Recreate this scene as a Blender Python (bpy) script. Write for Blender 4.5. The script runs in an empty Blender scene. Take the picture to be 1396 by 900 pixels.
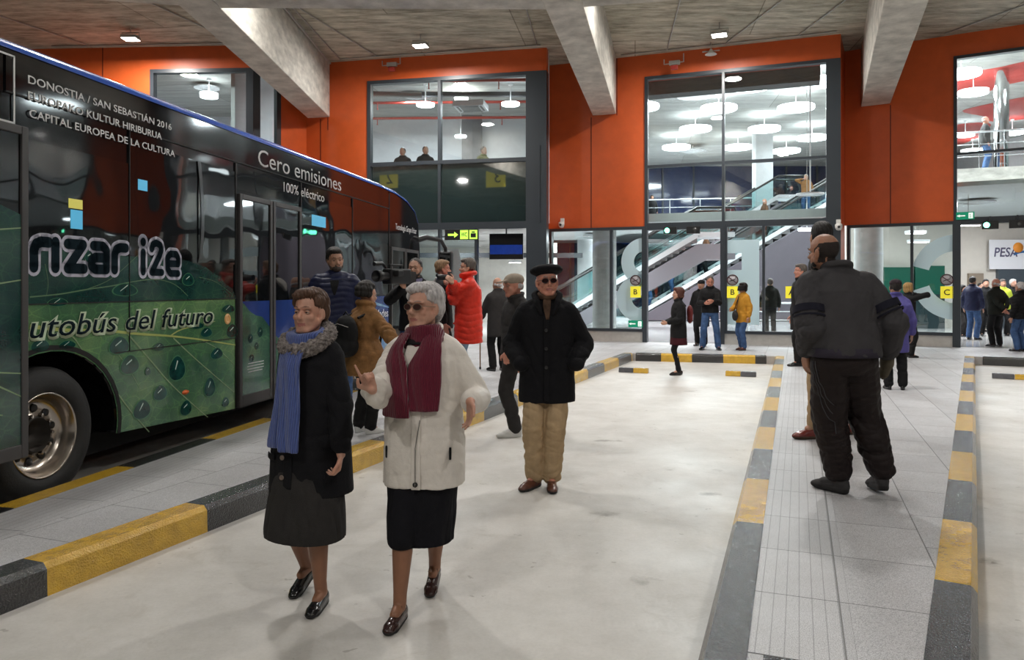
import bpy, math, random
import numpy as np
from mathutils import Vector, Matrix, Euler
random.seed(4); RNG = np.random.RandomState(7)
PI = math.pi
SC = bpy.context.scene
COL = SC.collection
# ------------------------------------------------------------------ camera
F = 1040.0; HZ = 391.0; CX = 698.0; EYE = 1.55
cd = bpy.data.cameras.new('camera'); cam = bpy.data.objects.new('camera', cd); COL.objects.link(cam)
cam.location = (0, 0, EYE); cam.rotation_euler = (PI/2, 0, 0)
cd.sensor_width = 36; cd.lens = 36*F/1396; cd.shift_y = -(450-HZ)/1396; cd.clip_end = 200; cd.clip_start = .05
SC.camera = cam
# ------------------------------------------------------------------ world, exposure
w = bpy.data.worlds.new('world'); SC.world = w; w.use_nodes = True
w.node_tree.nodes['Background'].inputs[0].default_value = (.55, .6, .7, 1)
w.node_tree.nodes['Background'].inputs[1].default_value = .05
SC.view_settings.view_transform = 'Standard'; SC.view_settings.look = 'None'
SC.view_settings.exposure = 0.3; SC.view_settings.gamma = 1; SC.view_settings.use_curve_mapping = False
SC.cycles.use_denoising = True
SC.cycles.max_bounces = 7; SC.cycles.transparent_max_bounces = 12; SC.cycles.caustics_reflective = False
SC.cycles.caustics_refractive = False; SC.cycles.sample_clamp_indirect = 6
HALL_W = 180.0      # watts of each floodlight of the bus hall
CONC_W = 800.0      # watts of the added fill lamps over the concourse
# ------------------------------------------------------------------ materials
MATS = {}
def mat(name, col=(.5, .5, .5), rough=.5, metal=0, var=0, vscale=6, bump=0, bscale=60, emit=None, es=1, spec=.5, coat=0, stretch=(1, 1, 1), sheen=0, sss=0, col2=None, det=4):
    if name in MATS: return MATS[name]
    m = bpy.data.materials.new(name); m.use_nodes = True; nt = m.node_tree; n = nt.nodes; L = nt.links
    b = n['Principled BSDF']; b.inputs['Base Color'].default_value = (*col, 1); b.inputs['Roughness'].default_value = rough
    b.inputs['Metallic'].default_value = metal; b.inputs['Specular IOR Level'].default_value = spec
    if coat: b.inputs['Coat Weight'].default_value = coat; b.inputs['Coat Roughness'].default_value = .05
    if sheen: b.inputs['Sheen Weight'].default_value = sheen
    if emit: b.inputs['Emission Color'].default_value = (*emit, 1); b.inputs['Emission Strength'].default_value = es
    if var or bump or col2:
        tc = n.new('ShaderNodeTexCoord'); mp = n.new('ShaderNodeMapping'); mp.inputs['Scale'].default_value = stretch
        L.new(tc.outputs['Object'], mp.inputs[0])
    if var or col2:
        t = n.new('ShaderNodeTexNoise'); t.inputs['Scale'].default_value = vscale; t.inputs['Detail'].default_value = det
        t.inputs['Roughness'].default_value = .6
        L.new(mp.outputs[0], t.inputs['Vector'])
        r = n.new('ShaderNodeValToRGB'); r.color_ramp.elements[0].position = .3; r.color_ramp.elements[1].position = .7
        a = tuple(max(0, c*(1-var)) for c in col); c2 = col2 or tuple(min(1, c*(1+var)) for c in col)
        r.color_ramp.elements[0].color = (*a, 1); r.color_ramp.elements[1].color = (*c2, 1)
        L.new(t.outputs[0], r.inputs[0]); L.new(r.outputs[0], b.inputs['Base Color'])
    if bump:
        t = n.new('ShaderNodeTexNoise'); t.inputs['Scale'].default_value = bscale; t.inputs['Detail'].default_value = 3
        L.new(mp.outputs[0], t.inputs['Vector'])
        bp = n.new('ShaderNodeBump'); bp.inputs['Strength'].default_value = bump; bp.inputs['Distance'].default_value = .01
        L.new(t.outputs[0], bp.inputs['Height']); L.new(bp.outputs[0], b.inputs['Normal'])
        if coat: L.new(bp.outputs[0], b.inputs['Coat Normal'])
    MATS[name] = m; return m
def glass(name, tint=(.9, .95, .95), fac=.07, gloss=1.0, rough=0.0):
    """thin pane: see-through with a mirror sheen that grows at grazing angles"""
    if name in MATS: return MATS[name]
    m = bpy.data.materials.new(name); m.use_nodes = True; nt = m.node_tree; n = nt.nodes; L = nt.links; n.clear()
    o = n.new('ShaderNodeOutputMaterial'); mx = n.new('ShaderNodeMixShader'); t = n.new('ShaderNodeBsdfTransparent'); g = n.new('ShaderNodeBsdfGlossy')
    t.inputs[0].default_value = (*tint, 1); g.inputs['Color'].default_value = (gloss, gloss, gloss, 1); g.inputs['Roughness'].default_value = rough
    lw = n.new('ShaderNodeLayerWeight'); lw.inputs[0].default_value = .35
    mr = n.new('ShaderNodeMapRange'); mr.inputs['To Min'].default_value = fac; mr.inputs['To Max'].default_value = .9
    pw = n.new('ShaderNodeMath'); pw.operation = 'POWER'; pw.inputs[1].default_value = 3
    L.new(lw.outputs['Facing'], pw.inputs[0]); L.new(pw.outputs[0], mr.inputs['Value']); L.new(mr.outputs[0], mx.inputs[0])
    L.new(t.outputs[0], mx.inputs[1]); L.new(g.outputs[0], mx.inputs[2]); L.new(mx.outputs[0], o.inputs[0])
    MATS[name] = m; return m
# ------------------------------------------------------------------ mesh building
def link(o): COL.objects.link(o); return o
def newobj(name, me, parent=None):
    o = bpy.data.objects.new(name, me); link(o)
    if parent is not None: o.parent = parent
    return o
def tag(o, label=None, cat=None, group=None, kind=None):
    if label: o['label'] = label
    if cat: o['category'] = cat
    if group: o['group'] = group
    if kind: o['kind'] = kind
    return o
def thing(name, label, cat, loc=(0, 0, 0), rz=0, group=None, kind=None):
    o = bpy.data.objects.new(name, None); link(o); o.empty_display_size = .1
    o.location = loc; o.rotation_euler = (0, 0, rz); return tag(o, label, cat, group, kind)
class MB:
    def __init__(s): s.v = []; s.f = []; s.m = []; s.sm = []
    def add(s, vs, fs, mi=0, smooth=False):
        b = len(s.v); s.v += [tuple(v) for v in vs]
        for f in fs: s.f.append([b+i for i in f]); s.m.append(mi); s.sm.append(smooth)
        return s
    def box(s, x0, x1, y0, y1, z0, z1, mi=0, M=None):
        vs = [(x, y, z) for z in (z0, z1) for x, y in ((x0, y0), (x1, y0), (x1, y1), (x0, y1))]
        if M is not None: vs = [M @ Vector(v) for v in vs]
        return s.add(vs, [(3, 2, 1, 0), (4, 5, 6, 7), (0, 1, 5, 4), (1, 2, 6, 5), (2, 3, 7, 6), (3, 0, 4, 7)], mi)
    def bar(s, p, q, w=.04, h=None, mi=0, up=(0, 0, 1)):
        p = Vector(p); q = Vector(q); d = q-p; L = d.length
        if L < 1e-6: return s
        d /= L; u = Vector(up)
        if abs(d.dot(u)) > .99: u = Vector((0, 1, 0))
        x = d.cross(u).normalized(); z = x.cross(d); h = h or w
        vs = [c + x*a*w/2 + z*b*h/2 for c in (p, q) for a, b in ((-1, -1), (1, -1), (1, 1), (-1, 1))]
        return s.add(vs, [(3, 2, 1, 0), (4, 5, 6, 7), (0, 1, 5, 4), (1, 2, 6, 5), (2, 3, 7, 6), (3, 0, 4, 7)], mi)
    def tube(s, pts, r, n=8, mi=0, caps=True):
        pts = [Vector(p) for p in pts]; rs = r if isinstance(r, (list, tuple)) else [r]*len(pts)
        rings = []; prev = None
        for i, p in enumerate(pts):
            d = (pts[min(i+1, len(pts)-1)]-pts[max(i-1, 0)])
            d = d.normalized() if d.length > 1e-9 else Vector((0, 0, 1))
            u = prev if prev is not None else (Vector((0, 0, 1)) if abs(d.z) < .9 else Vector((1, 0, 0)))
            x = (u - d*u.dot(d))
            x = x.normalized() if x.length > 1e-6 else Vector((1, 0, 0)); y = d.cross(x); prev = x
            rings.append([p + (x*math.cos(2*PI*k/n)+y*math.sin(2*PI*k/n))*rs[i] for k in range(n)])
        vs = [v for g in rings for v in g]; fs = []
        for i in range(len(pts)-1):
            for k in range(n): fs.append((i*n+k, i*n+(k+1) % n, (i+1)*n+(k+1) % n, (i+1)*n+k))
        s.add(vs, fs, mi, True)
        if caps: s.add(rings[0], [tuple(range(n))[::-1]], mi); s.add(rings[-1], [tuple(range(n))], mi)
        return s
    def lathe(s, prof, c=(0, 0, 0), n=24, mi=0, M=None, smooth=True):
        """profile [(r,z)] turned around z"""
        vs = []
        for r, z in prof:
            for k in range(n): vs.append(Vector((c[0]+r*math.cos(2*PI*k/n), c[1]+r*math.sin(2*PI*k/n), c[2]+z)))
        if M is not None: vs = [M @ v for v in vs]
        fs = [(i*n+k, i*n+(k+1) % n, (i+1)*n+(k+1) % n, (i+1)*n+k) for i in range(len(prof)-1) for k in range(n)]
        return s.add(vs, fs, mi, smooth)
    def prism(s, poly, h0, h1, mi=0, M=None):
        """2-D outline (x,y) lifted from z=h0 to h1"""
        n = len(poly); vs = [Vector((x, y, h0)) for x, y in poly]+[Vector((x, y, h1)) for x, y in poly]
        if M is not None: vs = [M @ v for v in vs]
        return s.add(vs, [tuple(range(n))[::-1], tuple(range(n, 2*n))]+[(i, (i+1) % n, n+(i+1) % n, n+i) for i in range(n)], mi)
    def build(s, name, mats, parent=None, bevel=0, bseg=2):
        me = bpy.data.meshes.new(name); me.from_pydata(s.v, [], s.f)
        mats = mats if isinstance(mats, (list, tuple)) else [mats]
        for m in mats: me.materials.append(m)
        me.polygons.foreach_set('material_index', s.m); me.polygons.foreach_set('use_smooth', s.sm); me.update()
        o = newobj(name, me, parent)
        if bevel:
            b = o.modifiers.new('bevel', 'BEVEL'); b.width = bevel; b.segments = bseg; b.limit_method = 'ANGLE'
        return o
def struct(name, mb, mats, label=None, **k):
    o = mb.build(name, mats, **k); tag(o, label, None, None, 'structure'); return o
XZ = Matrix(((1, 0, 0, 0), (0, 0, -1, 0), (0, 1, 0, 0), (0, 0, 0, 1)))     # (x,y,h) -> (x,-h,y): outline stands up, lifted towards -y
def text(body, m, parent, x, y, z, h=None, w=None, rot=(PI/2, 0, 0), ext=.002, off=0, shear=0, name='lettering', align='LEFT', sp=1.0):
    """writing as a mesh; h = capital height, w = total width (scaled to fit)"""
    cu = bpy.data.curves.new('t', 'FONT'); cu.body = body; cu.size = 1; cu.extrude = 0; cu.offset = off; cu.shear = shear; cu.align_x = 'LEFT'
    cu.space_character = sp; cu.resolution_u = 3
    t = bpy.data.objects.new('t', cu); link(t); dg = bpy.context.evaluated_depsgraph_get(); me = bpy.data.meshes.new_from_object(t.evaluated_get(dg))
    bpy.data.objects.remove(t); bpy.data.curves.remove(cu)
    n = len(me.vertices); co = np.zeros(n*3); me.vertices.foreach_get('co', co); co = co.reshape(-1, 3)
    x0, x1 = co[:, 0].min(), co[:, 0].max(); capz = .7
    sy = (h or .1)/capz; sx = (w/(x1-x0)) if w else sy
    co[:, 0] = (co[:, 0]-x0)*sx; co[:, 1] *= sy
    if align == 'CENTER': co[:, 0] -= (x1-x0)*sx/2
    me.vertices.foreach_set('co', co.ravel()); me.materials.clear(); me.materials.append(m)
    o = newobj(name, me, parent); o.location = (x, y, z); o.rotation_euler = rot
    if ext:
        sd = o.modifiers.new('thick', 'SOLIDIFY'); sd.thickness = ext; sd.offset = 1
    return o
def W(px, py, Y): return Vector(((px-CX)*Y/F, Y, EYE+(HZ-py)*Y/F))      # where a thing seen at px,py stands, given its distance
def G(px, py, z=0.0): Y = F*(EYE-z)/(py-HZ); return Vector(((px-CX)*Y/F, Y, z))
def copy_tree(o, parent=None):
    c = o.copy(); link(c); c.parent = parent
    for ch in list(o.children): copy_tree(ch, c)
    return c
# ================================================================== STRUCTURE
PZ = .16                # height of the paved platforms
CEIL = 7.35
m_conc = mat('concrete_beam', (.56, .535, .48), .85, var=.3, vscale=2.6, bump=.4, bscale=22, stretch=(1, 1, 2.2), det=9)
def concrete_boards(name, col, dark, scale=(.45, 3.2, 1)):
    m = bpy.data.materials.new(name); m.use_nodes = True; n = m.node_tree.nodes; L = m.node_tree.links; b = n['Principled BSDF']
    tc = n.new('ShaderNodeTexCoord'); mp = n.new('ShaderNodeMapping'); mp.inputs['Scale'].default_value = scale; mp.inputs['Rotation'].default_value = (0, 0, .16)
    t = n.new('ShaderNodeTexNoise'); t.inputs['Scale'].default_value = 1.3; t.inputs['Detail'].default_value = 10; t.inputs['Roughness'].default_value = .72
    r = n.new('ShaderNodeValToRGB'); r.color_ramp.elements[0].position = .36; r.color_ramp.elements[1].position = .64
    r.color_ramp.elements[0].color = (*dark, 1); r.color_ramp.elements[1].color = (*col, 1)
    bk = n.new('ShaderNodeTexBrick'); bk.inputs['Scale'].default_value = 1; bk.inputs['Brick Width'].default_value = 5.2; bk.inputs['Row Height'].default_value = 2.6
    bk.inputs['Mortar Size'].default_value = .012; bk.inputs['Color1'].default_value = (1, 1, 1, 1); bk.inputs['Color2'].default_value = (.8, .79, .76, 1); bk.inputs['Mortar'].default_value = (.45, .43, .4, 1)
    mp2 = n.new('ShaderNodeMapping'); mp2.inputs['Rotation'].default_value = (0, 0, .16)
    mx = n.new('ShaderNodeMixRGB'); mx.blend_type = 'MULTIPLY'; mx.inputs[0].default_value = 1
    L.new(tc.outputs['Object'], mp.inputs[0]); L.new(tc.outputs['Object'], mp2.inputs[0]); L.new(mp.outputs[0], t.inputs[0]); L.new(t.outputs[0], r.inputs[0]); L.new(mp2.outputs[0], bk.inputs[0])
    L.new(r.outputs[0], mx.inputs[1]); L.new(bk.outputs[0], mx.inputs[2]); L.new(mx.outputs[0], b.inputs['Base Color']); b.inputs['Roughness'].default_value = .85
    bp = n.new('ShaderNodeBump'); bp.inputs['Strength'].default_value = .3; L.new(t.outputs[0], bp.inputs['Height']); L.new(bp.outputs[0], b.inputs['Normal'])
    return m
m_ceil = concrete_boards('board_marked_concrete', (.70, .66, .55), (.27, .25, .195), (1.0, 4.2, 1))
m_ceil2 = concrete_boards('pale_board_concrete', (.62, .62, .60), (.42, .42, .41))
m_orange = mat('orange_panel', (.57, .094, .019), .4, var=.08, vscale=3, bump=.08, bscale=90)
m_orange_d = mat('panel_joint', (.12, .015, .006), .6)
m_frame = mat('dark_grey_frame', (.035, .043, .052), .35)
m_white = mat('white_plaster', (.72, .73, .74), .7, var=.04)
m_black = mat('black_plastic', (.012, .012, .013), .4)
m_steel = mat('brushed_steel', (.62, .64, .66), .28, metal=1)
m_galv = mat('galvanised_conduit', (.42, .42, .40), .5, metal=.6)
m_glass = glass('clear_glass')
m_base = mat('pale_stone_base', (.50, .49, .46), .4, var=.12, vscale=5)
# ---- bay floor: polished stained concrete
def floor_mat():
    m = bpy.data.materials.new('polished_bay_concrete'); m.use_nodes = True; n = m.node_tree.nodes; L = m.node_tree.links; b = n['Principled BSDF']
    tc = n.new('ShaderNodeTexCoord')
    def noise(sc, det, ro=.6, dist=0):
        t = n.new('ShaderNodeTexNoise'); t.inputs['Scale'].default_value = sc; t.inputs['Detail'].default_value = det; t.inputs['Roughness'].default_value = ro; t.inputs['Distortion'].default_value = dist
        L.new(tc.outputs['Object'], t.inputs[0]); return t
    def ramp(src, p0, c0, p1, c1):
        r = n.new('ShaderNodeValToRGB'); r.color_ramp.elements[0].position = p0; r.color_ramp.elements[1].position = p1
        r.color_ramp.elements[0].color = (*c0, 1); r.color_ramp.elements[1].color = (*c1, 1); L.new(src, r.inputs[0]); return r
    def mul(a, c, f=1):
        x = n.new('ShaderNodeMixRGB'); x.blend_type = 'MULTIPLY'; x.inputs[0].default_value = f; L.new(a, x.inputs[1]); L.new(c, x.inputs[2]); return x
    base = ramp(noise(1.3, 7, .62, .5).outputs[0], .35, (.56, .54, .51), .68, (.65, .635, .605))
    mott = ramp(noise(3.2, 9, .72).outputs[0],   .34, (.87, .865, .85), .6, (1, 1, 1))
    grit = ramp(noise(55, 3, .7).outputs[0], .3, (.93, .93, .93), .6, (1, 1, 1))
    # dark scuffs with a shape of their own
    v = n.new('ShaderNodeTexVoronoi'); v.inputs['Scale'].default_value = .95; v.inputs['Randomness'].default_value = 1
    mp = n.new('ShaderNodeMapping'); mp.inputs['Scale'].default_value = (1, 1.5, 1); L.new(tc.outputs['Object'], mp.inputs[0])
    ad = n.new('ShaderNodeMixRGB'); ad.blend_type = 'ADD'; ad.inputs[0].default_value = .22; L.new(mp.outputs[0], ad.inputs[1]); nn = noise(7, 4); L.new(nn.outputs['Color'], ad.inputs[2]); L.new(ad.outputs[0], v.inputs[0])
    sc = ramp(v.outputs['Distance'], .05, (.42, .40, .37), .12, (1, 1, 1))
    v2 = n.new('ShaderNodeTexVoronoi'); v2.inputs['Scale'].default_value = 4.3; L.new(ad.outputs[0], v2.inputs[0]); pit = ramp(v2.outputs['Distance'], .05, (.55, .53, .5), .085, (1, 1, 1))
    stn = ramp(noise(2.1, 8, .75, 1.2).outputs[0], .30, (.84, .825, .80), .44, (1, 1, 1))
    o = mul(mul(mul(base.outputs[0], mott.outputs[0]).outputs[0], grit.outputs[0]).outputs[0], mul(mul(sc.outputs[0], pit.outputs[0], .8).outputs[0], stn.outputs[0]).outputs[0], .9)
    L.new(o.outputs[0], b.inputs['Base Color'])
    rr = ramp(noise(1.1, 5).outputs[0], .3, (.42,)*3, .7, (.62,)*3); L.new(rr.outputs[0], b.inputs['Roughness'])
    bp = n.new('ShaderNodeBump'); bp.inputs['Strength'].default_value = .06; L.new(noise(9, 5).outputs[0], bp.inputs['Height']); L.new(bp.outputs[0], b.inputs['Normal'])
    return m
m_floor = floor_mat()
fl = MB().box(-16, 22, -14, 17, -.2, 0); struct('floor', fl, m_floor, 'stained polished concrete floor of the bus bays')
# ---- granite paving in local tiles
def granite(name, rot, off=(0, 0), grooves=False, tw=.62, th=.43):
    m = bpy.data.materials.new(name); m.use_nodes = True; n = m.node_tree.nodes; L = m.node_tree.links; b = n['Principled BSDF']
    tc = n.new('ShaderNodeTexCoord'); mp = n.new('ShaderNodeMapping'); mp.vector_type = 'TEXTURE'; mp.inputs['Rotation'].default_value = (0, 0, rot); mp.inputs['Location'].default_value = (off[0], off[1], 0)
    L.new(tc.outputs['Object'], mp.inputs[0])
    bk = n.new('ShaderNodeTexBrick'); bk.inputs['Scale'].default_value = 1; bk.inputs['Brick Width'].default_value = tw; bk.inputs['Row Height'].default_value = th; bk.inputs['Mortar Size'].default_value = .0035; bk.inputs['Mortar Smooth'].default_value = 0
    bk.inputs['Color1'].default_value = (.64, .64, .655, 1); bk.inputs['Color2'].default_value = (.55, .55, .565, 1); bk.inputs['Mortar'].default_value = (.20, .20, .20, 1); bk.offset = 0 if grooves else .5
    L.new(mp.outputs[0], bk.inputs[0])
    t = n.new('ShaderNodeTexNoise'); t.inputs['Scale'].default_value = 260; t.inputs['Detail'].default_value = 2; L.new(tc.outputs['Object'], t.inputs[0])
    r = n.new('ShaderNodeValToRGB'); r.color_ramp.elements[0].position = .38; r.color_ramp.elements[1].position = .58; r.color_ramp.elements[0].color = (.52, .52, .53, 1); r.color_ramp.elements[1].color = (1, 1, 1, 1); L.new(t.outputs[0], r.inputs[0])
    t2 = n.new('ShaderNodeTexNoise'); t2.inputs['Scale'].default_value = 1.7; t2.inputs['Detail'].default_value = 7; t2.inputs['Roughness'].default_value = .65; L.new(tc.outputs['Object'], t2.inputs[0])
    r2 = n.new('ShaderNodeValToRGB'); r2.color_ramp.elements[0].position = .3; r2.color_ramp.elements[1].position = .65; r2.color_ramp.elements[0].color = (.82, .81, .80, 1); r2.color_ramp.elements[1].color = (1, 1, 1, 1); L.new(t2.outputs[0], r2.inputs[0])
    a = n.new('ShaderNodeMixRGB'); a.blend_type = 'MULTIPLY'; a.inputs[0].default_value = 1; L.new(bk.outputs[0], a.inputs[1]); L.new(r.outputs[0], a.inputs[2])
    c = n.new('ShaderNodeMixRGB'); c.blend_type = 'MULTIPLY'; c.inputs[0].default_value = 1; L.new(a.outputs[0], c.inputs[1]); L.new(r2.outputs[0], c.inputs[2])
    out = c.outputs[0]; hgt = bk.outputs['Fac']
    if grooves:
        sx = n.new('ShaderNodeSeparateXYZ'); L.new(mp.outputs[0], sx.inputs[0])
        mo = n.new('ShaderNodeMath'); mo.operation = 'PINGPONG'; mo.inputs[1].default_value = .0265; L.new(sx.outputs['Y'], mo.inputs[0])
        lt = n.new('ShaderNodeMath'); lt.operation = 'LESS_THAN'; lt.inputs[1].default_value = .0022; L.new(mo.outputs[0], lt.inputs[0])
        g = n.new('ShaderNodeMixRGB'); g.blend_type = 'MULTIPLY'; g.inputs[2].default_value = (.62, .62, .62, 1); L.new(lt.outputs[0], g.inputs[0]); L.new(out, g.inputs[1]); out = g.outputs[0]
    L.new(out, b.inputs['Base Color']); b.inputs['Roughness'].default_value = .5
    bp = n.new('ShaderNodeBump'); bp.invert = True; bp.inputs['Strength'].default_value = .4; bp.inputs['Distance'].default_value = .004; L.new(hgt, bp.inputs['Height']); L.new(bp.outputs[0], b.inputs['Normal'])
    return m
# kerb lines (bay side, at the foot) measured in plan
def along(P, d, Y): return (P[0]+d[0]/d[1]*(Y-P[1]), Y)
dA = (.193, .981); PA = (-3.25, 4.836)          # bus bay / island one
dB = (.3635, .9316); PB = (-2.37, 3.86)         # island one / second bay
dL = (.352, .936); PL = (.752, 3.167)           # second bay / island two
dR = (.518, .855); PR = (1.90, 3.167)           # island two / third bay
cA = along(PA, dA, 15.4); cA2 = (cA[0]-3.05, 16.0)
cB = (2.49, 15.96); cL = (5.30, 15.27); cR = (9.19, 15.2); cR2 = (11.84, 13.6); cR3 = along(cR2, dR, 2.0)
nA = along(PA, dA, 1.2); nB = along(PB, dB, 1.2)
nL = (.752-.045, 3.167-.36); nR = (nL[0]+.93, nL[1]-.37)
nR = along(PR, dR, 2.5)
KW = .145
# facade segments in plan
S0 = ((-11.9, 18.62), (-6.2, 18.3)); S1 = ((-5.35, 19.86), (.84, 18.5)); S2 = ((.96, 20.0), (7.54, 17.5)); S3 = ((8.2, 18.8), (13.5, 15.47)); S4 = ((14.2, 16.7), (18.4, 11.9))
FAC = [(-16.5, 17.2), (-11.95, 19.2), S0[0], S0[1], S1[0], S1[1], S2[0], S2[1], S3[0], S3[1], S4[0], S4[1], (20.5, 13.0), (21.5, 4)]
plat = [(-16, 16.4), cA2, cA, nA, nB, cB, cL, nL, nR, cR, cR2, cR3, (21.4, 2), (21.4, 14)] + [(x, y+.15) for x, y in FAC[::-1][1:]]
pm = MB().prism(plat, 0.005, PZ)
m_gran = granite('granite_paving', math.atan2(dL[1], dL[0]), (2.13, 5.09))
o = struct('floor_platform', pm, m_gran, 'pale grey granite paved platform between the bus bays')
# grooved tactile strip on the islands
def strip(P, d, off, wd, y0, y1, name, grooves=True):
    nx, ny = d[1], -d[0]
    a = along(P, d, y0); b_ = along(P, d, y1)
    q = [(a[0]+nx*off, a[1]+ny*off), (b_[0]+nx*off, b_[1]+ny*off), (b_[0]+nx*(off+wd), b_[1]+ny*(off+wd)), (a[0]+nx*(off+wd), a[1]+ny*(off+wd))]
    mm = granite(name+'_granite', math.atan2(d[1], d[0]), q[0], grooves)
    return struct(name, MB().prism(q[::-1], PZ-.01, PZ+.002), mm, 'band of grooved grey granite paving along the kerb')
strip(PL, dL, KW+.002, .468, 2.98, 14.6, 'floor_tactile_strip')
strip(PA, dA, KW+.002, .42, 1.4, 15.0, 'floor_tactile_strip')
# ---- kerbs painted in yellow and black blocks
def paint(name, col, col2):
    m = mat(name, col, .28, var=.18, vscale=9, bump=.55, bscale=70, spec=.6)
    return m
m_ky = mat('yellow_kerb_paint', (.66, .40, .035), .2, var=.16, vscale=11, bump=1, bscale=90, coat=.5, spec=.5)
m_kb = mat('black_kerb_paint', (.016, .016, .019), .22, var=.3, vscale=11, bump=1, bscale=90, spec=.5, coat=.8)
m_kg = mat('worn_grey_kerb_paint', (.07, .07, .08), .32, var=.3, vscale=11, bump=1.0, bscale=95, spec=.6)
def kerb(p, q, side, label, first=0, step=1.08, phase=0.0, h=PZ+.006, ch=.03, w=KW, cut=(0, 0)):
    """p->q along the bay-side foot; side=+1 puts the kerb to the left of p->q. Blocks alternate along it"""
    p = Vector((*p, 0)); q = Vector((*q, 0)); d = (q-p).normalized(); p += d*cut[0]; q -= d*cut[1]; d = (q-p); Ln = d.length; d /= Ln; nrm = Vector((-d.y, d.x, 0))*side
    t = thing('kerb', label, 'kerb', (p.x, p.y, 0), math.atan2(d.y, d.x))
    prof = [(-ch-.004, 0), (-ch, h-ch), (-.004, h), (w, h), (w, 0)]
    mb = MB(); s = 0.0; nxt = phase if phase > 0 else step; c = first
    while s < Ln-1e-6:
        e = min(nxt, Ln)
        vs = [(s, side*a, b) for a, b in prof]+[(e, side*a, b) for a, b in prof]; n = 5
        fs = [(i, i+1, n+i+1, n+i) for i in range(4)]+[(0, 1, 2, 3, 4), (9, 8, 7, 6, 5)]
        mb.add(vs, fs, c); s = e; nxt = e+step; c = 1-c
    o = mb.build('painted_kerb_line', [m_ky, m_kb], t); return t
def plen(P, d, y0, y1): return abs(y1-y0)/d[1]
kerb(nB, cB, 1, 'long yellow and black kerb running behind the two walking women, edge of the empty bay', first=1, phase=plen(PB, dB, 1.2, 3.84)-2.16, step=1.08)
kerb(cB, cL, 1, 'short cross kerb closing the far end of the empty bay, mostly black', first=1, phase=.52, step=.62, cut=(.1, .2))
kerb(nL, cL, -1, 'yellow and black kerb between the empty bay and the island with the bald man', first=1, phase=plen(PL, dL, nL[1], 4.50), step=1.08)
kerb(nL, nR, 1, 'black painted end kerb closing the near tip of the paved island', first=1, step=3, cut=(.2, .14))
kerb(nR, cR, 1, 'yellow and black kerb on the far side of the bald man, edge of the outer bay', first=1, phase=plen(PR, dR, 2.5, 3.535), step=1.1)
kerb(cR, cR2, 1, 'cross kerb closing the outer bay in front of the doors with the travel sign', first=1, phase=1.0, step=.9, cut=(.16, 0))
kerb(nA, cA, -1, 'low yellow and black kerb along the bus side of the first island', first=1, phase=plen(PA, dA, 1.2, 4.8)-2.2, step=1.1)
kerb(cA2, cA, 1, 'cross kerb in front of the parked bus', first=1, step=1.1, cut=(0, .17))
# wheel stops
def stop(px, py, wpx, label, first=0, ang=-21):
    c = G(px, py); wd = wpx*c.y/F
    t = thing('wheel_stop', label, 'wheel stop', c, math.radians(ang), 'low painted wheel stops in the bays')
    for k, (a, b) in enumerate(((-wd/2, -.003), (.003, wd/2))):
        mm = [m_ky, m_kg][(k+first) % 2]
        MB().prism([(-.07, 0), (.07, 0), (.05, .085), (-.05, .085)], a, b, 0, Matrix(((0, 0, 1, 0), (1, 0, 0, 0), (0, 1, 0, 0), (0, 0, 0, 1)))).build('yellow_block' if (k+first) % 2 == 0 else 'grey_block', mm, t, bevel=.008)
    for sx in (-.35, .35): MB().lathe([(.018, .085), (.018, .094), (0, .094)], (sx*wd, 0, 0), 8).build('fixing_bolt', m_steel, t)
stop(864, 508, 40, 'wheel stop on the bay floor, grey end beside yellow, nearest the long kerb', 1)
stop(1010, 513, 40, 'wheel stop on the bay floor beyond the standing woman in black, yellow end first', 0)
stop(1383, 517, 52, 'grey and yellow wheel stop in the outer bay', 1, -31)

# ---- facade
def fu(seg, px):
    """distance along a facade segment of the point seen at column px"""
    (x0, y0), (x1, y1) = seg; u = (px-CX)/F; dx, dy = x1-x0, y1-y0; L = math.hypot(dx, dy)
    return (u*y0-x0)/(dx-u*dy)*L
def fframe(seg):
    (x0, y0), (x1, y1) = seg; a = math.atan2(y1-y0, x1-x0); return Matrix.Translation((x0, y0, 0)) @ Matrix.Rotation(a, 4, 'Z'), math.hypot(x1-x0, y1-y0), a
def wall_panels(name, seg, rects, joints=(), extra=()):
    M, L, a = fframe(seg); mb = MB()
    for u0, u1, z0, z1 in rects: mb.box(u0, u1, 0, .22, z0, z1, 0, M)
    for u, z0, z1 in joints: mb.box(u-.012, u+.012, -.004, .01, z0, z1, 1, M)
    return struct(name, mb, [m_orange, m_orange_d, m_frame], 'glossy orange wall panels above the glazed concourse front')
ZB, ZT = 3.06, 6.80
m_spandrel = mat('dark_spandrel_glass', (.022, .038, .038), .03, spec=1.0)
m_spandrel.node_tree.nodes['Principled BSDF'].inputs['IOR'].default_value = 1.85
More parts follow.
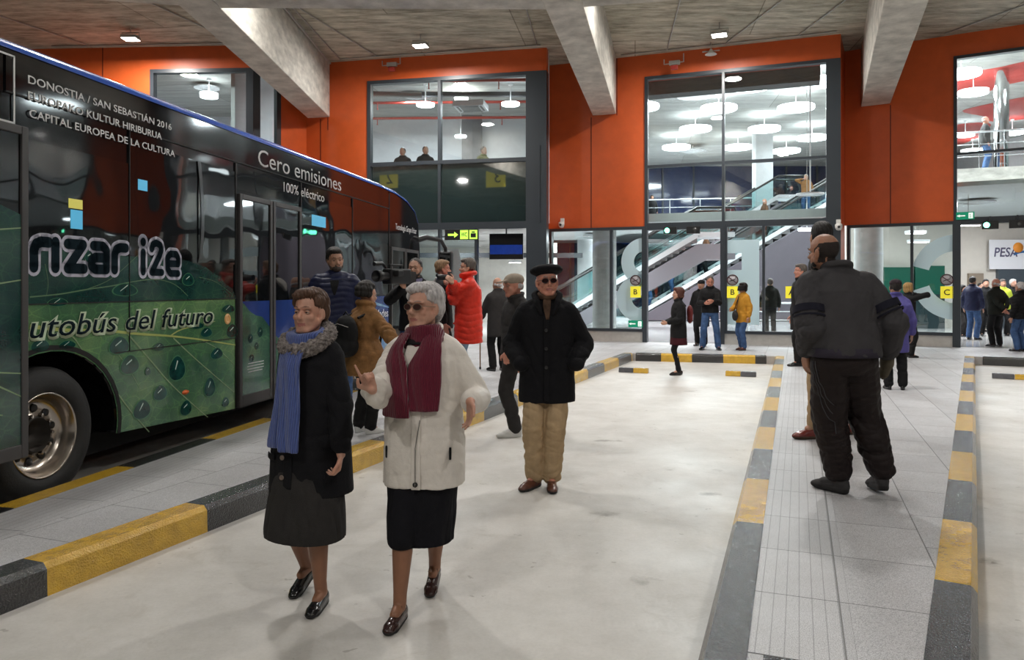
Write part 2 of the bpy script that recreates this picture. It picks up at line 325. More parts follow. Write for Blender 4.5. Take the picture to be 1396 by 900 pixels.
def window(n, seg, u0, u1, z0, z1, vs=(), hs=(), fw=.07, label='', pane=None, fd=.14, bottom=True, cols=None, top=True):
    M, L, a = fframe(seg); t = bpy.data.objects.new('window_%d' % n, None); link(t); t.matrix_world = M; tag(t, label, None, None, 'structure')
    fr = MB()
    fr.box(u0, u0+fw, -.03, fd, z0, z1); fr.box(u1-fw, u1, -.03, fd, z0, z1)
    if top: fr.box(u0+fw, u1-fw, -.03, fd, z1-fw, z1)
    if bottom: fr.box(u0+fw, u1-fw, -.03, fd, z0, z0+fw)
    for v in vs: fr.box(v-fw*.42, v+fw*.42, -.02, fd, z0+fw*bottom, z1-fw*top)
    for h in hs: fr.box(u0+fw, u1-fw, -.012, fd, h-fw*.42, h+fw*.42)
    fr.build('window_frame', m_frame, t)
    xs = [u0+fw]+list(vs)+[u1-fw]; zs = [z0]+list(hs)+[z1]
    for i in range(len(xs)-1):
        for k in range(len(zs)-1):
            mm = pane(i, k) if pane else m_glass
            if mm is None: continue
            MB().box(xs[i]+.005, xs[i+1]-.005, .05, .06, zs[k]+.005, zs[k+1]-.005).build('pane', mm, t)
    return t
# segment 0 (behind the bus)
a0, a1 = fu(S0, 205), fu(S0, 341)
M0, L0, _ = fframe(S0)
wall_panels('wall_orange_first', S0, [(-4.6, a0, 0, CEIL), (a0, a1, ZT, CEIL), (a1, L0, ZT, CEIL)], [(fu(S0, 140), ZB, CEIL)])
struct('trim_1', MB().box(a1, L0, -.03, .3, 0, ZT-.002, 0, M0), m_frame, 'dark grey steel jamb beside the first upper window')
window(1, S0, a0, a1, 4.5, ZT, label='upper window above the bus roof showing a plain grey room', fw=.09)
window(2, S0, a0, a1, PZ, 4.5, vs=((a0+a1)/2,), hs=(3.1,), label='lower glazing hidden behind the bus', pane=lambda i, k: m_spandrel if k == 1 else m_glass)
# return wall with narrow glazed strip
def ret(name, p, q, glazed=True, label=None):
    seg = (p, q); M, L, a = fframe(seg); mb = MB()
    if glazed:
        mb.box(0, L*.12, 0, .1, 0, CEIL, 1, M); mb.box(L*.42, L*.5, 0, .1, 0, CEIL, 1, M); mb.box(L*.5, L, 0, .1, 0, CEIL, 0, M); mb.box(L*.12, L*.42, 0, .1, ZT, CEIL, 0, M)
        w_ = MB().box(L*.12, L*.42, .04, .05, 0, ZT, 0, M); struct(name+'_pane', w_, m_glass)
    else: mb.box(0, L, 0, .1, 0, CEIL, 0, M)
    struct(name, mb, [m_orange, m_frame], label)
ret('wall_return_first', S0[1], S1[0])
# segment 1
M1, L1, _ = fframe(S1); b0, b1, bm = fu(S1, 501), fu(S1, 722), fu(S1, 599)
wall_panels('wall_orange_second', S1, [(0, b0, 0, CEIL), (b0, L1, ZT, CEIL)], [(fu(S1, 437), 0, 5.9), (fu(S1, 447), 5.6, CEIL)])
struct('trim_2', MB().box(b1, L1, -.03, .3, 0, ZT-.002, 0, M1).box(b1+.2, b1+.26, -.05, -.03, 3.1, 5.0, 0, M1), m_frame, 'dark grey steel pier between the counter windows and the orange wall')
window(3, S1, b0, b1, 4.62, ZT, vs=(bm,), label='wide upper window of the room where three people sit at a counter', fw=.09)
window(4, S1, b0, b1, ZB, 4.62, vs=(bm,), label='dark glass spandrel mirroring yellow bay signs', pane=lambda i, k: m_spandrel, fw=.09, top=False)
window(5, S1, b0, b1, PZ, ZB, vs=(bm, fu(S1, 649)), label='ground floor glazing beneath the dark spandrel', bottom=False, fw=.08, pane=lambda i, k: m_glass if i != 2 else None)
ret('wall_return_second', S1[1], S2[0], False)
# segment 2
M2, L2, _ = fframe(S2); c0, c1 = fu(S2, 879), fu(S2, 1131)
wall_panels('wall_orange_third', S2, [(0, c0, ZB, CEIL), (c0, L2, ZT, CEIL)], [(fu(S2, 806), ZB, 5.9), (fu(S2, 841), 5.9, CEIL)])
struct('trim_3', MB().box(c1, L2, -.03, .3, 0, ZT-.002, 0, M2), m_frame, 'dark grey steel pier beside the tall concourse window')
window(6, S2, c0, c1, ZB, ZT, vs=(fu(S2, 986),), hs=(4.55,), label='tall four pane window onto the bright upper concourse', fw=.075)
window(7, S2, 0.02, c0, .42, ZB, vs=(fu(S2, 833),), label='ground glazing with a large frosted figure and a yellow bay sign', fw=.07)
window(8, S2, fu(S2, 985)+.04, c1, .42, ZB, vs=(fu(S2, 1041),), label='ground glazing before the escalator with a frosted numeral', fw=.07)
struct('baseboard_front', MB().box(0.02, c0, 0, .18, PZ, .42, 0, M2).box(fu(S2, 985), c1, 0, .18, PZ, .42, 0, M2), m_base, 'pale stone plinth under the ground glazing')
d1 = struct('door_1', MB().box(c0-.05, c0+.06, -.05, .16, PZ, ZB, 0, M2).box(fu(S2, 985)-.05, fu(S2, 985)+.05, -.05, .16, PZ, ZB, 0, M2).box(c0, fu(S2, 985), -.04, .16, ZB-.1, ZB, 0, M2), m_frame, 'open doorway of bay B with dark steel posts')
# segment 3
M3, L3, _ = fframe(S3); e0 = fu(S3, 1300); e1 = L3-.3
ret('wall_return_third', S2[1], S3[0], False)
wall_panels('wall_orange_fourth', S3, [(0, e0, ZB, CEIL), (e0, L3, ZT+.05, CEIL)], [(fu(S3, 1214), ZB, 5.9)])
struct('trim_4', MB().box(e1, L3, -.03, .3, 0, ZT, 0, M3), m_frame)
window(9, S3, e0, e1, ZB, ZT+.05, vs=(fu(S3, 1420),), hs=(4.6,), label='upper window showing the concrete balcony and chrome column', fw=.07)
window(10, S3, 0.05, fu(S3, 1305), .42, ZB, vs=(fu(S3, 1243),), label='ground glazing with the large frosted letter C', fw=.07)
struct('baseboard_side', MB().box(0.05, fu(S3, 1303), 0, .18, PZ, .42, 0, M3), m_base)
struct('door_2', MB().box(e0-.02, e0+.14, -.06, .18, PZ, ZB, 0, M3).box(e0+.14, L3, -.03, .16, ZB-.08, ZB, 0, M3), m_frame, 'open doorway of bay C with a dark steel post')
# further segments outside the frame that the bus reflects
ret('wall_return_fourth', S3[1], S4[0], False)
M4, L4, _ = fframe(S4)
wall_panels('wall_orange_fifth', S4, [(0, 1.6, ZB, CEIL), (1.6, L4, ZT, CEIL)])
window(11, S4, 1.6, L4, ZB, ZT, vs=(3.6,), hs=(4.6,), label='further upper window beyond the frame')
window(12, S4, 0, L4, .42, ZB, vs=(2.2, 4.2), label='further ground glazing beyond the frame')
m_gw = mat('grey_render_wall', (.16, .16, .165), .8, var=.1)
struct('wall_right', MB().box(18.4, 22, 11.6, 11.9, 0, CEIL).box(21.6, 21.9, -14, 11.6, 0, CEIL), m_gw)
struct('wall_left', MB().box(-16.5, -16.2, -14, 18.5, 0, CEIL), m_gw)
struct('wall_back', MB().box(-16.2, 21.6, -14.3, -14, 0, CEIL), m_gw)
# ---- ceiling of the bus hall, edge following the facade
hallp = [(-16.2, -14), (21.6, -14), (21.6, 11.8), S4[1], S4[0], S3[1], S3[0], S2[1], S2[0], S1[1], S1[0], S0[1], (-16.2, 18.8)]
hallp = [(x, y+(.1 if y > 11.85 else 0)) for x, y in hallp]
struct('ceiling', MB().prism(hallp, CEIL, CEIL+.35), m_ceil, 'board marked concrete ceiling of the bus hall')
# soffit beams
ZS = 5.94
def beam(name, end, dirx, w, far, label):
    """end: centre of the far end at the facade; dirx: slope dX/dY; runs towards the camera"""
    (xe, ye) = end; y1 = -6.; mb = MB(); hw = w/2
    a = math.atan2(dirx, 1); px_, py_ = math.cos(a)*hw, -math.sin(a)*hw
    x1 = xe-(ye-y1)*dirx
    q = [(xe-px_, ye-py_), (x1-px_, y1-py_), (x1+px_, y1+py_), (xe+px_, ye+py_)]
    o = struct(name, mb.prism(q, ZS, CEIL+.05), m_conc, label, bevel=.012)
    # board marks and cast joints
    return o
beam('ceiling_beam', (W(437, 163, 20.0)[0], 20.0), -.015, .6, 0, 'concrete beam above the front half of the bus')
beam('ceiling_beam', (W(824, 157, 19.5)[0], 19.5), .205, .6, 0, 'concrete beam above the man in the hat')
beam('ceiling_beam', (W(1192.5, 146, 18.7)[0], 18.7), .406, .635, 0, 'concrete beam ending on the orange wall above the bald man')
beam('ceiling_beam', (15.4, 15.4), .65, .635, 0, 'concrete beam over the outer bay')
tb = [(-12.5, 10.4), (-7.2, 11.6), (-4.6, 12.08), (.62, 12.14), (2.9, 11.68), (8.5, 9.2), (14, 5.0)]
tq = tb+[(x*.965+.0, y-.75) for x, y in tb[::-1]]
struct('ceiling_cross_beam', MB().prism(tq[::-1], ZS+.02, CEIL+.04), m_conc, 'concrete cross beam spanning the hall overhead', bevel=.012)
# ================================================================== LAMPS OF THE HALL
m_lamp = mat('lamp_glow', (1, 1, 1), emit=(1, .97, .9), es=30)
m_drum = mat('drum_lamp_glow', (1, 1, 1), emit=(.93, .97, 1), es=6.0)
def area(name, loc, size, power, col=(1, .965, .925), rot=(0, 0, 0), parent=None, spread=None):
    l = bpy.data.lights.new(name, 'AREA'); l.shape = 'DISK'; l.size = size; l.energy = power; l.color = col
    if spread: l.spread = spread
    o = bpy.data.objects.new(name, l); link(o); o.parent = parent; o.location = loc; o.rotation_euler = rot; return o
def floodlight(p, label, rz=0, power=None, tilt=.0):
    t = thing('ceiling_floodlight', label, 'ceiling lamp', p, rz, 'square floodlights under the hall ceiling')
    MB().box(-.17, .17, -.14, .14, .02, .09).build('lamp_housing', m_galv, t, bevel=.01)
    MB().box(-.15, .15, -.12, .12, .012, .02).build('lamp_lens', m_lamp, t)
    br = MB().tube([(-.19, 0, .05), (-.19, 0, .16), (.19, 0, .16), (.19, 0, .05)], .012, 6).tube([(0, 0, .16), (0, 0, CEIL-p[2])], .009, 6)
    br.build('hanging_bracket', m_galv, t)
    area('hall_light', (0, 0, -.02), .42, power or HALL_W, parent=t)
floodlight((-8.55, 17.1, 7.08), 'square floodlight glowing above the bus roof', 0)
floodlight((-2.1, 17.5, 7.05), 'square floodlight glowing above the counter windows', -.2)
floodlight((4.55, 16.75, 7.05), 'square floodlight hung beside the loudspeaker above the tall window', -.35)
for i, (x, y) in enumerate([(-9.5, 9.2), (-3.4, 9.6), (3.2, 9.2), (9.5, 9.4), (-6.5, 4.2), (.9, 4.4), (8.3, 3.6), (-4, -1.8), (3, -1.8), (11, -1.5), (16, 5), (-11, 1)]):
    floodlight((x, y, 7.05), 'square floodlight over the bays outside the picture', 0, HALL_W*(.85 if y > 9 else .15 if y > 2 else .75))
floodlight((-3.6, 12.9, 7.0), 'square floodlight hidden behind the cross beam', 0, 60)
floodlight((2.2, 12.9, 7.0), 'square floodlight tucked behind the cross beam by the middle beam', 0, 50)
# conduits, camera, loudspeaker on the ceiling
def conduit(pts, label, r=.018):
    p = [Vector(q) for q in pts]; o = MB().tube(p, r, 6).build('ceiling_conduit', m_galv); tag(o, label, 'conduit', 'galvanised conduits on the ceiling'); return o
zc = CEIL-.03
def facpt(seg, px, off, z):
    M, L, a = fframe(seg); v = M @ Vector((fu(seg, px), -off, z)); return v
conduit([facpt(S0, 80, .25, zc), facpt(S0, 330, .25, zc)], 'conduit along the wall head above the bus')
conduit([facpt(S1, 470, .3, zc), facpt(S1, 740, .3, zc)], 'conduit along the wall head above the counter windows')
conduit([facpt(S2, 850, .3, zc), facpt(S2, 1140, .3, zc)], 'conduit along the wall head above the tall window')
for seg, px, dx, lab in ((S0, 130, -2.6, 'conduit crossing the ceiling over the bus'), (S0, 330, -2.2, 'second conduit over the bus meeting the beam'), (S1, 470, -.3, 'conduit beside the beam by the counter windows'), (S1, 520, -2.0, 'slanting conduit above the counter windows'),
                         (S1, 735, -.8, 'conduit near the middle beam'), (S2, 912, -.8, 'conduit reaching the emergency lamp'), (S2, 990, .9, 'thin conduit behind the loudspeaker'), (S2, 1088, .4, 'conduit over the tall window'), (S3, 1290, 2.2, 'conduit down the outer bay ceiling')):
    p = facpt(seg, px, .3, zc); conduit([p, (p.x+dx, p.y-6.5, zc)], lab, .016)
for pts, lab in (([(-4.6, 19.3, 7.2), (-4.62, 12.5, 7.2)], 'conduit clipped to the side of the first beam'),):
    conduit(pts, lab, .025)
m_dirtywhite = mat('off_white_plastic', (.7, .69, .66), .45)
def security_camera(p, label, rz=0, s=1):
    t = thing('security_camera', label, 'camera', p, rz)
    MB().box(-.05*s, .05*s, .0, .06*s, .03*s, .16*s).build('wall_mount', m_dirtywhite, t, bevel=.006)
    MB().lathe([(0, -.10*s), (.05*s, -.085*s), (.075*s, -.04*s), (.08*s, 0), (.078*s, .04*s), (.05*s, .06*s), (0, .065*s)], (0, -.07*s, 0), 20).build('camera_dome', m_dirtywhite, t)
    MB().lathe([(.03*s, 0), (.03*s, .02*s), (0, .02*s)], (0, 0, 0), 16, 0, Matrix.Translation((0, -.14*s, -.02*s)) @ Matrix.Rotation(PI/2, 4, 'X')).build('camera_lens', m_black, t)
p = facpt(S2, 767, .04, 3.17); security_camera(p, 'white dome camera on the orange wall over the glazing beside the hatted man', -.36)
p = facpt(S2, 1143, .06, 2.93); security_camera(p, 'white dome camera on the dark pier behind the tall man', -.36)
def box_fixture(p, rz, label, name='emergency_lamp'):
    t = thing(name, label, 'sensor', p, rz)
    MB().box(-.13, .13, -.03, .06, -.05, .05).build('junction_box', m_galv, t, bevel=.008)
    MB().box(-.08, .08, -.05, .05, -.17, -.07).build('sounder_body', mat('red_sounder', (.35, .03, .02), .5), t, bevel=.01)
    MB().tube([(-.25, 0, .1), (-.25, 0, -.02), (-.13, 0, -.02)], .014, 6).tube([(.13, 0, 0), (.22, 0, 0), (.22, 0, .2)], .014, 6).tube([(0, 0, -.05), (0, 0, -.08)], .02, 6).build('bent_conduit', m_galv, t)
box_fixture(facpt(S2, 922, .3, 7.0), -.36, 'grey junction box with red sounder under the ceiling at the tall window')
box_fixture(facpt(S1, 540, .3, 7.1), -.2, 'small junction box with red sounder above the counter windows')
t = thing('loudspeaker', 'pale horn loudspeaker hanging from the ceiling beside the floodlight', 'loudspeaker', facpt(S2, 972, .45, 7.12), -.36)
MB().lathe([(.03, .0), (.05, -.05), (.14, -.12), (.135, -.12), (.04, -.05)], (0, 0, .06), 16, 0).build('horn', m_dirtywhite, t)
MB().tube([(0, 0, .05), (0, 0, CEIL-7.12)], .01, 6).tube([(-.2, 0, .02), (.2, 0, .02)], .015, 6).build('mounting_rod', m_galv, t)
m_yel = mat('sign_yellow', (.82, .72, .03), .5, emit=(.8, .7, .05), es=.35)  # glow added so the hanging signs show in the dark glass
def bay_sign(p, ch, label):
    label = label
    t = thing('bay_number_sign', label, 'sign', p, 0, 'yellow bay number signs hung over the bays')
    MB().box(-.42, .42, -.02, .02, -.42, .42).build('sign_board', m_yel, t)
    text(ch, m_black, t, .22, .025, -.25, .5, rot=(PI/2, 0, PI)); text(ch, m_black, t, -.22, -.025, -.25, .5)
    MB().tube([(-.3, 0, .42), (-.3, 0, CEIL-p[2])], .008, 6).tube([(.3, 0, .42), (.3, 0, CEIL-p[2])], .008, 6).build('hanger', m_galv, t)
bay_sign((-5.34, 8.7, 5.9), '3', 'yellow hanging sign with the figure three, over the bus, mirrored in the dark glass')
bay_sign((-9.15, 10.5, 5.85), '2', 'yellow hanging sign with the figure two, beyond the bus roof, mirrored beside the mullion')

# ================================================================== FRONT DEVICES AND SIGNS
m_green_e = mat('green_lamp_glow', (0, .5, .3), emit=(.15, 1, .55), es=9)
m_sgreen = mat('exit_sign_green', (.0, .22, .12), .4, emit=(0, .35, .18), es=.25)
m_lime = mat('pictogram_lime', (.55, .85, .1), .4, emit=(.5, .9, .1), es=.7)
m_wsign = mat('sign_white', (.85, .88, .86), .4, emit=(.9, 1, .95), es=.5)
def traffic(seg, px, label, on=True, z=2.93):
    p = facpt(seg, px, .12, z); M, L, a = fframe(seg); t = thing('bay_signal', label, 'signal lamp', p, a)
    MB().box(-.16, .16, -.07, .07, -.09, .09).build('signal_box', m_black, t, bevel=.01)
    MB().tube([(0, 0, .09), (0, 0, .2)], .02, 6).build('bracket', m_frame, t)
    M_ = Matrix.Translation((-.07 if on else .05, -.07, 0)) @ Matrix.Rotation(PI/2, 4, 'X')
    MB().lathe([(.06, -.005), (.06, .012), (0, .02)], (0, 0, 0), 20, 0, M_).build('signal_lens', m_green_e if on else mat('dark_lens', (.05, .05, .05), .2), t)
traffic(S2, 915, 'signal box with a lit green lamp over doorway B')
traffic(S2, 946, 'unlit signal box beside the green lamp over doorway B', False)
traffic(S3, 1350, 'signal box with a lit green lamp over doorway C')
traffic(S3, 1387, 'unlit signal box beside the green lamp over doorway C', False)
m_frost = mat('frosted_blue_film', (.55, .73, .80), .6)
def panel_thing(name, label, cat, seg, px, z, off=.06):
    p = facpt(seg, px, off, z); M, L, a = fframe(seg); return thing(name, label, cat, p, a)
def gate_sign(seg, px, ch, label, z=1.55):
    t = panel_thing('gate_sign', label, 'sign', seg, px, z)
    MB().box(-.13, .13, 0, .01, -.14, .14).build('sign_board', m_yel, t)
    text(ch, m_black, t, 0, -.004, -.06, .13, off=.012, align='CENTER')
def nosmoking(seg, px, label, z=1.86):
    t = panel_thing('no_smoking_sign', label, 'sign', seg, px, z)
    M_ = Matrix.Rotation(PI/2, 4, 'X')
    MB().lathe([(0, -.004), (.13, -.004), (.13, .004), (0, .004)], (0, 0, 0), 28, 0, M_).build('sign_disc', mat('grey_sign_disc', (.42, .40, .42), .5), t)
    rg = MB().lathe([(.135, .004), (.135, .012), (.115, .012), (.115, .004)], (0, 0, 0), 28, 0, M_)
    rg.bar((-.09, -.008, .07), (.09, -.008, -.07), .012, .016, 0)
    rg.build('prohibition_ring', mat('dark_red_ring', (.07, .02, .025), .5), t)
    MB().bar((-.075, -.006, -.03), (.06, -.006, .02), .008, .016).tube([(.06, -.006, .03), (.075, -.006, .05), (.06, -.006, .07)], .004, 5).build('cigarette_mark', m_black, t)
gate_sign(S2, 867, 'B', 'small yellow sign with a black B on the glazing with the frosted figure', 1.42)
gate_sign(S2, 999, 'B', 'small yellow sign with a black B behind the woman in mustard', 1.42)
gate_sign(S2, 1079, 'A', 'small yellow sign half hidden behind the bald man', 1.42)
gate_sign(S3, 1291, 'C', 'small yellow sign with a black C', 1.42)
nosmoking(S2, 867, 'round no smoking sign above the yellow B on the frosted figure', 1.71)
nosmoking(S2, 999, 'round no smoking sign above the head of the woman in mustard', 1.71)
nosmoking(S3, 1291, 'round no smoking sign above the yellow C', 1.71)
def exit_sign(seg, px, z, label, w=.36, h=.17, off=.06, flip=False):
    t = panel_thing('exit_sign', label, 'sign', seg, px, z, off)
    MB().box(-w/2, w/2, 0, .025, -h/2, h/2).build('sign_board', m_sgreen, t)
    s = -1 if flip else 1
    MB().box(-.14*s*w/.36-.02, .0, -.004, 0, -.012, .012).add([(-.15*w/.36, -.003, 0), (-.11*w/.36, -.003, .035), (-.11*w/.36, -.003, -.035)], [(0, 1, 2)]).build('arrow_mark', m_wsign, t)
    MB().box(w*.18, w*.42, -.004, 0, -h*.38, h*.38).build('door_mark', m_wsign, t)
    mk = MB().tube([(w*.28, -.006, h*.02), (w*.26, -.006, h*.18)], .008, 6).tube([(w*.24, -.006, -h*.3), (w*.29, -.006, -h*.05), (w*.33, -.006, -h*.25)], .006, 5).build('running_figure_mark', m_sgreen, t)
exit_sign(S2, 867, .62, 'green exit sign low on the glazing with the frosted figure')
exit_sign(S3, 1316, 3.17, 'green exit sign above doorway C', .36, .17)
# frosted figures
def ringpoly(mb, cx, cz, ro, ri, a0, a1, sx=1, n=28, y=.045):
    for k in range(n):
        t0 = a0+(a1-a0)*k/n; t1 = a0+(a1-a0)*(k+1)/n
        pts = [(cx+sx*r*math.cos(t), y, cz+r*math.sin(t)) for r, t in ((ri, t0), (ro, t0), (ro, t1), (ri, t1))]
        mb.add(pts, [(0, 1, 2, 3)]); mb.add([(a, b+.003, c) for a, b, c in pts], [(3, 2, 1, 0)])
    return mb
def zf(seg, px, py):    # height on a facade at a pixel
    M, L, a = fframe(seg); Y = (M @ Vector((fu(seg, px), 0, 0))).y; return EYE+(HZ-py)*Y/F
t = thing('frosted_figure', 'large pale blue frosted figure eight cut by the window edge', 'window graphic', (*S2[0], 0), fframe(S2)[2])
uu = lambda px: fu(S2, px)
mb = MB(); xr = uu(877)
ringpoly(mb, xr, zf(S2, 870, 357), .60, .26, PI/2, 1.5*PI, .95); ringpoly(mb, xr, zf(S2, 870, 407), .62, .27, PI/2, 1.5*PI, 1.12)
mb.build('frosted_film', m_frost, t)
t = thing('frosted_numeral', 'large pale blue frosted numeral with a dark notch before the escalator', 'window graphic', (*S2[0], 0), fframe(S2)[2])
x0, x1, xn = uu(990), uu(1035), uu(1011); zt, zb = zf(S2, 1010, 327), .44
mb = MB()
for a, b, c, d in ((x0, x1, zf(S2, 1010, 345), zt), (xn, x1, zf(S2, 1010, 368), zf(S2, 1010, 345)), (x0, x1, zb+.2, zf(S2, 1010, 368))): mb.box(a, b, .042, .045, c, d)
mb.build('frosted_film', m_frost, t)
t = thing('frosted_letter', 'large pale blue frosted letter C beside the doorway', 'window graphic', (*S3[0], 0), fframe(S3)[2])
mb = MB(); cxx, czz = fu(S3, 1302), zf(S3, 1303, 378)
ringpoly(mb, cxx, czz, .98, .60, PI/2, PI-.28, .92); ringpoly(mb, cxx, czz, .98, .60, PI+.32, 1.5*PI, .92)
mb.build('frosted_film', m_frost, t)
# hanging wayfinding sign with arrow and WC, screen
t = thing('wayfinding_sign', 'green and black hanging sign with arrow and WC', 'sign', W(629, 320, 18.6), -.2)
MB().box(-.42, .42, 0, .03, -.13, .13).build('sign_board', m_black, t)
a = MB().add([(-.34, -.004, .025), (-.18, -.004, .025), (-.18, -.004, .075), (-.08, -.004, 0), (-.18, -.004, -.075), (-.18, -.004, -.025), (-.34, -.004, -.025)], [tuple(range(7))[::-1]]); a.build('arrow_mark', m_lime, t)
MB().box(-.03, .17, -.004, 0, -.11, .11).build('lettering_panel', m_lime, t); text('WC', m_black, t, .07, -.006, -.045, .1, w=.15, off=.008, align='CENTER')
MB().box(.2, .4, -.004, 0, -.11, .11).build('pictogram_panel', m_lime, t); MB().box(.235, .365, -.009, -.005, -.07, .03).box(.26, .34, -.009, -.005, .045, .075).build('locker_mark', m_black, t)
t = thing('hanging_screen', 'large dark screen with a blue picture hanging behind the glazing', 'screen', W(690, 336, 19.6), -.15)
MB().box(-.44, .44, 0, .07, -.33, .33).build('screen_housing', m_black, t, bevel=.008)
MB().box(-.42, .42, -.004, 0, -.2, .04).build('lit_picture', mat('screen_blue', (.01, .03, .2), .3, emit=(.01, .05, .35), es=.35, var=.3), t)
MB().tube([(0, .03, .33), (0, .03, .6)], .02, 6).build('ceiling_bracket', m_frame, t)

# ================================================================== CONCOURSE BEHIND THE GLASS
m_tile = mat('shiny_concourse_tile', (.46, .46, .455), .14, var=.06, vscale=2)
inner = [(x, y+.15) for x, y in FAC[3:11]]
struct('floor_concourse', MB().prism([(-12, 18.95)]+[(x, y+.25) for x, y in FAC[3:12]]+[(24, 18), (24, 46), (-12, 46)], PZ-.1, PZ+.004), m_tile)
# rooms behind the first two segments
m_room = mat('room_white_wall', (.66, .68, .70), .8, var=.03)
m_roomf = mat('grey_room_floor', (.3, .3, .3), .6)
rp = [(-12, 19.0), (S0[1][0], S0[1][1]+.35), (S1[0][0]-.1, S1[0][1]+.35), (S1[1][0]-.02, S1[1][1]+.35), (1.3, 27), (-12, 27)]
struct('floor_counter_room', MB().prism(rp, 3.45, 3.70), m_roomf)
struct('ceiling_counter_room', MB().prism(rp, 7.55, 7.75), m_ceil2)
struct('wall_counter_room', MB().box(-12, 1.3, 26.9, 27, 3.4, 7.6).box(-12.1, -12, 19, 27, 3.4, 7.6).box(-7.0, -6.9, 19, 27, 3.4, 7.6), m_room)
struct('wall_counter_room_side', MB().prism([(.80, 18.95), (1.3, 27), (1.4, 27), (.92, 18.95)], 3.2, 8.6), m_room)
m_redpipe = mat('red_sprinkler_pipe', (.42, .05, .035), .45)
def pipes(z, y, x0, x1, label, r=.045):
    t = thing('sprinkler_pipe', label, 'pipe', (0, y, z)); MB().tube([(x0, 0, 0), (x1, -.2, 0)], r, 8).build('pipe_run', m_redpipe, t)
    h = MB()
    for k in range(3): xx = x0+(x1-x0)*(k+.5)/3; h.tube([(xx, -.1, 0), (xx, -.1, -.2)], .015, 6).lathe([(.0, -.24), (.03, -.22), (.012, -.2)], (xx, -.1, 0), 8)
    h.build('sprinkler_head', m_redpipe, t)
pipes(7.25, 21.2, -5.2, .6, 'upper red sprinkler pipe in the room over the counter')
pipes(7.15, 25.4, -5.5, .7, 'lower red sprinkler pipe at the back of the counter room')
t = thing('air_duct', 'dark cable tray under the counter room ceiling', 'duct', (-2.6, 22.6, 7.25)); MB().box(-3, 3.2, -.08, .08, -.06, .06).build('tray', mat('dark_tray', (.05, .05, .055), .5), t)
t = thing('air_duct', 'pale round duct slanting over the counter room', 'duct', (-3.6, 21.3, 6.95)); MB().tube([(-1.4, 0, 0), (1.0, .6, .1)], .09, 12).build('duct_tube', m_galv, t)
pipes(7.35, 24.1, -5.2, .6, 'third red sprinkler pipe above the air conditioner')
t = thing('air_conditioner', 'square ceiling air conditioner in the counter room', 'air conditioner', W(642, 146, 22.5), -.15)
MB().box(-.45, .45, -.42, .42, -.05, .12).build('housing', m_white, t); MB().box(-.27, .27, -.27, .27, -.06, -.05).build('intake_grille', mat('grille_grey', (.2, .2, .2), .6), t)
for k in range(4):
    M_ = Matrix.Rotation(k*PI/2, 4, 'Z'); MB().box(-.3, .3, .32, .38, -.058, -.05, 0, M_).build('air_slot', mat('grille_grey', (.2, .2, .2), .6), t)
def drum(p, r, label, group='round drum lamps over the concourse', ceil=8.6, lit=True, h=.13, light=0):
    t = thing('drum_lamp', label, 'ceiling lamp', p, 0, group)
    MB().lathe([(0, -h/2), (r*.97, -h/2), (r, -h/2+.02), (r, h/2), (0, h/2)], (0, 0, 0), 40).build('glowing_shade', m_drum if lit else m_white, t)
    s = MB().tube([(0, 0, h/2), (0, 0, ceil-.01-p[2])], .018, 6); s.lathe([(.07, 0), (.07, -.05), (0, -.05)], (0, 0, ceil-.01-p[2]), 12); s.build('suspension', m_white, t)
    if light: area('drum_light', (0, 0, -h/2-.03), r*1.6, light, (.95, .97, 1), parent=t)
drum(W(696, 142, 22.5), .27, 'small drum lamp at the pier end of the counter room', 'drum lamps in the counter room', 7.55, light=40, h=.07)
drum(W(580, 143, 22.5), .27, 'small drum lamp above the man in the middle of the counter', 'drum lamps in the counter room', 7.55, light=40, h=.07)
drum(W(628, 186, 26), .2, 'small drum lamp low at the back of the counter room', 'drum lamps in the counter room', 7.55, h=.06)
t = thing('panel_lamp', 'square lamp near the air conditioner', 'ceiling lamp', W(629, 134, 23.2)); MB().box(-.2, .2, -.2, .2, -.03, .03).build('lit_panel', m_lamp, t)
MB().tube([(0, 0, .03), (0, 0, 7.55-t.location.z)], .012, 6).build('hanger', m_galv, t)
drum(W(285, 130, 22), .25, 'drum lamp in the plain room above the bus', 'drum lamps in the counter room', 7.55, light=30)
struct('ceiling_room_columns', MB().box(-1.75, -1.15+.1, 26.6, 26.9, 3.4, 7.6), mat('grey_column', (.16, .16, .17), .6))
t = thing('counter', 'dark counter top below the upper window', 'counter', (*S1[0], 4.42), fframe(S1)[2]); MB().box(b0+.6, b1-.3, .4, 1.0, 0, .05).build('worktop', m_black, t, bevel=.01); MB().box(b0+.7, b1-.4, .5, .95, -.72, 0).build('counter_front', m_frame, t)
# upper concourse shell
m_night = mat('night_glass_wall', (.015, .03, .10), .08, spec=.8)
hall = [(1.5, 20.9)]+[(x, y+.35) for x, y in (S2[1], S3[0], S3[1], S4[0], S4[1])]+[(24, 14), (24, 46), (3.5, 46), (1.5, 27)]
struct('ceiling_concourse', MB().prism(hall, 8.6, 8.8), m_ceil2, 'pale board marked ceiling over the concourse')
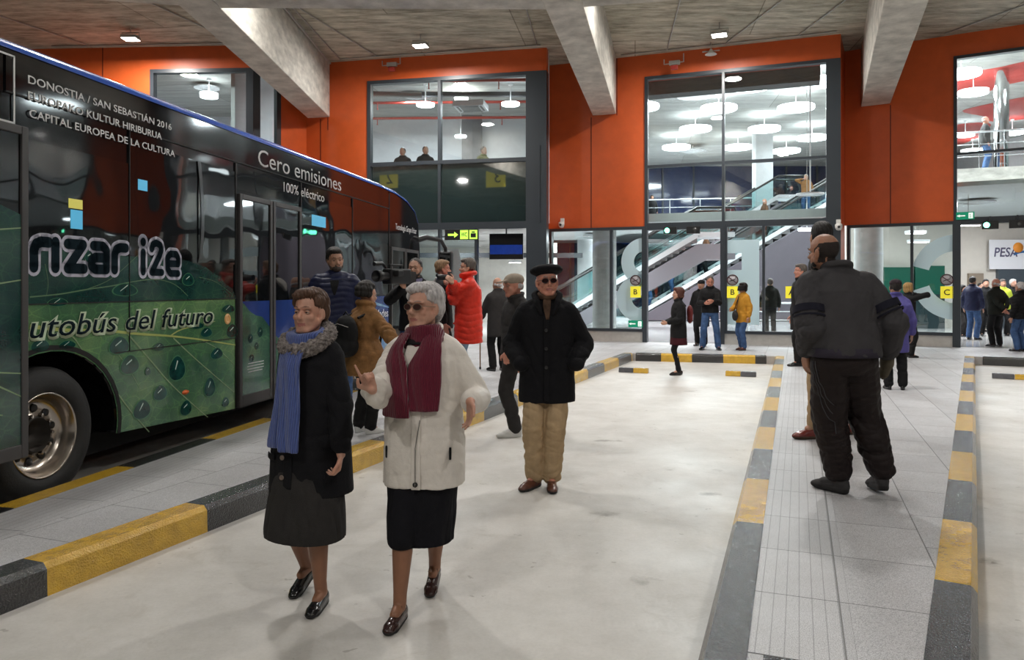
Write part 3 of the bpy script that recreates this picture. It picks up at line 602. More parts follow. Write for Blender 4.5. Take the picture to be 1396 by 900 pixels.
# lintel wall above the windows between hall ceiling and concourse ceiling
lt = MB()
for sgm in (S0, S1, S2, S3, S4):
    M, L, a = fframe(sgm); lt.box(0, L, .22, .3, CEIL-.02, 8.8, 0, M)
struct('wall_upper_lintel', lt, m_white)
nw = MB().box(-12, 24, 44.6, 44.8, PZ, 8.7); struct('wall_night_glazing', nw, m_night, 'dark blue night glazing at the back of the concourse')
mu = MB()
for k in range(15): mu.box(-2+k*1.8-.04, -2+k*1.8+.04, 44.45, 44.6, PZ, 8.6)
mu.box(-12, 24, 44.5, 44.6, 5.3, 5.4); struct('window_mullions_back', mu, m_frame)
struct('wall_concourse_far', MB().box(23.8, 24, 16, 46, 0, 8.7), m_white)
struct('wall_concourse_edge', MB().box(-12.2, -12, 19.2, 46, 0, 3.4).box(-12, 3.4, 27, 27.1, 3.3, 3.42), m_white)
# gallery and its railing
struct('floor_gallery', MB().box(2, 14.2, 36.5, 44.4, 4.1, 4.5).box(13.8, 24, 26.4, 44.4, 4.1, 5.25+.0), m_white, 'white edged gallery floor')
def railing(name, p, q, h, label, n=6, bars=3, m=None, glassy=False):
    p = Vector(p); q = Vector(q); t = thing(name, label, 'railing', p); d = q-p; m = m or m_steel
    MB().tube([(0, 0, h), (d.x, d.y, d.z+h)], .03, 8).build('handrail', m, t)
    for k in range(n+1):
        c = d*(k/n); MB().tube([c, c+Vector((0, 0, h))], .02, 6).build('post', m, t)
    b = MB()
    for k in range(1, bars): b.tube([(0, 0, h*k/bars), (d.x, d.y, d.z+h*k/bars)], .012, 6)
    if bars > 1: b.build('rail_bar', m, t)
    if glassy: MB().bar(Vector((0, 0, h*.5)), d+Vector((0, 0, h*.5)), .012, h*.8).build('glass_panel', glass('rail_glass', (.75, .88, .86), .08), t)
    return t
m_wrail = mat('white_painted_rail', (.75, .77, .78), .35)
railing('gallery_railing', (3.2, 36.6, 4.5), (13.4, 36.6, 4.7), 1.15, 'white gallery railing seen through the tall window', 7, 3, m_wrail)
# columns
def column(px, Y, w_, z0, z1, m, name='concourse_column', lab=None):
    c = W(px, 391, Y); return struct(name, MB().lathe([(w_/2, z0), (w_/2, z1)], (c.x, c.y, 0), 28), m, lab)
m_cc = mat('pale_concrete_column', (.55, .56, .55), .6, var=.12, vscale=3, stretch=(1, 1, 2))
column(824, 21.2, .66, PZ, 3.4, m_cc, lab='round concrete column behind the frosted figure')
column(799, 27, .62, PZ, 8.6, m_white, lab='white round column beyond the stairs')
struct('concourse_pillar', MB().box(W(1031, 0, 34)[0], W(1054, 0, 34)[0], 34, 34.6, PZ, 8.6), m_white, 'white square pillar on the gallery')
column(1184, 20.6, .72, PZ, 8.6, m_cc, lab='broad concrete column behind the bald man')
struct('floor_soffit', MB().prism([(.9, 20.3), (7.4, 17.95), (7.6, 19.5), (4.2, 21.0), (3.2, 26), (2, 27), (-12, 27), (-12, 26.9), (1.2, 26.8)], 3.2, 3.4), m_white)
t = thing('ceiling_duct', 'dark ventilation duct running just inside the tall window', 'duct', facpt(S2, 879, -1.4, 6.9), -.36)
MB().box(-.3, 4.1, -.25, .25, -.28, .32).build('duct_body', mat('dark_duct', (.06, .062, .065), .5), t); MB().tube([(-.3, -.28, .1), (4.1, -.28, .1)], .03, 6).build('red_pipe', m_redpipe, t)
struct('ceiling_rib', MB().prism([(11.2, 25.6), (11.6, 25.3), (20.6, 36), (20.2, 36.3)], 7.7, 8.65), m_cc, 'concrete rib crossing the concourse ceiling')
for i, (px, py, lab) in enumerate([(1023, 118, 'largest drum lamp at the head of the tall window'), (980, 148, 'drum lamp below the duct, split by the mullion'), (1085, 147, 'broad drum lamp in the upper pane by the pier'),
    (948, 176, 'drum lamp in the middle of the first upper pane'), (1042, 176, 'drum lamp in the middle of the second upper pane'), (922, 201, 'drum lamp low in the first upper pane'), (1006, 201, 'drum lamp low beside the mullion'),
    (1107, 188, 'drum lamp under the concrete rib'), (1120, 112, 'drum lamp at the corner by the dark pier'), (874, 146, 'drum lamp half hidden by the orange wall'), (1072, 206, 'small distant drum lamp by the rib')]):
    Y = 6.45*F/(HZ-py); drum((((px-CX)/F)*Y, Y, 8.0), .64, lab, light=90 if i in (1, 2, 5, 8, 7) else 0)
for px, py, r, lab in [(1310, 101, .55, 'bright drum lamp at the edge of the upper window by the doorway'), (1327, 126, .45, 'drum lamp set in the red ceiling patch'), (1380, 181, .45, 'drum lamp beyond the chrome column'), (1326, 206, .5, 'low drum lamp behind the balcony man'), (1316, 184, .35, 'small drum lamp on the red patch')]:
    Y = 6.45*F/(HZ-py); drum((((px-CX)/F)*Y, Y, 8.0), r, lab, ceil=8.585, light=60 if py < 130 else 0)
# red patches on the far ceiling
def blobp(cx, cy, r, seed, n=40):
    rs = np.random.RandomState(seed); ph = rs.rand(4)*6.28
    return [(cx+r*(1+.25*math.sin(2*t+ph[0])+.2*math.sin(3*t+ph[1])+.1*math.sin(5*t+ph[2]))*math.cos(t), cy+r*1.3*(1+.2*math.sin(2*t+ph[3]))*math.sin(t)) for t in [2*PI*k/n for k in range(n)]]
mr = MB()
for c in ((16.2, 26.0, 1.7, 3), (20.3, 30.0, 1.7, 5), (20, 36, 2.1, 7)): mr.prism(blobp(*c), 8.588, 8.6)
struct('ceiling_red_patches', mr, mat('red_ceiling_paint', (.5, .05, .04), .6), 'red curved patches painted on the concourse ceiling')
# bridge / balcony in the far window
struct('wall_balcony', MB().prism([(14.0, 24.2), (16.05, 23.4), (20.5, 25.4), (20.5, 26.3), (14.0, 26.3)], 4.0, 5.28), m_conc, 'rough concrete balcony beyond the upper window')
t = thing('chrome_column', 'tall polished chrome column on the balcony', 'column', W(1365, 391, 24.8)-Vector((0, 0, EYE-5.28)))
MB().lathe([(.22, 0), (.22, 3.3)], (0, 0, 0), 28).build('column_shaft', mat('polished_chrome', (.8, .8, .8), .08, metal=1), t); MB().lathe([(.26, 0), (.26, .08), (.22, .1)], (0, 0, 0), 28).build('base_ring', m_steel, t)
railing('balcony_railing', (14.1, 24.3, 5.28), (16.0, 23.55, 5.28), 1.15, 'steel balcony railing before the man by the chrome column', 3, 3)
railing('balcony_railing', (16.1, 23.55, 5.28), (20.4, 25.5, 5.28), 1.15, 'steel balcony railing beyond the chrome column', 5, 3, glassy=True)
# escalators
m_rub = mat('black_handrail_rubber', (.02, .02, .02), .35)
def escalator(name, x0, y, label, z0=PZ, z1=5.4, wd=1.05):
    t = thing(name, label, 'escalator', (x0, y, z0)); H = z1-z0; Lh = H/.586
    pts = [(-1.2, 0), (0, 0), (Lh, H), (Lh+1.2, H)]
    tr = [(-1.2, -.05), (0, -.05), (.5, .06), (Lh, H-.25), (Lh+1.2, H-.25), (Lh+1.2, H-.75), (Lh+.3, H-.75), (1.2, -.05)]
    MB().prism([(a, b) for a, b in tr], -wd/2-.18, wd/2+.18, 0, XZ).build('truss', mat('grey_escalator_truss', (.20, .19, .21), .4), t)
    n = 26; st = MB()
    for k in range(n):
        xa = Lh*k/n; za = H*k/n; st.box(xa, xa+Lh/n, -wd/2, wd/2, za-.1, za+H/n*.5)
    st.build('steps', mat('ribbed_step_metal', (.25, .26, .27), .35, metal=.7), t)
    for sd in (-1, 1):
        yy = sd*(wd/2+.08); g = MB()
        q = [(a, yy, b+.12) for a, b in pts]+[(a, yy, b+.92) for a, b in pts[::-1]]
        g.add(q, [(0, 1, 6, 7), (1, 2, 5, 6), (2, 3, 4, 5)]); g.build('glass_balustrade', glass('escalator_glass', (.62, .82, .82), .12), t)
        MB().tube([(-1.2, yy, .2)]+[(-1.38, yy, .55)]+[(a, yy, b+.95) for a, b in pts]+[(Lh+1.38, yy, H+.5), (Lh+1.2, yy, H+.15)], .045, 8).build('handrail', m_rub, t)
        sk = MB()
        for (a, b), (c, d) in zip(pts[:-1], pts[1:]): sk.bar((a, yy, b+.06), (c, yy, d+.06), .1, .16)
        sk.build('skirt', mat('bright_skirt', (.6, .62, .63), .3), t)
    return t
escalator('escalator', 4.75, 31.5, 'glass sided escalator rising past the frosted numeral')
escalator('escalator', 2.6, 33.6, 'second escalator rising behind the first one')
escalator('escalator', .9, 25.6, 'lower escalator seen beside the column behind the hatted man', z1=3.2, z0=PZ-.0)
m_purple = mat('purple_grey_cladding', (.105, .092, .11), .5, var=.06, vscale=2)
struct('wall_under_escalator', MB().prism([(4.9, .2), (13.6, 5.0), (22, 5.0), (22, .2)], -30.6, -30.75, 0, XZ), m_purple, 'grey cladding beneath the escalator')
railing('barrier_rail', (6.2, 25.5, PZ), (11.2, 25.0, PZ), .85, 'white barrier rails before the escalator cladding', 3, 3, m_wrail)
# waiting hall with travel sign
struct('wall_travel_office', MB().box(11.2, 22, 25.6, 25.8, PZ, 4.0), mat('beige_office_wall', (.62, .58, .52), .6, var=.03), 'beige wall of the travel office')
m_dgreen = mat('dark_green_panel', (.012, .10, .065), .3)
struct('wall_green_panel', MB().box(W(1206, 0, 25.4)[0], W(1245, 0, 25.4)[0], 25.4, 25.6, 1.0, 2.2).box(W(1248, 0, 25.4)[0], W(1288, 0, 25.4)[0], 25.4, 25.6, 1.0, 2.25), m_dgreen)
struct('wall_dark_counter', MB().box(W(1206, 0, 25.3)[0], W(1245, 0, 25.3)[0], 25.3, 25.5, PZ, 1.35).box(W(1248, 0, 25.3)[0], W(1288, 0, 25.3)[0], 25.3, 25.5, PZ, 1.3), mat('dark_teal_glass', (.03, .05, .055), .15))
struct('door_3', MB().box(W(1321, 0, 25.5)[0], W(1341, 0, 25.5)[0], 25.5, 25.62, PZ, 2.0), mat('brown_door', (.25, .2, .15), .5))
struct('door_4', MB().box(W(1360, 0, 25.5)[0], W(1420, 0, 25.5)[0], 25.45, 25.62, PZ, 2.2), mat('shutter_blue_grey', (.06, .075, .09), .4))
t = thing('travel_company_sign', 'white sign reading PESA with an orange sun and blue wave', 'sign', W(1349, 367, 25.4))
MB().box(0, 1.9, 0, .04, .0, .98).build('sign_board', mat('sign_board_white', (.75, .75, .78), .3), t)
text('PESA', mat('sign_slate', (.10, .09, .16), .4), t, .15, -.005, .42, .3, w=.78, off=.015, shear=.15)
MB().lathe([(0, 0), (.17, 0), (.17, .01), (0, .01)], (0, 0, 0), 24, 0, Matrix.Translation((.95, -.005, .72)) @ Matrix.Rotation(PI/2, 4, 'X')).build('sun_mark', mat('sun_orange', (.8, .28, .03), .5), t)
wv = MB(); 
for k in range(10):
    a = k/10; b = (k+1)/10; f = lambda s_: .45+.12*math.sin(s_*2.6); wv.add([(.8+a*.5, -.012, f(a)-.03*math.sin(a*3)), (.8+b*.5, -.012, f(b)-.03*math.sin(b*3)), (.8+b*.5, -.012, f(b)+.05), (.8+a*.5, -.012, f(a)+.05)], [(0, 1, 2, 3)])
wv.build('wave_mark', mat('wave_blue', (.03, .12, .3), .5), t)
struct('floor_office_soffit', MB().prism([(8.8, 18.9), (13.8, 15.9), (22, 16), (22, 26.3), (13, 26.3), (10.5, 22)], 3.9, 4.0), m_white)
def strip_lamp(p, w_, label, rz=0, top=3.12):
    t = thing('strip_lamp', label, 'ceiling lamp', p, rz, 'strip lamps of the ground floor'); MB().box(-w_/2, w_/2, -.12, .12, -.03, .05).build('housing', m_white, t, bevel=.01); MB().box(-w_/2+.02, w_/2-.02, -.1, .1, -.04, -.03).build('diffuser', m_drum, t)
    MB().tube([(0, 0, .05), (0, 0, max(.1, top-p[2]))], .01, 6).build('hanger', m_galv, t)
for px, py, Y, ww, lab in ((1248, 317, 21.5, .5, 'strip lamp beside the mullion over the letter C'), (1252, 329, 23.5, .6, 'second strip lamp lower over the letter C'), (1320, 306, 19.5, .55, 'strip lamp just inside doorway C'),
                           (702, 357, 27, .45, 'strip lamp above the cap of the bearded man'), (808, 353, 30, .5, 'strip lamp between the two columns'), (1100, 313, 23, .5, 'strip lamp near the tall man')):
    strip_lamp(W(px, py, Y), ww, lab, 0, 3.9 if px > 1200 else 8.6 if px > 1000 or px == 808 else 3.12)
# ground floor behind segment 1
struct('wall_ground_back', MB().box(-9, 1.8, 30.5, 30.7, PZ, 3.3), mat('pale_back_wall', (.66, .65, .60), .6, var=.06))
struct('ceiling_ground', MB().prism([(-8, 20.6), (.6, 19.3), (1.6, 30.6), (-9, 30.6)], 3.12, 3.19), m_ceil2)
struct('wall_white_partition', MB().prism([(-2.05, 2.65), (-1.55, 2.65), (-1.1, PZ), (-2.05, PZ)], -22.2, -22.3, 0, XZ), m_white, 'tall pale panel behind the photographers')
t = thing('steel_beam', 'dark steel beam under the ground floor ceiling', 'beam', (-1, 26, 2.62)); MB().box(-4, 3.4, -.08, .08, -.08, .08).build('beam_body', m_frame, t)
# added fill lamps that brighten the concourse and the rooms
for x, y, z, s, pw in ((6.5, 27, 8.3, 2.2, CONC_W), (14, 26, 8.3, 2.2, CONC_W), (9, 38, 8.3, 2.2, CONC_W*.7), (17, 22, 8.3, 2.0, CONC_W*.35), (-3, 23.5, 7.4, 1.2, 240), (-9, 22.5, 7.4, 1.2, 170),
                      (-2, 24, 3.05, 1.4, 270), (2.6, 23.5, 3.1, 1.4, 170), (2.3, 29, 4.2, 1.4, 160), (12.5, 20.5, 3.8, 1.5, 170), (15.5, 22, 3.8, 1.5, 150), (8.6, 22, 4.2, 1.3, 120)):
    lab = {(6.5, 27): 'under the concourse ceiling in line with the tall window', (14, 26): 'under the concourse ceiling beyond the bald man', (9, 38): 'over the gallery at the back', (17, 22): 'over the chrome column', (-3, 23.5): 'in the counter room', (-9, 22.5): 'in the plain room above the bus', (-2, 24): 'over the photographers behind the glazing', (2.6, 23.5): 'over the passage by the frosted figure', (2.3, 29): 'high beyond the round white column', (12.5, 20.5): 'over the green panels', (15.5, 22): 'over the group before the travel sign', (8.6, 22): 'behind the broad concrete column'}[(x, y)]
    t = thing('recessed_lamp', 'round lamp '+lab, 'ceiling lamp', (x, y, z), 0, 'recessed lamps of the concourse')
    MB().lathe([(s*.3, .0), (s*.3, .04), (0, .04)], (0, 0, 0), 24).tube([(0, 0, .04), (0, 0, {8.3: .29, 7.4: .14, 3.05: .06, 3.1: .09, 4.2: 4.39, 3.8: .09}[z])], .02, 6).build('lamp_rim', m_white, t)
    area('concourse_light', (0, 0, -.02), s, pw, (.93, .97, 1), parent=t)
# ================================================================== BUS
BO = Vector((-3.17, 6.13, 0)); BR = math.radians(80.2)
def pb(px, py):
    u = (px-698)/1040; s = (-3.17-6.13*u)/(.985*u-.17); Y = 6.13+.985*s
    return (s, 1.55+(391-py)*Y/1040)
bus = thing('city_bus', 'black and blue electric city bus with a green leaf print on its side', 'bus', BO, BR)
def wavy(m, amt=.06, sc=1.6):
    n = m.node_tree.nodes; L = m.node_tree.links; tc = n.new('ShaderNodeTexCoord'); t = n.new('ShaderNodeTexNoise'); t.inputs['Scale'].default_value = sc; t.inputs['Detail'].default_value = 1
    bp = n.new('ShaderNodeBump'); bp.inputs['Strength'].default_value = amt; bp.inputs['Distance'].default_value = .08
    L.new(tc.outputs['Object'], t.inputs[0]); L.new(t.outputs[0], bp.inputs['Height']); L.new(bp.outputs[0], n['Principled BSDF'].inputs['Normal']); return m
m_bblack = wavy(mat('bus_black_lacquer', (.006, .006, .007), .06, spec=.6), .02, 1.1)
m_bglass = wavy(mat('bus_dark_glass', (.006, .007, .008), .03, spec=.9), .12, 1.5)
m_bblue = mat('bus_blue_lacquer', (.015, .10, .55), .2, coat=.5)
m_bunder = mat('bus_underbody', (.006, .006, .006), .8)
m_bframe = mat('bus_door_frame', (.055, .052, .052), .4)
m_seam = mat('panel_seam', (.002, .002, .002), .6)
def leafmat(name, a, b_, c, rough=.25, glow=True):
    m = bpy.data.materials.new(name); m.use_nodes = True; n = m.node_tree.nodes; L = m.node_tree.links; bs = n['Principled BSDF']
    tc = n.new('ShaderNodeTexCoord'); t = n.new('ShaderNodeTexNoise'); t.inputs['Scale'].default_value = 1.9; t.inputs['Detail'].default_value = 5
    L.new(tc.outputs['Object'], t.inputs[0]); r = n.new('ShaderNodeValToRGB'); e = r.color_ramp.elements; e[0].position = .32; e[0].color = (*a, 1); e[1].position = .7; e[1].color = (*c, 1); k = e.new(.5); k.color = (*b_, 1)
    L.new(t.outputs[0], r.inputs[0])
    mp = n.new('ShaderNodeMapping'); mp.inputs['Scale'].default_value = (1, 1, 1.7); mp.inputs['Rotation'].default_value = (0, .7, 0); L.new(tc.outputs['Object'], mp.inputs[0])
    v = n.new('ShaderNodeTexVoronoi'); v.feature = 'DISTANCE_TO_EDGE'; v.inputs['Scale'].default_value = 7; L.new(mp.outputs[0], v.inputs[0])
    r2 = n.new('ShaderNodeValToRGB'); r2.color_ramp.elements[0].position = 0; r2.color_ramp.elements[1].position = .05; r2.color_ramp.elements[0].color = (1.5, 1.45, 1.2, 1); r2.color_ramp.elements[1].color = (1, 1, 1, 1); L.new(v.outputs[0], r2.inputs[0])
    v3 = n.new('ShaderNodeTexVoronoi'); v3.feature = 'DISTANCE_TO_EDGE'; v3.inputs['Scale'].default_value = 45; L.new(tc.outputs['Object'], v3.inputs[0])
    r3 = n.new('ShaderNodeValToRGB'); r3.color_ramp.elements[0].color = (1.18, 1.2, 1.15, 1); r3.color_ramp.elements[1].position = .12; r3.color_ramp.elements[1].color = (1, 1, 1, 1); L.new(v3.outputs[0], r3.inputs[0])
    x = n.new('ShaderNodeMixRGB'); x.blend_type = 'MULTIPLY'; x.inputs[0].default_value = 1; L.new(r.outputs[0], x.inputs[1]); L.new(r2.outputs[0], x.inputs[2])
    y = n.new('ShaderNodeMixRGB'); y.blend_type = 'MULTIPLY'; y.inputs[0].default_value = 1; L.new(x.outputs[0], y.inputs[1]); L.new(r3.outputs[0], y.inputs[2])
    L.new(y.outputs[0], bs.inputs['Base Color']); bs.inputs['Roughness'].default_value = rough; bs.inputs['Coat Weight'].default_value = .3; bs.inputs['Coat Roughness'].default_value = .05; MATS[name] = m; return m
m_leaf = leafmat('leaf_print_green', (.022, .088, .046), (.058, .155, .07), (.15, .27, .115))
m_leafd = leafmat('leaf_print_teal', (.005, .028, .028), (.011, .048, .042), (.03, .085, .06), .12)
m_leafm = leafmat('leaf_print_door', (.02, .075, .055), (.045, .13, .085), (.09, .19, .11), .15)
m_vein = mat('leaf_vein_yellow', (.40, .46, .13), .3); m_vein2 = mat('leaf_vein_pale', (.22, .33, .17), .3); m_veind = mat('leaf_vein_dim', (.12, .22, .12), .2)
m_drop = mat('printed_droplet', (.008, .055, .045), .1, var=.5, vscale=9); m_dropg = mat('printed_droplet_rim', (.06, .2, .1), .2); m_glint = mat('printed_glint', (.55, .7, .62), .3)
m_txtw = mat('white_vinyl', (.78, .79, .8), .35); m_halo = mat('lilac_vinyl_halo', (.50, .50, .60), .5); m_haloy = mat('pale_green_vinyl_halo', (.48, .58, .40), .35); m_txtd = mat('petrol_vinyl', (.004, .013, .02), .8, spec=.1)
m_pblue = mat('blue_print', (.014, .045, .22), .2, var=.35, vscale=1.2, coat=.3); m_sky = mat('pale_sky_print', (.03, .16, .42), .25, col2=(.32, .5, .62), vscale=2.5)
# --- body shell with wheel arches
def arch(cx, rx=.70, rz=.60, cz=.49, n=20): return [(cx+rx*math.cos(t), max(.3, cz+rz*math.sin(t))) for t in [PI*(k/n)*1.12-.06*PI for k in range(n+1)]]
RW, FW = -.71, 5.2
top = [(8.45, .34), (8.47, 1.3), (8.40, 2.3), (8.30, 2.72), (8.08, 2.94), (7.6, 3.08), (7.0, 3.15), (6.3, 3.17), (-4.0, 3.15), (-4.1, 3.0), (-4.12, .32)]
low = arch(RW)[::-1]+arch(FW)[::-1]
low = [(-4.12, .30)]+low+[(8.44, .30)]
outl = low+top[:-1]
MB().prism(outl, 0, -2.5, 0, XZ).build('body', m_bblack, bus, bevel=.02)
rb = MB()
path = [(-4.1, 3.16), (6.3, 3.175), (7.0, 3.155), (7.6, 3.085), (8.08, 2.945), (8.31, 2.73)]
for (a, b), (c, d) in zip(path[:-1], path[1:]):
    n = 9; pr = [(-.012+.16*(1-math.cos(t)), .045*math.sin(t)*1.3) for t in [k/(n-1)*PI/2 for k in range(n)]]
    vs = [(a, y, b-.03+z*1.6) for y, z in pr]+[(c, y, d-.03+z*1.6) for y, z in pr]
    rb.add(vs, [(i, n+i, n+i+1, i+1) for i in range(n-1)], 0, True)
rb.prism([(-4.1, 3.1), (6.3, 3.1), (7.0, 3.09), (7.6, 3.02), (7.6, 3.06), (7.0, 3.13), (6.3, 3.16), (-4.1, 3.16)], -.14, -2.4, 0, XZ)
rb.build('roof_edge', m_bblue, bus)
MB().box(-3.5, 5.5, .45, 2.05, 3.15, 3.32).build('roof_battery_box', m_bblack, bus, bevel=.04)
MB().box(-3.9, 8.2, .32, 2.2, .17, .34).box(RW-.85, RW+.85, .62, 1.9, .15, 1.12).box(FW-.85, FW+.85, .62, 1.9, .15, 1.12).build('underbody', m_bunder, bus)
lin = MB()
for cx in (RW, FW):
    a = arch(cx, .71, .61); b = arch(cx, .745, .645)
    vs = [(x, -.012, z) for x, z in a]+[(x, -.012, z) for x, z in b]+[(x, .3, z) for x, z in a]; n = len(a)
    MB().add(vs, [(i, i+1, n+i+1, n+i) for i in range(n-1)]+[(i, 2*n+i, 2*n+i+1, i+1) for i in range(n-1)]).build('arch_trim', m_bunder, bus)
# --- wheels
m_tyre = mat('tyre_rubber', (.016, .016, .016), .7, var=.2, bump=.2, bscale=60); m_alu = mat('polished_aluminium_rim', (.52, .47, .42), .25, metal=1)
def wheel(cx, y0, deep=True):
    t = bpy.data.objects.new('wheel', None); link(t); t.parent = bus; t.location = (cx, y0, .49); RX = Matrix.Rotation(PI/2, 4, 'X')
    # lathe axis z -> points outward (-y)
    MB().lathe([(.30, .0), (.315, .022), (.36, .035), (.42, .03), (.465, .01), (.488, -.03), (.49, -.25), (.46, -.28), (.31, -.28), (.30, -.2)], (0, 0, 0), 56, 0, RX).build('tyre', m_tyre, t)
    d = -.105 if deep else -.02
    prof = [(.306, .008), (.300, .02), (.292, .01), (.278, -.02), (.268, -.04), (.262, -.07), (.25, d+.02), (.22, d), (.16, d+.005), (.135, d+.03)]
    MB().lathe(prof, (0, 0, 0), 56, 0, RX).build('rim', m_alu, t)
    hb = MB().lathe([(.135, d+.03), (.12, d+.06), (.118, d-.12), (0, d-.12)] if deep else [(.135, d+.03), (.12, .05), (.08, .09), (0, .1)], (0, 0, 0), 32, 0, RX); hb.build('hub', mat('hub_dark_steel', (.05, .045, .04), .45, metal=.8) if deep else m_alu, t)
    ho = MB()
    for k in range(10):
        a = 2*PI*k/10+.2; ho.lathe([(.028, d+.006), (.027, d+.014), (0, d+.011)], (0, 0, 0), 14, 0, RX @ Matrix.Translation((.19*math.cos(a), .19*math.sin(a), 0)))
    ho.build('vent_hole', m_black, t)
    nu = MB()
    for k in range(10):
        a = 2*PI*k/10; nu.lathe([(.014, d+.03), (.013, d+.06), (0, d+.064)], (0, 0, 0), 6, 0, RX @ Matrix.Translation((.143*math.cos(a), .143*math.sin(a), 0)), smooth=False)
    nu.build('wheel_nut', m_alu, t)
wheel(RW, .05); wheel(FW, .05, False)
# --- printed leaf side
def sidepoly(name, m, pts, y=-.004, th=.003): return MB().prism(pts, -y, -y-th, 0, XZ).build(name, m, bus)
hill = [(1.775, 1.46), (1.72, 1.53), (1.6, 1.575), (1.5, 1.65), (1.38, 1.68), (1.25, 1.735), (1.1, 1.765), (.95, 1.79), (.7, 1.80), (.1, 1.80), (-.05, 1.81), (-1.2, 1.84), (-4.1, 1.9)]
a_ = [p for p in arch(RW)[::-1]]
lowleaf = [(-4.1, .30)]+[p for p in a_]+[(1.775, .29), (1.775, 1.43), (-4.1, 1.43)]
MB().prism(lowleaf, .004, .007, 0, XZ).build('leaf_print', m_leaf, bus)
MB().prism([(-4.1, 1.43), (1.775, 1.43)]+hill, .004, .008, 0, XZ).build('leaf_print_on_glass', m_leafd, bus)
def ribbon(mb, pxs, w0, w1, mi=0, y=-.010):
    p = [pb(*q) if abs(q[0]) > 20 else q for q in pxs]; n = len(p); L_ = []; R_ = []
    for i, (s, z) in enumerate(p):
        a = p[max(0, i-1)]; b = p[min(n-1, i+1)]; dx, dz = b[0]-a[0], b[1]-a[1]; l = math.hypot(dx, dz) or 1; w_ = (w0+(w1-w0)*i/(n-1))/2
        L_.append((s-dz/l*w_, y, z+dx/l*w_)); R_.append((s+dz/l*w_, y, z-dx/l*w_))
    mb.add(L_+R_, [(n+i, n+i+1, i+1, i) for i in range(n-1)], mi)
vn = MB()
def smooth_px(pts, k=6):
    out = []; P = [pts[0]]+list(pts)+[pts[-1]]
    for i in range(1, len(P)-2):
        for j in range(k):
            t = j/k; out.append(tuple(.5*((2*P[i][c])+(-P[i-1][c]+P[i+1][c])*t+(2*P[i-1][c]-5*P[i][c]+4*P[i+1][c]-P[i+2][c])*t*t+(-P[i-1][c]+3*P[i][c]-3*P[i+1][c]+P[i+2][c])*t**3) for c in (0, 1)))
    return out+[pts[-1]]
for pts, w0, w1, mi in (([(39, 445), (87, 450), (142, 451), (189, 455.5), (228, 458), (272, 463), (321, 470.7)], .028, .012, 0), ([(231, 458), (242, 451), (256, 446.5), (274, 444), (292, 438)], .014, .005, 0),
    ([(171, 453), (200, 487), (235, 527), (282, 569)], .016, .008, 1), ([(235, 461), (267, 491), (318, 535)], .014, .008, 1), ([(91, 453), (101, 463), (111, 478)], .014, .007, 1), ([(158, 535), (178, 562), (202, 589)], .012, .01, 1),
    ([(272, 463), (296, 476), (318, 497)], .008, .004, 1), ([(150, 470), (172, 500), (190, 530)], .005, .003, 1),
    ([(39, 405), (80, 401), (118, 394.5), (150, 390), (177, 384.6), (205, 381), (224, 383), (240, 390), (255, 404)], .010, .006, 2), ([(60, 360), (64, 385), (62, 402)], .005, .003, 2), ([(118, 394), (150, 380), (190, 345)], .005, .003, 2), ([(270, 378), (292, 384), (314, 400)], .005, .003, 2)):
    ribbon(vn, smooth_px(pts), w0, w1, mi)
vn.build('leaf_vein', [m_vein, m_vein2, m_veind], bus)
def droplet(px, py, wx, wy, tilt=.5, m=None):
    s, z = pb(px, py); s2, _ = pb(px+wx, py); Y = 6.13+.985*s; rx = max(.02, s2-s); rz = wy*Y/1040
    mb = MB(); n = 20
    for r_, y, mi in ((1.0, -.0105, 1), (.9, -.012, 0)):
        mb.add([(s+rx*r_*math.cos(t)*(1-.25*math.sin(t)), y, z+rz*r_*math.sin(t)) for t in [2*PI*k/n for k in range(n)]], [tuple(range(n))], mi)
    c, sn = math.cos(tilt), math.sin(tilt)
    mb.add([(s-.1*rx+a*c-b*sn, -.0135, z+.25*rz+a*sn+b*c) for a, b in ((-.35*rx, -.04*rz), (.3*rx, -.09*rz), (.34*rx, .05*rz), (-.3*rx, .06*rz))], [(0, 1, 2, 3)], 2)
    mb.build('printed_droplet', [m_drop, m_dropg, m_glint], bus)
for d in ((175.5, 497, 13, 14), (240, 502, 11.5, 18, 1.2), (217, 535.5, 9.5, 11), (161, 471, 14, 13), (284.5, 527.5, 8, 14, 1), (252, 556, 8, 11), (294, 482, 8.5, 8), (215, 473, 8, 6), (200, 506, 4, 6), (280, 453, 8, 7), (53, 471, 13, 10), (169, 395, 17, 9),
          (255, 381, 8, 9), (310, 421, 9, 6), (268, 444, 9, 4.5), (315, 451, 8, 10), (192, 558, 12, 14, .9), (90, 470, 12, 6), (77, 412, 14, 6), (120, 350, 6, 9), (306, 548, 5, 7)): droplet(*d)
mk = MB()
s, z = pb(309, 435); mk.lathe([(.055, .008), (.05, .016), (.03, .016), (.028, .01), (.02, .012), (0, .013)], (0, 0, 0), 24, 0, Matrix.Translation((s, 0, z)) @ Matrix.Rotation(PI/2, 4, 'X')); mk.build('side_marker_round', mat('marker_orange_pale', (.75, .42, .16), .3), bus)
s, z = pb(251.5, 534.7); MB().lathe([(.05, .008), (.045, .018), (0, .024)], (0, 0, 0), 24, 0, Matrix.Translation((s, 0, z)) @ Matrix.Diagonal((1.0, 1, .42, 1)) @ Matrix.Rotation(PI/2, 4, 'X')).build('side_marker_light', mat('marker_orange', (.85, .16, .03), .3), bus)
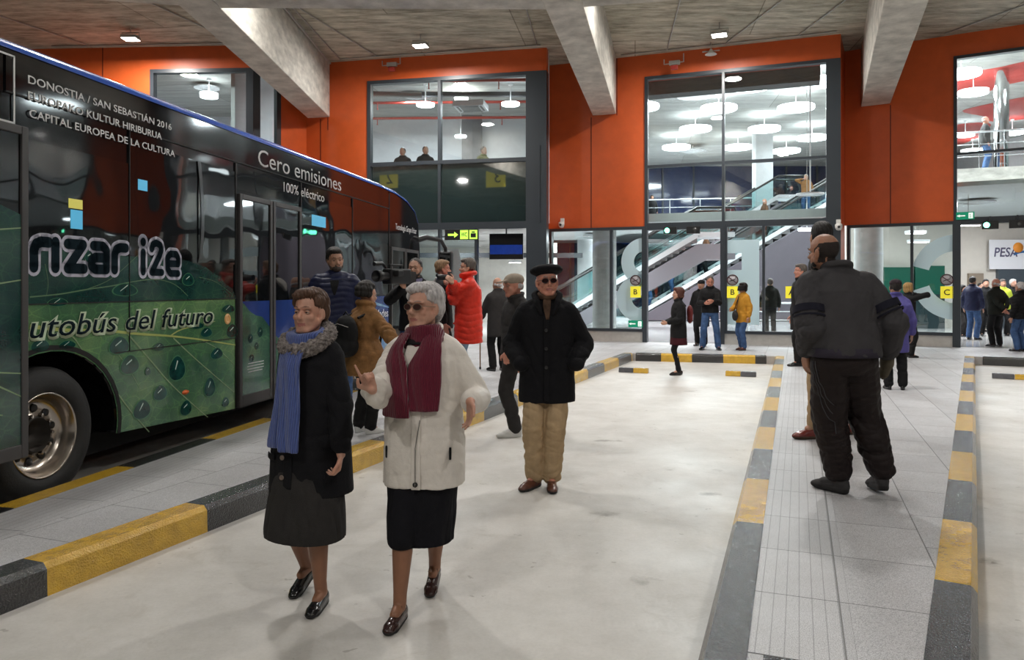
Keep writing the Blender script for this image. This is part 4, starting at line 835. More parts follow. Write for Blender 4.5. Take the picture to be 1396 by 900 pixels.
# --- windows
def pane(s0, s1, z0, z1, name='side_window', m=None, th=.008): return MB().box(s0, s1, -th, 0, z0, z1).build(name, m or m_bglass, bus)
pane(-1.0, .12, 1.83, 2.56); pane(.14, 1.08, 1.81, 2.74, 'side_window'); pane(1.12, 1.775, 1.78, 2.74)
pane(3.33, 4.97, 1.43, 2.70); pane(5.02, 6.55, 1.43, 2.24); pane(1.81, 3.28, 2.56, 2.80, 'door_header')
pane(-1.1, 6.58, 2.85, 3.10, 'roof_side_panel', m_bblack, .012)
MB().prism([(6.62, 2.2), (8.30, 2.2), (8.26, 2.70), (8.05, 2.9), (7.6, 3.03), (7.0, 3.10), (6.62, 3.12)], .0, .012, 0, XZ).build('front_side_panel', m_bblack, bus)
pane(5.02, 6.58, 2.27, 2.83, 'upper_side_panel', m_bblack, .006)
sm = MB()
for s0, s1, z0, z1 in ((.127, .135, 1.02, 2.83), (-1.1, 1.78, 1.425, 1.433), (-.05, 1.78, 1.018, 1.024), (1.778, 1.80, .3, 2.83), (-1.1, 6.6, 2.84, 2.85), (3.30, 3.325, .3, 2.83), (4.985, 5.0, 1.4, 2.83), (6.6, 6.618, .3, 3.1), (3.33, 6.6, 1.405, 1.42)):
    sm.box(s0, s1, -.0145, 0, z0, z1)
sm.build('panel_joint', m_seam, bus)
# curved grey strip on the glass: a wavy beam reflection put in as colour
pl = MB()
for k in range(12):
    t0, t1 = k/12, (k+1)/12; f = lambda t: 1.10+.10*math.sin(t*2.2)-.06*t; pl.add([(f(t0), -.012, 2.74-.93*t0), (f(t1), -.012, 2.74-.93*t1), (f(t1)+.05, -.012, 2.74-.93*t1), (f(t0)+.05, -.012, 2.74-.93*t0)], [(0, 1, 2, 3)])
pl.build('window_pillar', mat('pillar_grey', (.10, .10, .105), .15, metal=.6), bus)
# --- middle door
def door_leaf(s0, s1, z0, z1, y=-.02, name='door', prints=None, split=1.40, fw=.055, bot=.12):
    t = bpy.data.objects.new(name, None); link(t); t.parent = bus; t.location = (s0, y, z0); w_ = s1-s0; h_ = z1-z0
    fr = MB().box(0, fw, -.02, .03, 0, h_).box(w_-fw, w_, -.02, .03, 0, h_).box(fw, w_-fw, -.02, .03, 0, bot).box(fw, w_-fw, -.02, .03, h_-fw, h_)
    fr.build('door_frame', m_bframe, t, bevel=.006)
    MB().box(fw, w_-fw, -.004, .004, bot, h_-fw).build('door_glass', m_bglass, t)
    if prints: prints(t, s0, z0, w_, h_, fw, bot)
    return t
def prA(t, s0, z0, w_, h_, fw, bot):
    MB().box(fw, w_-fw, -.008, -.004, bot, split_z-z0).build('blue_print', m_pblue, t)
    hp = [(1.86, 1.385), (1.93, 1.36), (2.03, 1.29), (2.16, 1.24), (2.30, 1.22), (2.42, 1.14), (2.47, 1.10)] if s0 < 2.2 else [(2.56, 1.0), (2.66, .97), (2.8, .92), (2.9, .84), (3.02, .78), (3.2, .68)]
    hp = [(a-s0, b-z0) for a, b in hp]; hp = [(max(fw, min(w_-fw, a)), b) for a, b in hp]
    MB().prism([(fw, bot), (w_-fw, bot)]+hp[::-1]+([(fw, hp[0][1])] if hp[0][0] > fw else []), .008, .011, 0, XZ).build('leaf_print', m_leafm, t)
    dd = MB(); rs = random.Random(int(s0*10))
    for k in range(6):
        cx = rs.uniform(fw+.08, w_-fw-.08); cz = rs.uniform(bot+.25, hp[len(hp)//2][1]-.08); rx, rz = rs.uniform(.03, .06), rs.uniform(.03, .055)
        dd.add([(cx+rx*math.cos(a), -.0125, cz+rz*math.sin(a)) for a in [2*PI*j/14 for j in range(14)]], [tuple(range(14))], 0)
        dd.add([(cx-.3*rx, -.014, cz), (cx+.1*rx, -.014, cz+.2*rz), (cx+.2*rx, -.014, cz+.5*rz), (cx-.1*rx, -.014, cz+.2*rz)], [(0, 1, 2, 3)], 1)
    dd.build('printed_droplets', [m_drop, m_glint], t)
    sl = MB()
    for k in range(4): sl.box(w_*.22+.02*(k == 0)+.02*(k == 3), w_*.72-.03*(k == 3), -.0135, -.012, .44-k*.03, .447-k*.03)
    sl.build('printed_fine_lines', m_txtw, t)
split_z = 1.395
door_leaf(1.82, 2.53, .29, 2.52, prints=prA); door_leaf(2.55, 3.27, .29, 2.52, prints=prA)
# open sliding leaf of the rear door
def prB(t, s0, z0, w_, h_, fw, bot):
    MB().prism([(fw, bot), (w_-fw, bot), (w_-fw, 2.02-z0), (w_*.7, 2.13-z0), (w_*.35, 2.18-z0), (fw, 2.2-z0)], .008, .011, 0, XZ).build('leaf_print', m_leafd, t)
    v = MB()
    for a in ((.2, .7, w_-fw, .55), (.2, 1.0, w_-fw, 1.16), (.2, 1.35, w_-fw, 1.50), (.9, .6, w_-fw, .40), (.3, .5, w_-.2, .3)):
        v.add([(a[0], -.0125, a[1]), (a[2], -.0125, a[3]), (a[2], -.0125, a[3]+.008), (a[0], -.0125, a[1]+.02)], [(0, 1, 2, 3)])
    v.build('leaf_vein', m_vein2, t)
rd = door_leaf(-2.45, -1.085, .43, 2.60, y=-.15, name='sliding_door', prints=prB, bot=.09)
MB().bar((-1.3, -.02, 2.5), (-1.3, -.14, 2.5), .05).bar((-1.3, -.02, .6), (-1.3, -.14, .6), .05).build('sliding_door_arm', m_bframe, bus)
# --- blue print toward the front, front door
MB().prism([(3.33, .3)]+[(4.4, .3)]+[p for p in arch(FW)[::-1] if p[0] > 4.4 and p[0] < 6.0]+[(6.59, .3), (6.59, 1.40), (3.33, 1.40)], .004, .007, 0, XZ).build('blue_print', m_pblue, bus)
MB().prism([(3.33, .3), (3.9, .3), (3.86, .55), (3.7, .62), (3.55, .66), (3.33, .70)], .007, .010, 0, XZ).build('leaf_print', m_leafm, bus)
MB().prism([(3.5, 1.39), (4.0, 1.05), (4.1, 1.0), (3.72, 1.39)], .007, .009, 0, XZ).build('white_print', m_halo, bus)
MB().prism([(5.0, .98), (5.5, .85), (6.1, .80), (6.59, .62), (6.59, .3), (5.95, .3), (5.93, .7), (5.7, .98), (5.2, 1.1)], .007, .010, 0, XZ).build('sky_print', m_sky, bus)
MB().prism([(5.0, 1.39), (5.6, 1.36), (6.59, 1.22), (6.59, 1.2), (5.6, 1.30), (5.0, 1.33)], .0075, .010, 0, XZ).build('sky_print', m_sky, bus)
door_leaf(6.66, 7.42, .32, 2.22, split=1.4); door_leaf(7.44, 8.2, .32, 2.22)
MB().prism([(8.455, 1.25), (8.49, 1.3), (8.42, 2.3), (8.33, 2.7), (8.30, 2.68), (8.38, 2.28)], -.06, -2.44, 0, XZ).build('windscreen', m_bglass, bus)
# mirror
mr_ = bpy.data.objects.new('wing_mirror', None); link(mr_); mr_.parent = bus; mr_.location = (8.3, 0, 2.42)
MB().tube([(0, .05, 0), (.12, -.12, .06), (.5, -.30, .03), (.62, -.36, -.12), (.64, -.37, -.3)], [.06, .05, .04, .035, .03], 10).build('mirror_arm', m_black, mr_)
MB().box(.54, .72, -.50, -.24, -.72, -.18).build('mirror_housing', m_black, mr_, bevel=.04, bseg=3)
MB().box(.535, .54, -.47, -.27, -.68, -.22).build('mirror_glass', mat('mirror_silver', (.5, .55, .58), .03, metal=1), mr_)
# --- writing
def btext(b, s, z, h, w_, m=None, off=0, y=-.014, **k): return text(b, m or m_txtw, bus, s, y, z, h, w_, off=off, **k)
btext('DONOSTIA / SAN SEBASTIÁN 2016', -.92, 2.945, .056, 1.61, off=.012); btext('EUROPAKO KULTUR HIRIBURUA', -.92, 2.835, .056, 1.47, off=.012); btext('CAPITAL EUROPEA DE LA CULTURA', -.91, 2.715, .056, 1.65, off=.012)
fr = MB()
for s0, s1, z0, z1 in ((-1.65, -1.03, 3.085, 3.097), (-1.65, -1.03, 2.64, 2.652), (-1.042, -1.03, 2.64, 3.097), (-1.65, -1.638, 2.64, 3.097)): fr.box(s0, s1, -.016, -.012, z0, z1)
fr.build('white_outline', m_txtw, bus)
GL = {'I': ([[(0, 0), (0, .64)]], .30), 'i': ([[(0, 0), (0, .62)], [(0, .93), (0, .94)]], .30), 'r': ([[(0, 0), (0, .42), (.05, .56), (.16, .62), (.34, .62)]], .50), 'z': ([[(0, .62), (.40, .62), (0, 0), (.42, 0)]], .62),
      'a': ([[(.06, .62), (.32, .62), (.42, .52), (.42, 0), (.10, 0), (0, .08), (0, .22), (.10, .31), (.42, .31)]], .66), '2': ([[(0, .74), (.04, .88), (.16, .94), (.30, .88), (.34, .72), (.28, .55), (0, 0), (.36, 0)]], .58),
      'e': ([[(.02, .30), (.40, .30), (.40, .50), (.32, .62), (.10, .62), (0, .50), (0, .12), (.10, -.02), (.40, -.02)]], .62)}
def stroked(word, s0, z0, h, w_, sw, m, y, name):
    """heavy rounded stroke letters like the wordmark on the side"""
    x = 0; mb = MB(); adv = sum(GL[c][1] for c in word)-.14; sx = w_/adv
    def P(a): return (s0+a[0]*sx, z0+a[1]*h)
    for c in word:
        st, ad = GL[c]
        for pl_ in st:
            pts = [P((x+a, b)) for a, b in pl_]
            r_ = sw/2*(1.15 if len(pl_) == 2 and pl_[0][1] > .9 else 1)
            for p in pts: mb.add([(p[0]+r_*math.cos(t), y, p[1]+r_*math.sin(t)) for t in [2*PI*k/16 for k in range(16)]], [tuple(range(16))])
            for p, q in zip(pts[:-1], pts[1:]):
                dx, dz = q[0]-p[0], q[1]-p[1]; l = math.hypot(dx, dz) or 1; nx, nz = -dz/l*r_, dx/l*r_
                mb.add([(p[0]-nx, y, p[1]-nz), (q[0]-nx, y, q[1]-nz), (q[0]+nx, y, q[1]+nz), (p[0]+nx, y, p[1]+nz)], [(0, 1, 2, 3)])
        x += ad
    return mb.build(name, m, bus)
stroked('IrIzar', -.985, 1.685, .29, 1.075, .125, m_halo, -.0115, 'lettering_halo'); stroked('IrIzar', -.985, 1.685, .29, 1.075, .076, m_txtd, -.0145, 'lettering')
stroked('i2e', .30, 1.675, .27, .52, .115, m_halo, -.0115, 'lettering_halo'); stroked('i2e', .30, 1.675, .27, .52, .062, m_txtd, -.0145, 'lettering')
btext('Autobús del futuro', -1.17, 1.185, .17, 2.55, m_haloy, off=.05, y=-.0115, shear=.22, name='lettering_halo'); btext('Autobús del futuro', -1.15, 1.195, .16, 2.5, m_txtd, off=.002, y=-.0145, shear=.22)
btext('Cero emisiones', 2.24, 2.88, .185, 2.32, off=-.002); btext('100% eléctrico', 2.84, 2.665, .115, 1.15, off=.004)
btext('Tecnología Grupo Irizar', 6.93, 2.53, .10, 1.2, y=-.015); btext('de las ciudades', 5.1, 1.06, .13, 1.45, y=-.012, off=.005)
# small lit displays behind the windows
m_disp = mat('cyan_display', (.05, .3, .5), .3, emit=(.12, .55, .85), es=.35)
MB().box(.24, .36, -.011, -.008, 2.36, 2.45).build('lit_display', m_disp, bus); MB().box(3.62, 4.05, -.011, -.008, 2.33, 2.47).build('lit_display', m_disp, bus)
MB().box(-.52, -.40, -.011, -.008, 1.98, 2.12).build('lit_display', m_disp, bus)
m_dy = mat('yellow_display', (.5, .45, .1), .3, emit=(.6, .55, .1), es=.4); MB().box(-.54, -.40, -.011, -.008, 2.13, 2.2).build('lit_display', m_dy, bus)
# ================================================================== PEOPLE TOOLKIT
def sphere_pts(nu=10, nv=7):
    v = [(0, 0, -1)]; f = []
    for j in range(1, nv):
        ph = -PI/2+PI*j/nv
        for i in range(nu): v.append((math.cos(ph)*math.cos(2*PI*i/nu), math.cos(ph)*math.sin(2*PI*i/nu), math.sin(ph)))
    v.append((0, 0, 1))
    for i in range(nu): f.append((0, 1+(i+1) % nu, 1+i))
    for j in range(nv-2):
        for i in range(nu): a = 1+j*nu+i; b = 1+j*nu+(i+1) % nu; f.append((a, b, b+nu, a+nu))
    t = len(v)-1
    for i in range(nu): f.append((t, 1+(nv-2)*nu+i, 1+(nv-2)*nu+(i+1) % nu))
    return np.array(v), f
_SV, _SF = sphere_pts(16, 10)
class Blob:
    """closed primitives gathered and fused into one smooth skin"""
    def __init__(s): s.v = []; s.f = []; s.n = 0
    def _add(s, v, f):
        s.v.append(np.asarray(v, float)); s.f += [tuple(i+s.n for i in q) for q in f]; s.n += len(v); return s
    def ell(s, c, r, R=None):
        v = _SV*np.array(r if hasattr(r, '__len__') else (r, r, r)); 
        if R is not None: v = v @ np.array(R.to_3x3()).T
        return s._add(v+np.array(c), _SF)
    def cap(s, p, q, r0, r1=None, n=14):
        p = np.array(p, float); q = np.array(q, float); r1 = r0 if r1 is None else r1; d = q-p; L = np.linalg.norm(d)
        if L < 1e-5: return s.ell(p, r0)
        d /= L; u = np.array((0, 0, 1.)) if abs(d[2]) < .9 else np.array((1., 0, 0)); x = np.cross(d, u); x /= np.linalg.norm(x); y = np.cross(d, x)
        rings = []
        for k in range(5): a = -PI/2+PI/2*k/4; rings.append((p+d*r0*math.sin(a), r0*math.cos(a)))
        for k in range(5): a = PI/2*k/4; rings.append((q+d*r1*math.sin(a), r1*math.cos(a)))
        vs = [rings[0][0]]; ang = np.arange(n)*2*PI/n; f = []
        for c, r in rings[1:-1]: vs += list(c+np.outer(np.cos(ang), x)*r+np.outer(np.sin(ang), y)*r)
        vs.append(rings[-1][0]); m = len(rings)-2
        for i in range(n): f.append((0, 1+i, 1+(i+1) % n))
        for j in range(m-1):
            for i in range(n): a = 1+j*n+i; b = 1+j*n+(i+1) % n; f.append((a, a+n, b+n, b))
        t = len(vs)-1
        for i in range(n): f.append((t, 1+(m-1)*n+(i+1) % n, 1+(m-1)*n+i))
        return s._add(vs, f)
    def chain(s, pts, rs):
        for i in range(len(pts)-1): s.cap(pts[i], pts[i+1], rs[i], rs[i+1])
        return s
    def loft(s, rings, n=28, p=2.3):
        """rings: (cx,cy,z,rx,ry) from top to bottom; superellipse sections"""
        ang = np.arange(n)*2*PI/n; c, sn = np.cos(ang), np.sin(ang); vs = []; f = []
        for cx, cy, z, rx, ry in rings:
            k = (np.abs(c)**p+np.abs(sn)**p)**(-1/p); vs += list(np.stack([cx+rx*c*k, cy+ry*sn*k, np.full(n, z)], 1))
        m = len(rings)
        for j in range(m-1):
            for i in range(n): a = j*n+i; b = j*n+(i+1) % n; f.append((a, a+n, b+n, b))
        f.append(tuple(range(n))); f.append(tuple(range((m-1)*n, m*n))[::-1])
        return s._add(vs, f)
    def rawmesh(s):
        me = bpy.data.meshes.new('raw'); me.from_pydata(np.concatenate(s.v).tolist(), [], s.f); return me
def fuse(name, blob, voxel, mats, parent, smooth=4, post=None, fac=.5):
    me = blob.rawmesh(); bm = bmesh_fix(me)
    t = bpy.data.objects.new('tmp', me); link(t)
    r = t.modifiers.new('r', 'REMESH'); r.mode = 'VOXEL'; r.voxel_size = voxel; r.use_smooth_shade = True
    if smooth: sm = t.modifiers.new('s', 'SMOOTH'); sm.iterations = smooth; sm.factor = fac
    dg = bpy.context.evaluated_depsgraph_get(); ev = bpy.data.meshes.new_from_object(t.evaluated_get(dg))
    bpy.data.objects.remove(t); bpy.data.meshes.remove(me)
    ev.materials.clear()
    for m in (mats if isinstance(mats, (list, tuple)) else [mats]): ev.materials.append(m)
    n = len(ev.vertices); co = np.zeros(n*3); ev.vertices.foreach_get('co', co); co = co.reshape(-1, 3)
    nr = np.zeros(n*3); ev.vertices.foreach_get('normal', nr); nr = nr.reshape(-1, 3)
    if post:
        mi = post(co, nr)
        ev.vertices.foreach_set('co', co.ravel())
        if mi is not None:
            nl = len(ev.polygons); ls = np.zeros(nl, int); ev.polygons.foreach_get('loop_start', ls); vi = np.zeros(len(ev.loops), int); ev.loops.foreach_get('vertex_index', vi)
            ev.polygons.foreach_set('material_index', mi[vi[ls]].astype(np.int32))
    ev.polygons.foreach_set('use_smooth', np.ones(len(ev.polygons), bool)); ev.update(); ev.name = name
    return newobj(name, ev, parent)
import bmesh
def bmesh_fix(me):
    b = bmesh.new(); b.from_mesh(me); bmesh.ops.recalc_face_normals(b, faces=b.faces); b.to_mesh(me); b.free()
def folds(co, nr, amp, freq=(9, 9, 5), seed=0, mask=None):
    """soft cloth creases"""
    rs = np.random.RandomState(seed); d = np.zeros(len(co)); w_ = np.stack([np.sin(co @ (rs.randn(3)*9)+rs.rand()*6) for _ in range(4)], 1)
    for k in range(7):
        v = rs.randn(3)*np.array(freq)*(1+.55*k); ph = co @ v*.62+w_ @ rs.randn(4)*.9+rs.rand()*6
        gate = .5+.5*np.sin(co @ (rs.randn(3)*6)+rs.rand()*6+w_[:, k % 4]); d += gate*(np.abs(np.sin(ph))**.7-.72)/(1+.28*k)
    d *= amp*1.05
    if mask is not None: d *= mask
    co += nr*d[:, None]
def ik(a, c, l1, l2, pole):
    a, c = Vector(a), Vector(c); d = c-a; L = min(d.length, (l1+l2)*.999); d.normalize(); c = a+d*L
    x = (l1*l1-l2*l2+L*L)/(2*L); h = math.sqrt(max(0, l1*l1-x*x)); p = Vector(pole); p = p-d*p.dot(d)
    p = p.normalized() if p.length > 1e-6 else Vector((0, 1, 0)); return a+d*x+p*h, c
def skinmat(name, col, var=.1): 
    m = mat(name, col, .5, var=var, vscale=16, bump=.12, bscale=130, col2=(min(1, col[0]*1.12), col[1]*.93, col[2]*.88)); return m
SK = {'pale': (.52, .31, .22), 'old': (.50, .29, .21), 'ruddy': (.50, .24, .17), 'tan': (.32, .17, .105), 'mid': (.44, .26, .18)}
m_lip = mat('lips', (.36, .13, .11), .45); m_eyew = mat('eye_white', (.34, .30, .27), .25); m_iris = mat('eye_iris', (.03, .02, .015), .1); m_brow = mat('eyebrow_hair', (.08, .055, .04), .8)
m_stock = mat('tan_stockings', (.27, .125, .07), .5, var=.06, vscale=20)
def cloth(name, col, rough=.85, bump=.25, bscale=220, var=.12, sheen=.0, **k): return mat(name, col, rough, var=var, vscale=14, bump=bump, bscale=bscale, sheen=sheen, spec=.25, **k)
def knit(name, col, sc=200, lo=.55):
    m = mat(name, col, .9, spec=.2, sheen=.3); n = m.node_tree.nodes; L = m.node_tree.links; tc = n.new('ShaderNodeTexCoord'); wv = n.new('ShaderNodeTexWave'); wv.inputs['Scale'].default_value = sc/6; wv.bands_direction = 'X'; wv.inputs['Distortion'].default_value = .6
    L.new(tc.outputs['Object'], wv.inputs[0]); r = n.new('ShaderNodeValToRGB'); r.color_ramp.elements[0].color = (*[c*lo for c in col], 1); r.color_ramp.elements[1].color = (*col, 1); L.new(wv.outputs[0], r.inputs[0]); L.new(r.outputs[0], n['Principled BSDF'].inputs['Base Color'])
    bp = n.new('ShaderNodeBump'); bp.inputs['Strength'].default_value = .6; bp.inputs['Distance'].default_value = .01; L.new(wv.outputs[0], bp.inputs['Height']); L.new(bp.outputs[0], n['Principled BSDF'].inputs['Normal']); return m
def hairmat(name, col):
    return mat(name, col, .55, var=.45, vscale=26, bump=.5, bscale=55, stretch=(2.6, 2.6, .55), spec=.4)
def head_prims(b, T, s, q, fat=1.0, ears=True):
    """T: head matrix (origin mid-head, +Y the face)"""
    def P(x, y, z): return tuple(T @ Vector((x*s, y*s, z*s)))
    R = T.to_3x3().to_4x4()
    b.ell(P(0, -.012, .03), (.076*s, .095*s, .09*s), R); b.ell(P(0, .022, -.03), (.063*s*fat, .067*s, .083*s), R)
    b.ell(P(0, .045, -.075), (.038*s*fat, .042*s, .036*s), R); b.cap(P(-.02, .066, -.093), P(.02, .066, -.093), .018*s)
    for x in (-1, 1):
        b.ell(P(x*.044*fat, .028, -.045), (.026*s, .03*s, .038*s), R)
        b.cap(P(x*.055*fat, .01, -.045), P(x*.026, .052, -.088), .022*s, .02*s)
        if ears:
            b.ell(P(x*.079, -.004, -.008), (.008*s, .019*s, .031*s), R @ Matrix.Rotation(x*.22, 4, 'Z')); b.ell(P(x*.077, .006, -.03), (.008*s, .01*s, .012*s), R)
    if q >= 2:
        b.cap(P(0, .078, .012), P(0, .104, -.022), .0075*s, .0115*s); b.ell(P(0, .098, -.028), (.016*s, .012*s, .009*s), R)
        for x in (-1, 1):
            b.ell(P(x*.036, .058, -.022), (.026*s, .022*s, .024*s), R); b.cap(P(x*.012, .084, .028), P(x*.044, .072, .027), .0085*s, .007*s)
        b.cap(P(-.016, .081, -.053), P(.016, .081, -.053), .0078*s); b.cap(P(-.013, .079, -.064), P(.013, .079, -.064), .0085*s)
    else: b.cap(P(0, .08, .01), P(0, .102, -.022), .008*s, .013*s)
def hand_prims(b, wr, d, nrm, thumb, k, curls, tc=.5, spread=1.0):
    """wr wrist, d pointing along the hand, nrm palm side, thumb = unit vector to the thumb side"""
    wr, d, nrm = Vector(wr), Vector(d).normalized(), Vector(nrm); nrm = (nrm-d*nrm.dot(d)).normalized(); t = d.cross(nrm); 
    if t.dot(Vector(thumb)) < 0: t = -t
    for j, off in enumerate((.027, .009, -.009, -.026)):
        b.cap(wr+t*off*.6*k+d*.008*k, wr+d*(.084-abs(j-1)*.004)*k+t*off*k, .0155*k, .0115*k)
        base = wr+d*(.086-abs(j-1)*.004)*k+t*off*1.05*k; ln = (.072, .08, .074, .058)[j]*k; a = 0; p = base; rr = (.0088, .009, .0085, .0075)[j]*k
        c = curls[j] if hasattr(curls, '__len__') else curls
        for seg, (fr, ca) in enumerate(((.45, .85), (.31, 1.0), (.24, .75))):
            a += c*ca; q = p+(d*math.cos(a)+nrm*math.sin(a)+t*off*.9*spread*math.cos(a))*ln*fr; b.cap(p, q, rr*(1-.1*seg), rr*(1-.1*(seg+1))); p = q
    p = wr+d*.022*k+t*.026*k; q = p+(d*.62+t*.68+nrm*.25*tc).normalized()*.042*k; b.cap(p, q, .015*k, .0115*k)
    r = q+(d*(.95-.3*tc)+t*.35*(1-tc)+nrm*.55*tc).normalized()*.034*k; b.cap(q, r, .0112*k, .0098*k); b.cap(r, r+(d*.9+nrm*.45*tc-t*.25*tc).normalized()*.024*k, .0095*k, .008*k)
def shoe(parent, ank, yaw, k, m, msole, q, lift=0, pitch=0, kind='shoe', gz=0.0):
    """heel under the ankle; toe along yaw (0 = +Y)"""
    b = Blob(); L = .245*k
    b.ell((0, -.035*k, .045*k), (.034*k, .04*k, .045*k)); b.cap((0, -.03*k, .05*k), (0, .03*k, .05*k), .036*k, .034*k); b.cap((0, .02*k, .045*k), (0, .11*k, .03*k), .036*k, .036*k)
    b.ell((0, .12*k, .026*k), (.043*k, .06*k, .03*k)); b.ell((0, .155*k, .02*k), (.036*k, .038*k, .024*k)); b.cap((0, -.035*k, .02*k), (0, .12*k, .015*k), .034*k, .04*k)
    if kind == 'boot': b.cap((0, -.01*k, .05*k), (0, -.012*k, .13*k), .044*k, .047*k)
    if kind == 'sneaker': b.cap((0, -.03*k, .06*k), (0, .0, .085*k), .04*k, .042*k); b.cap((0, .03*k, .06*k), (0, .1*k, .04*k), .034*k, .034*k)
    def post(co, nr):
        sole = co[:, 2] < (.022*k if kind != 'sneaker' else .03*k); co[:, 2] = np.maximum(co[:, 2], 0.0)
        hs = (co[:, 1] < -.0*k); 
        return np.where(sole, 1, 0)
    o = fuse('shoe', b, {3: .004, 2: .007, 1: .014}[q], [m, msole], parent, 3, post)
    o.matrix_local = Matrix.Translation(Vector((ank[0], ank[1], gz+lift))) @ Matrix.Rotation(-yaw, 4, 'Z') @ Matrix.Rotation(pitch, 4, 'X')
    if q == 3 and kind in ('shoe', 'sneaker'):
        lc = MB()
        for j in range(3): y = (.035+.02*j)*k; z = (.079-.011*j)*k; lc.tube([(-.022*k, y, z-.006), (0, y+.004, z+.005), (.022*k, y, z-.006)], .0028, 6)
        lc.tube([(0, .03*k, .088*k), (.025*k, .03*k, .10*k), (.032*k, .036*k, .08*k), (0, .03*k, .086*k)], .002, 5).tube([(0, .03*k, .088*k), (-.025*k, .032*k, .098*k), (-.03*k, .04*k, .078*k), (0, .03*k, .086*k)], .002, 5)
        lace = lc.build('lace', m_black if kind == 'shoe' else mat('grey_lace', (.2, .2, .2), .8), o)
    return o
VOX = {3: .0046, 2: .010, 1: .02}
def person(label, loc, rz, H=1.7, q=1, skin='mid', pose=None, coat=None, legs=None, shoes=None, hair=None, head=(0, 0, 0), female=False, group=None, fat=1.0, lean=(0, 0), stoop=0, extras=None, gz=0.0, name='person', hoff=(0, 0, 0)):
    """pose: lh/rh wrist targets (local), le/re elbow poles, lf/rf = (x, y, yaw, lift, pitch); head = (yaw, pitch, roll)
    +Y is where the body faces, +X its own right"""
    t = thing(name, label, 'person', loc, rz, group); k = H/1.7; pose = pose or {}; lx, ly = lean
    hipz = .525*H; shz = .805*H-stoop*.6; sw = (.165 if female else .185)*k*(.5+.5*fat); hw = .088*k
    def sp(z):      # spine offset
        u = max(0, min(1.15, (z-hipz)/(shz-hipz))); return Vector((lx*u, ly*u, 0))
    sh = {s: Vector((s*sw, 0, shz))+sp(shz) for s in (-1, 1)}; hp = {s: Vector((s*hw, 0, hipz)) for s in (-1, 1)}
    ua, fa, th, sn_ = .172*H, .152*H, .248*H, .246*H
    arms = {}; 
    for s, kk, ek in ((-1, 'lh', 'le'), (1, 'rh', 're')):
        w_ = pose.get(kk, (s*(sw+.07*k), .03, .49*H)); arms[s] = ik(sh[s], w_, ua, fa, pose.get(ek, (s*.5, -.8, 0)))
    lg = {}
    for s, kk in ((-1, 'lf'), (1, 'rf')):
        f = pose.get(kk, (s*.10*k, 0, s*.2, 0, 0)); an = Vector((f[0], f[1], .075*k+f[3])); kn, an = ik(hp[s], an, th, sn_, (f[0]*.3+math.sin(f[2])*.3, 1, 0)); lg[s] = (kn, an, f)
    hc = Vector((0, .015*k, .928*H-stoop))+sp(.93*H)+Vector((0, stoop*.9, 0))+Vector(hoff); hs = 1.0*k**.5*(.97 if female else 1.02)
    T = Matrix.Translation(hc) @ Euler((head[1], head[2], head[0]), 'XYZ').to_matrix().to_4x4()
    vox = VOX[q]; m_sk = skinmat('skin_'+skin, SK[skin])
    # ---- body
    b = Blob(); head_prims(b, T, hs, q, fat)
    nb = Vector((0, -.01, shz+.01*H))+sp(shz); b.cap(nb, tuple(T @ Vector((0, -.02*hs, -.05*hs))), .052*k, .05*k)
    b.cap((0, 0, hipz+.02), tuple(nb-Vector((0, 0, .08*k))), .10*k, .085*k); b.cap(tuple(sh[-1]*.6+nb*.4-Vector((0, 0, .05*k))), tuple(sh[1]*.6+nb*.4-Vector((0, 0, .05*k))), .05*k)
    bare = legs and legs.get('kind') == 'skirt'
    for s in (-1, 1):
        el, wr = arms[s]; b.cap(sh[s]-Vector((0, 0, .02)), el, .036*k, .031*k); b.cap(el, wr, .031*k, .024*k)
        hk = 'lhand' if s < 0 else 'rhand'; h = pose.get(hk, {})
        d = Vector(h.get('d', (wr-el).normalized())); nm = Vector(h.get('n', (-s, .1, 0))); tm = Vector(h.get('t', (0, 1, .1)))
        if h.get('hide'): pass
        elif q >= 2: hand_prims(b, wr, d, nm, tm, k*(.93 if female else 1.03), h.get('c', (.35, .42, .5, .55)), h.get('tc', .4))
        else:
            b.cap(wr, wr+d*.07*k, .024*k, .022*k)
            for j in range(4): b.cap(wr+d*.07*k+tm.normalized()*(.02-.013*j)*k, wr+d*(.125-.01*abs(j-1))*k+tm.normalized()*(.022-.015*j)*k+nm*.02, .0095*k)
            b.cap(wr+d*.03*k, wr+d*.07*k+tm.normalized()*.04*k, .011*k)
        kn, an, f = lg[s]; r_ = 1.0 if bare else .8
        b.cap(hp[s], kn, .07*k*r_, .052*k*r_); b.chain([kn, kn*.62+an*.38+Vector((0, -.012, 0)), an*.85+kn*.15, an], [.052*k*r_, .053*k*r_, .035*k*r_, .034*k*r_])
        fd = Vector((math.sin(f[2]), math.cos(f[2]), -.25)).normalized(); b.cap(an, an+fd*.07*k, .033*k, .026*k)
    Ti = np.array(T.inverted())
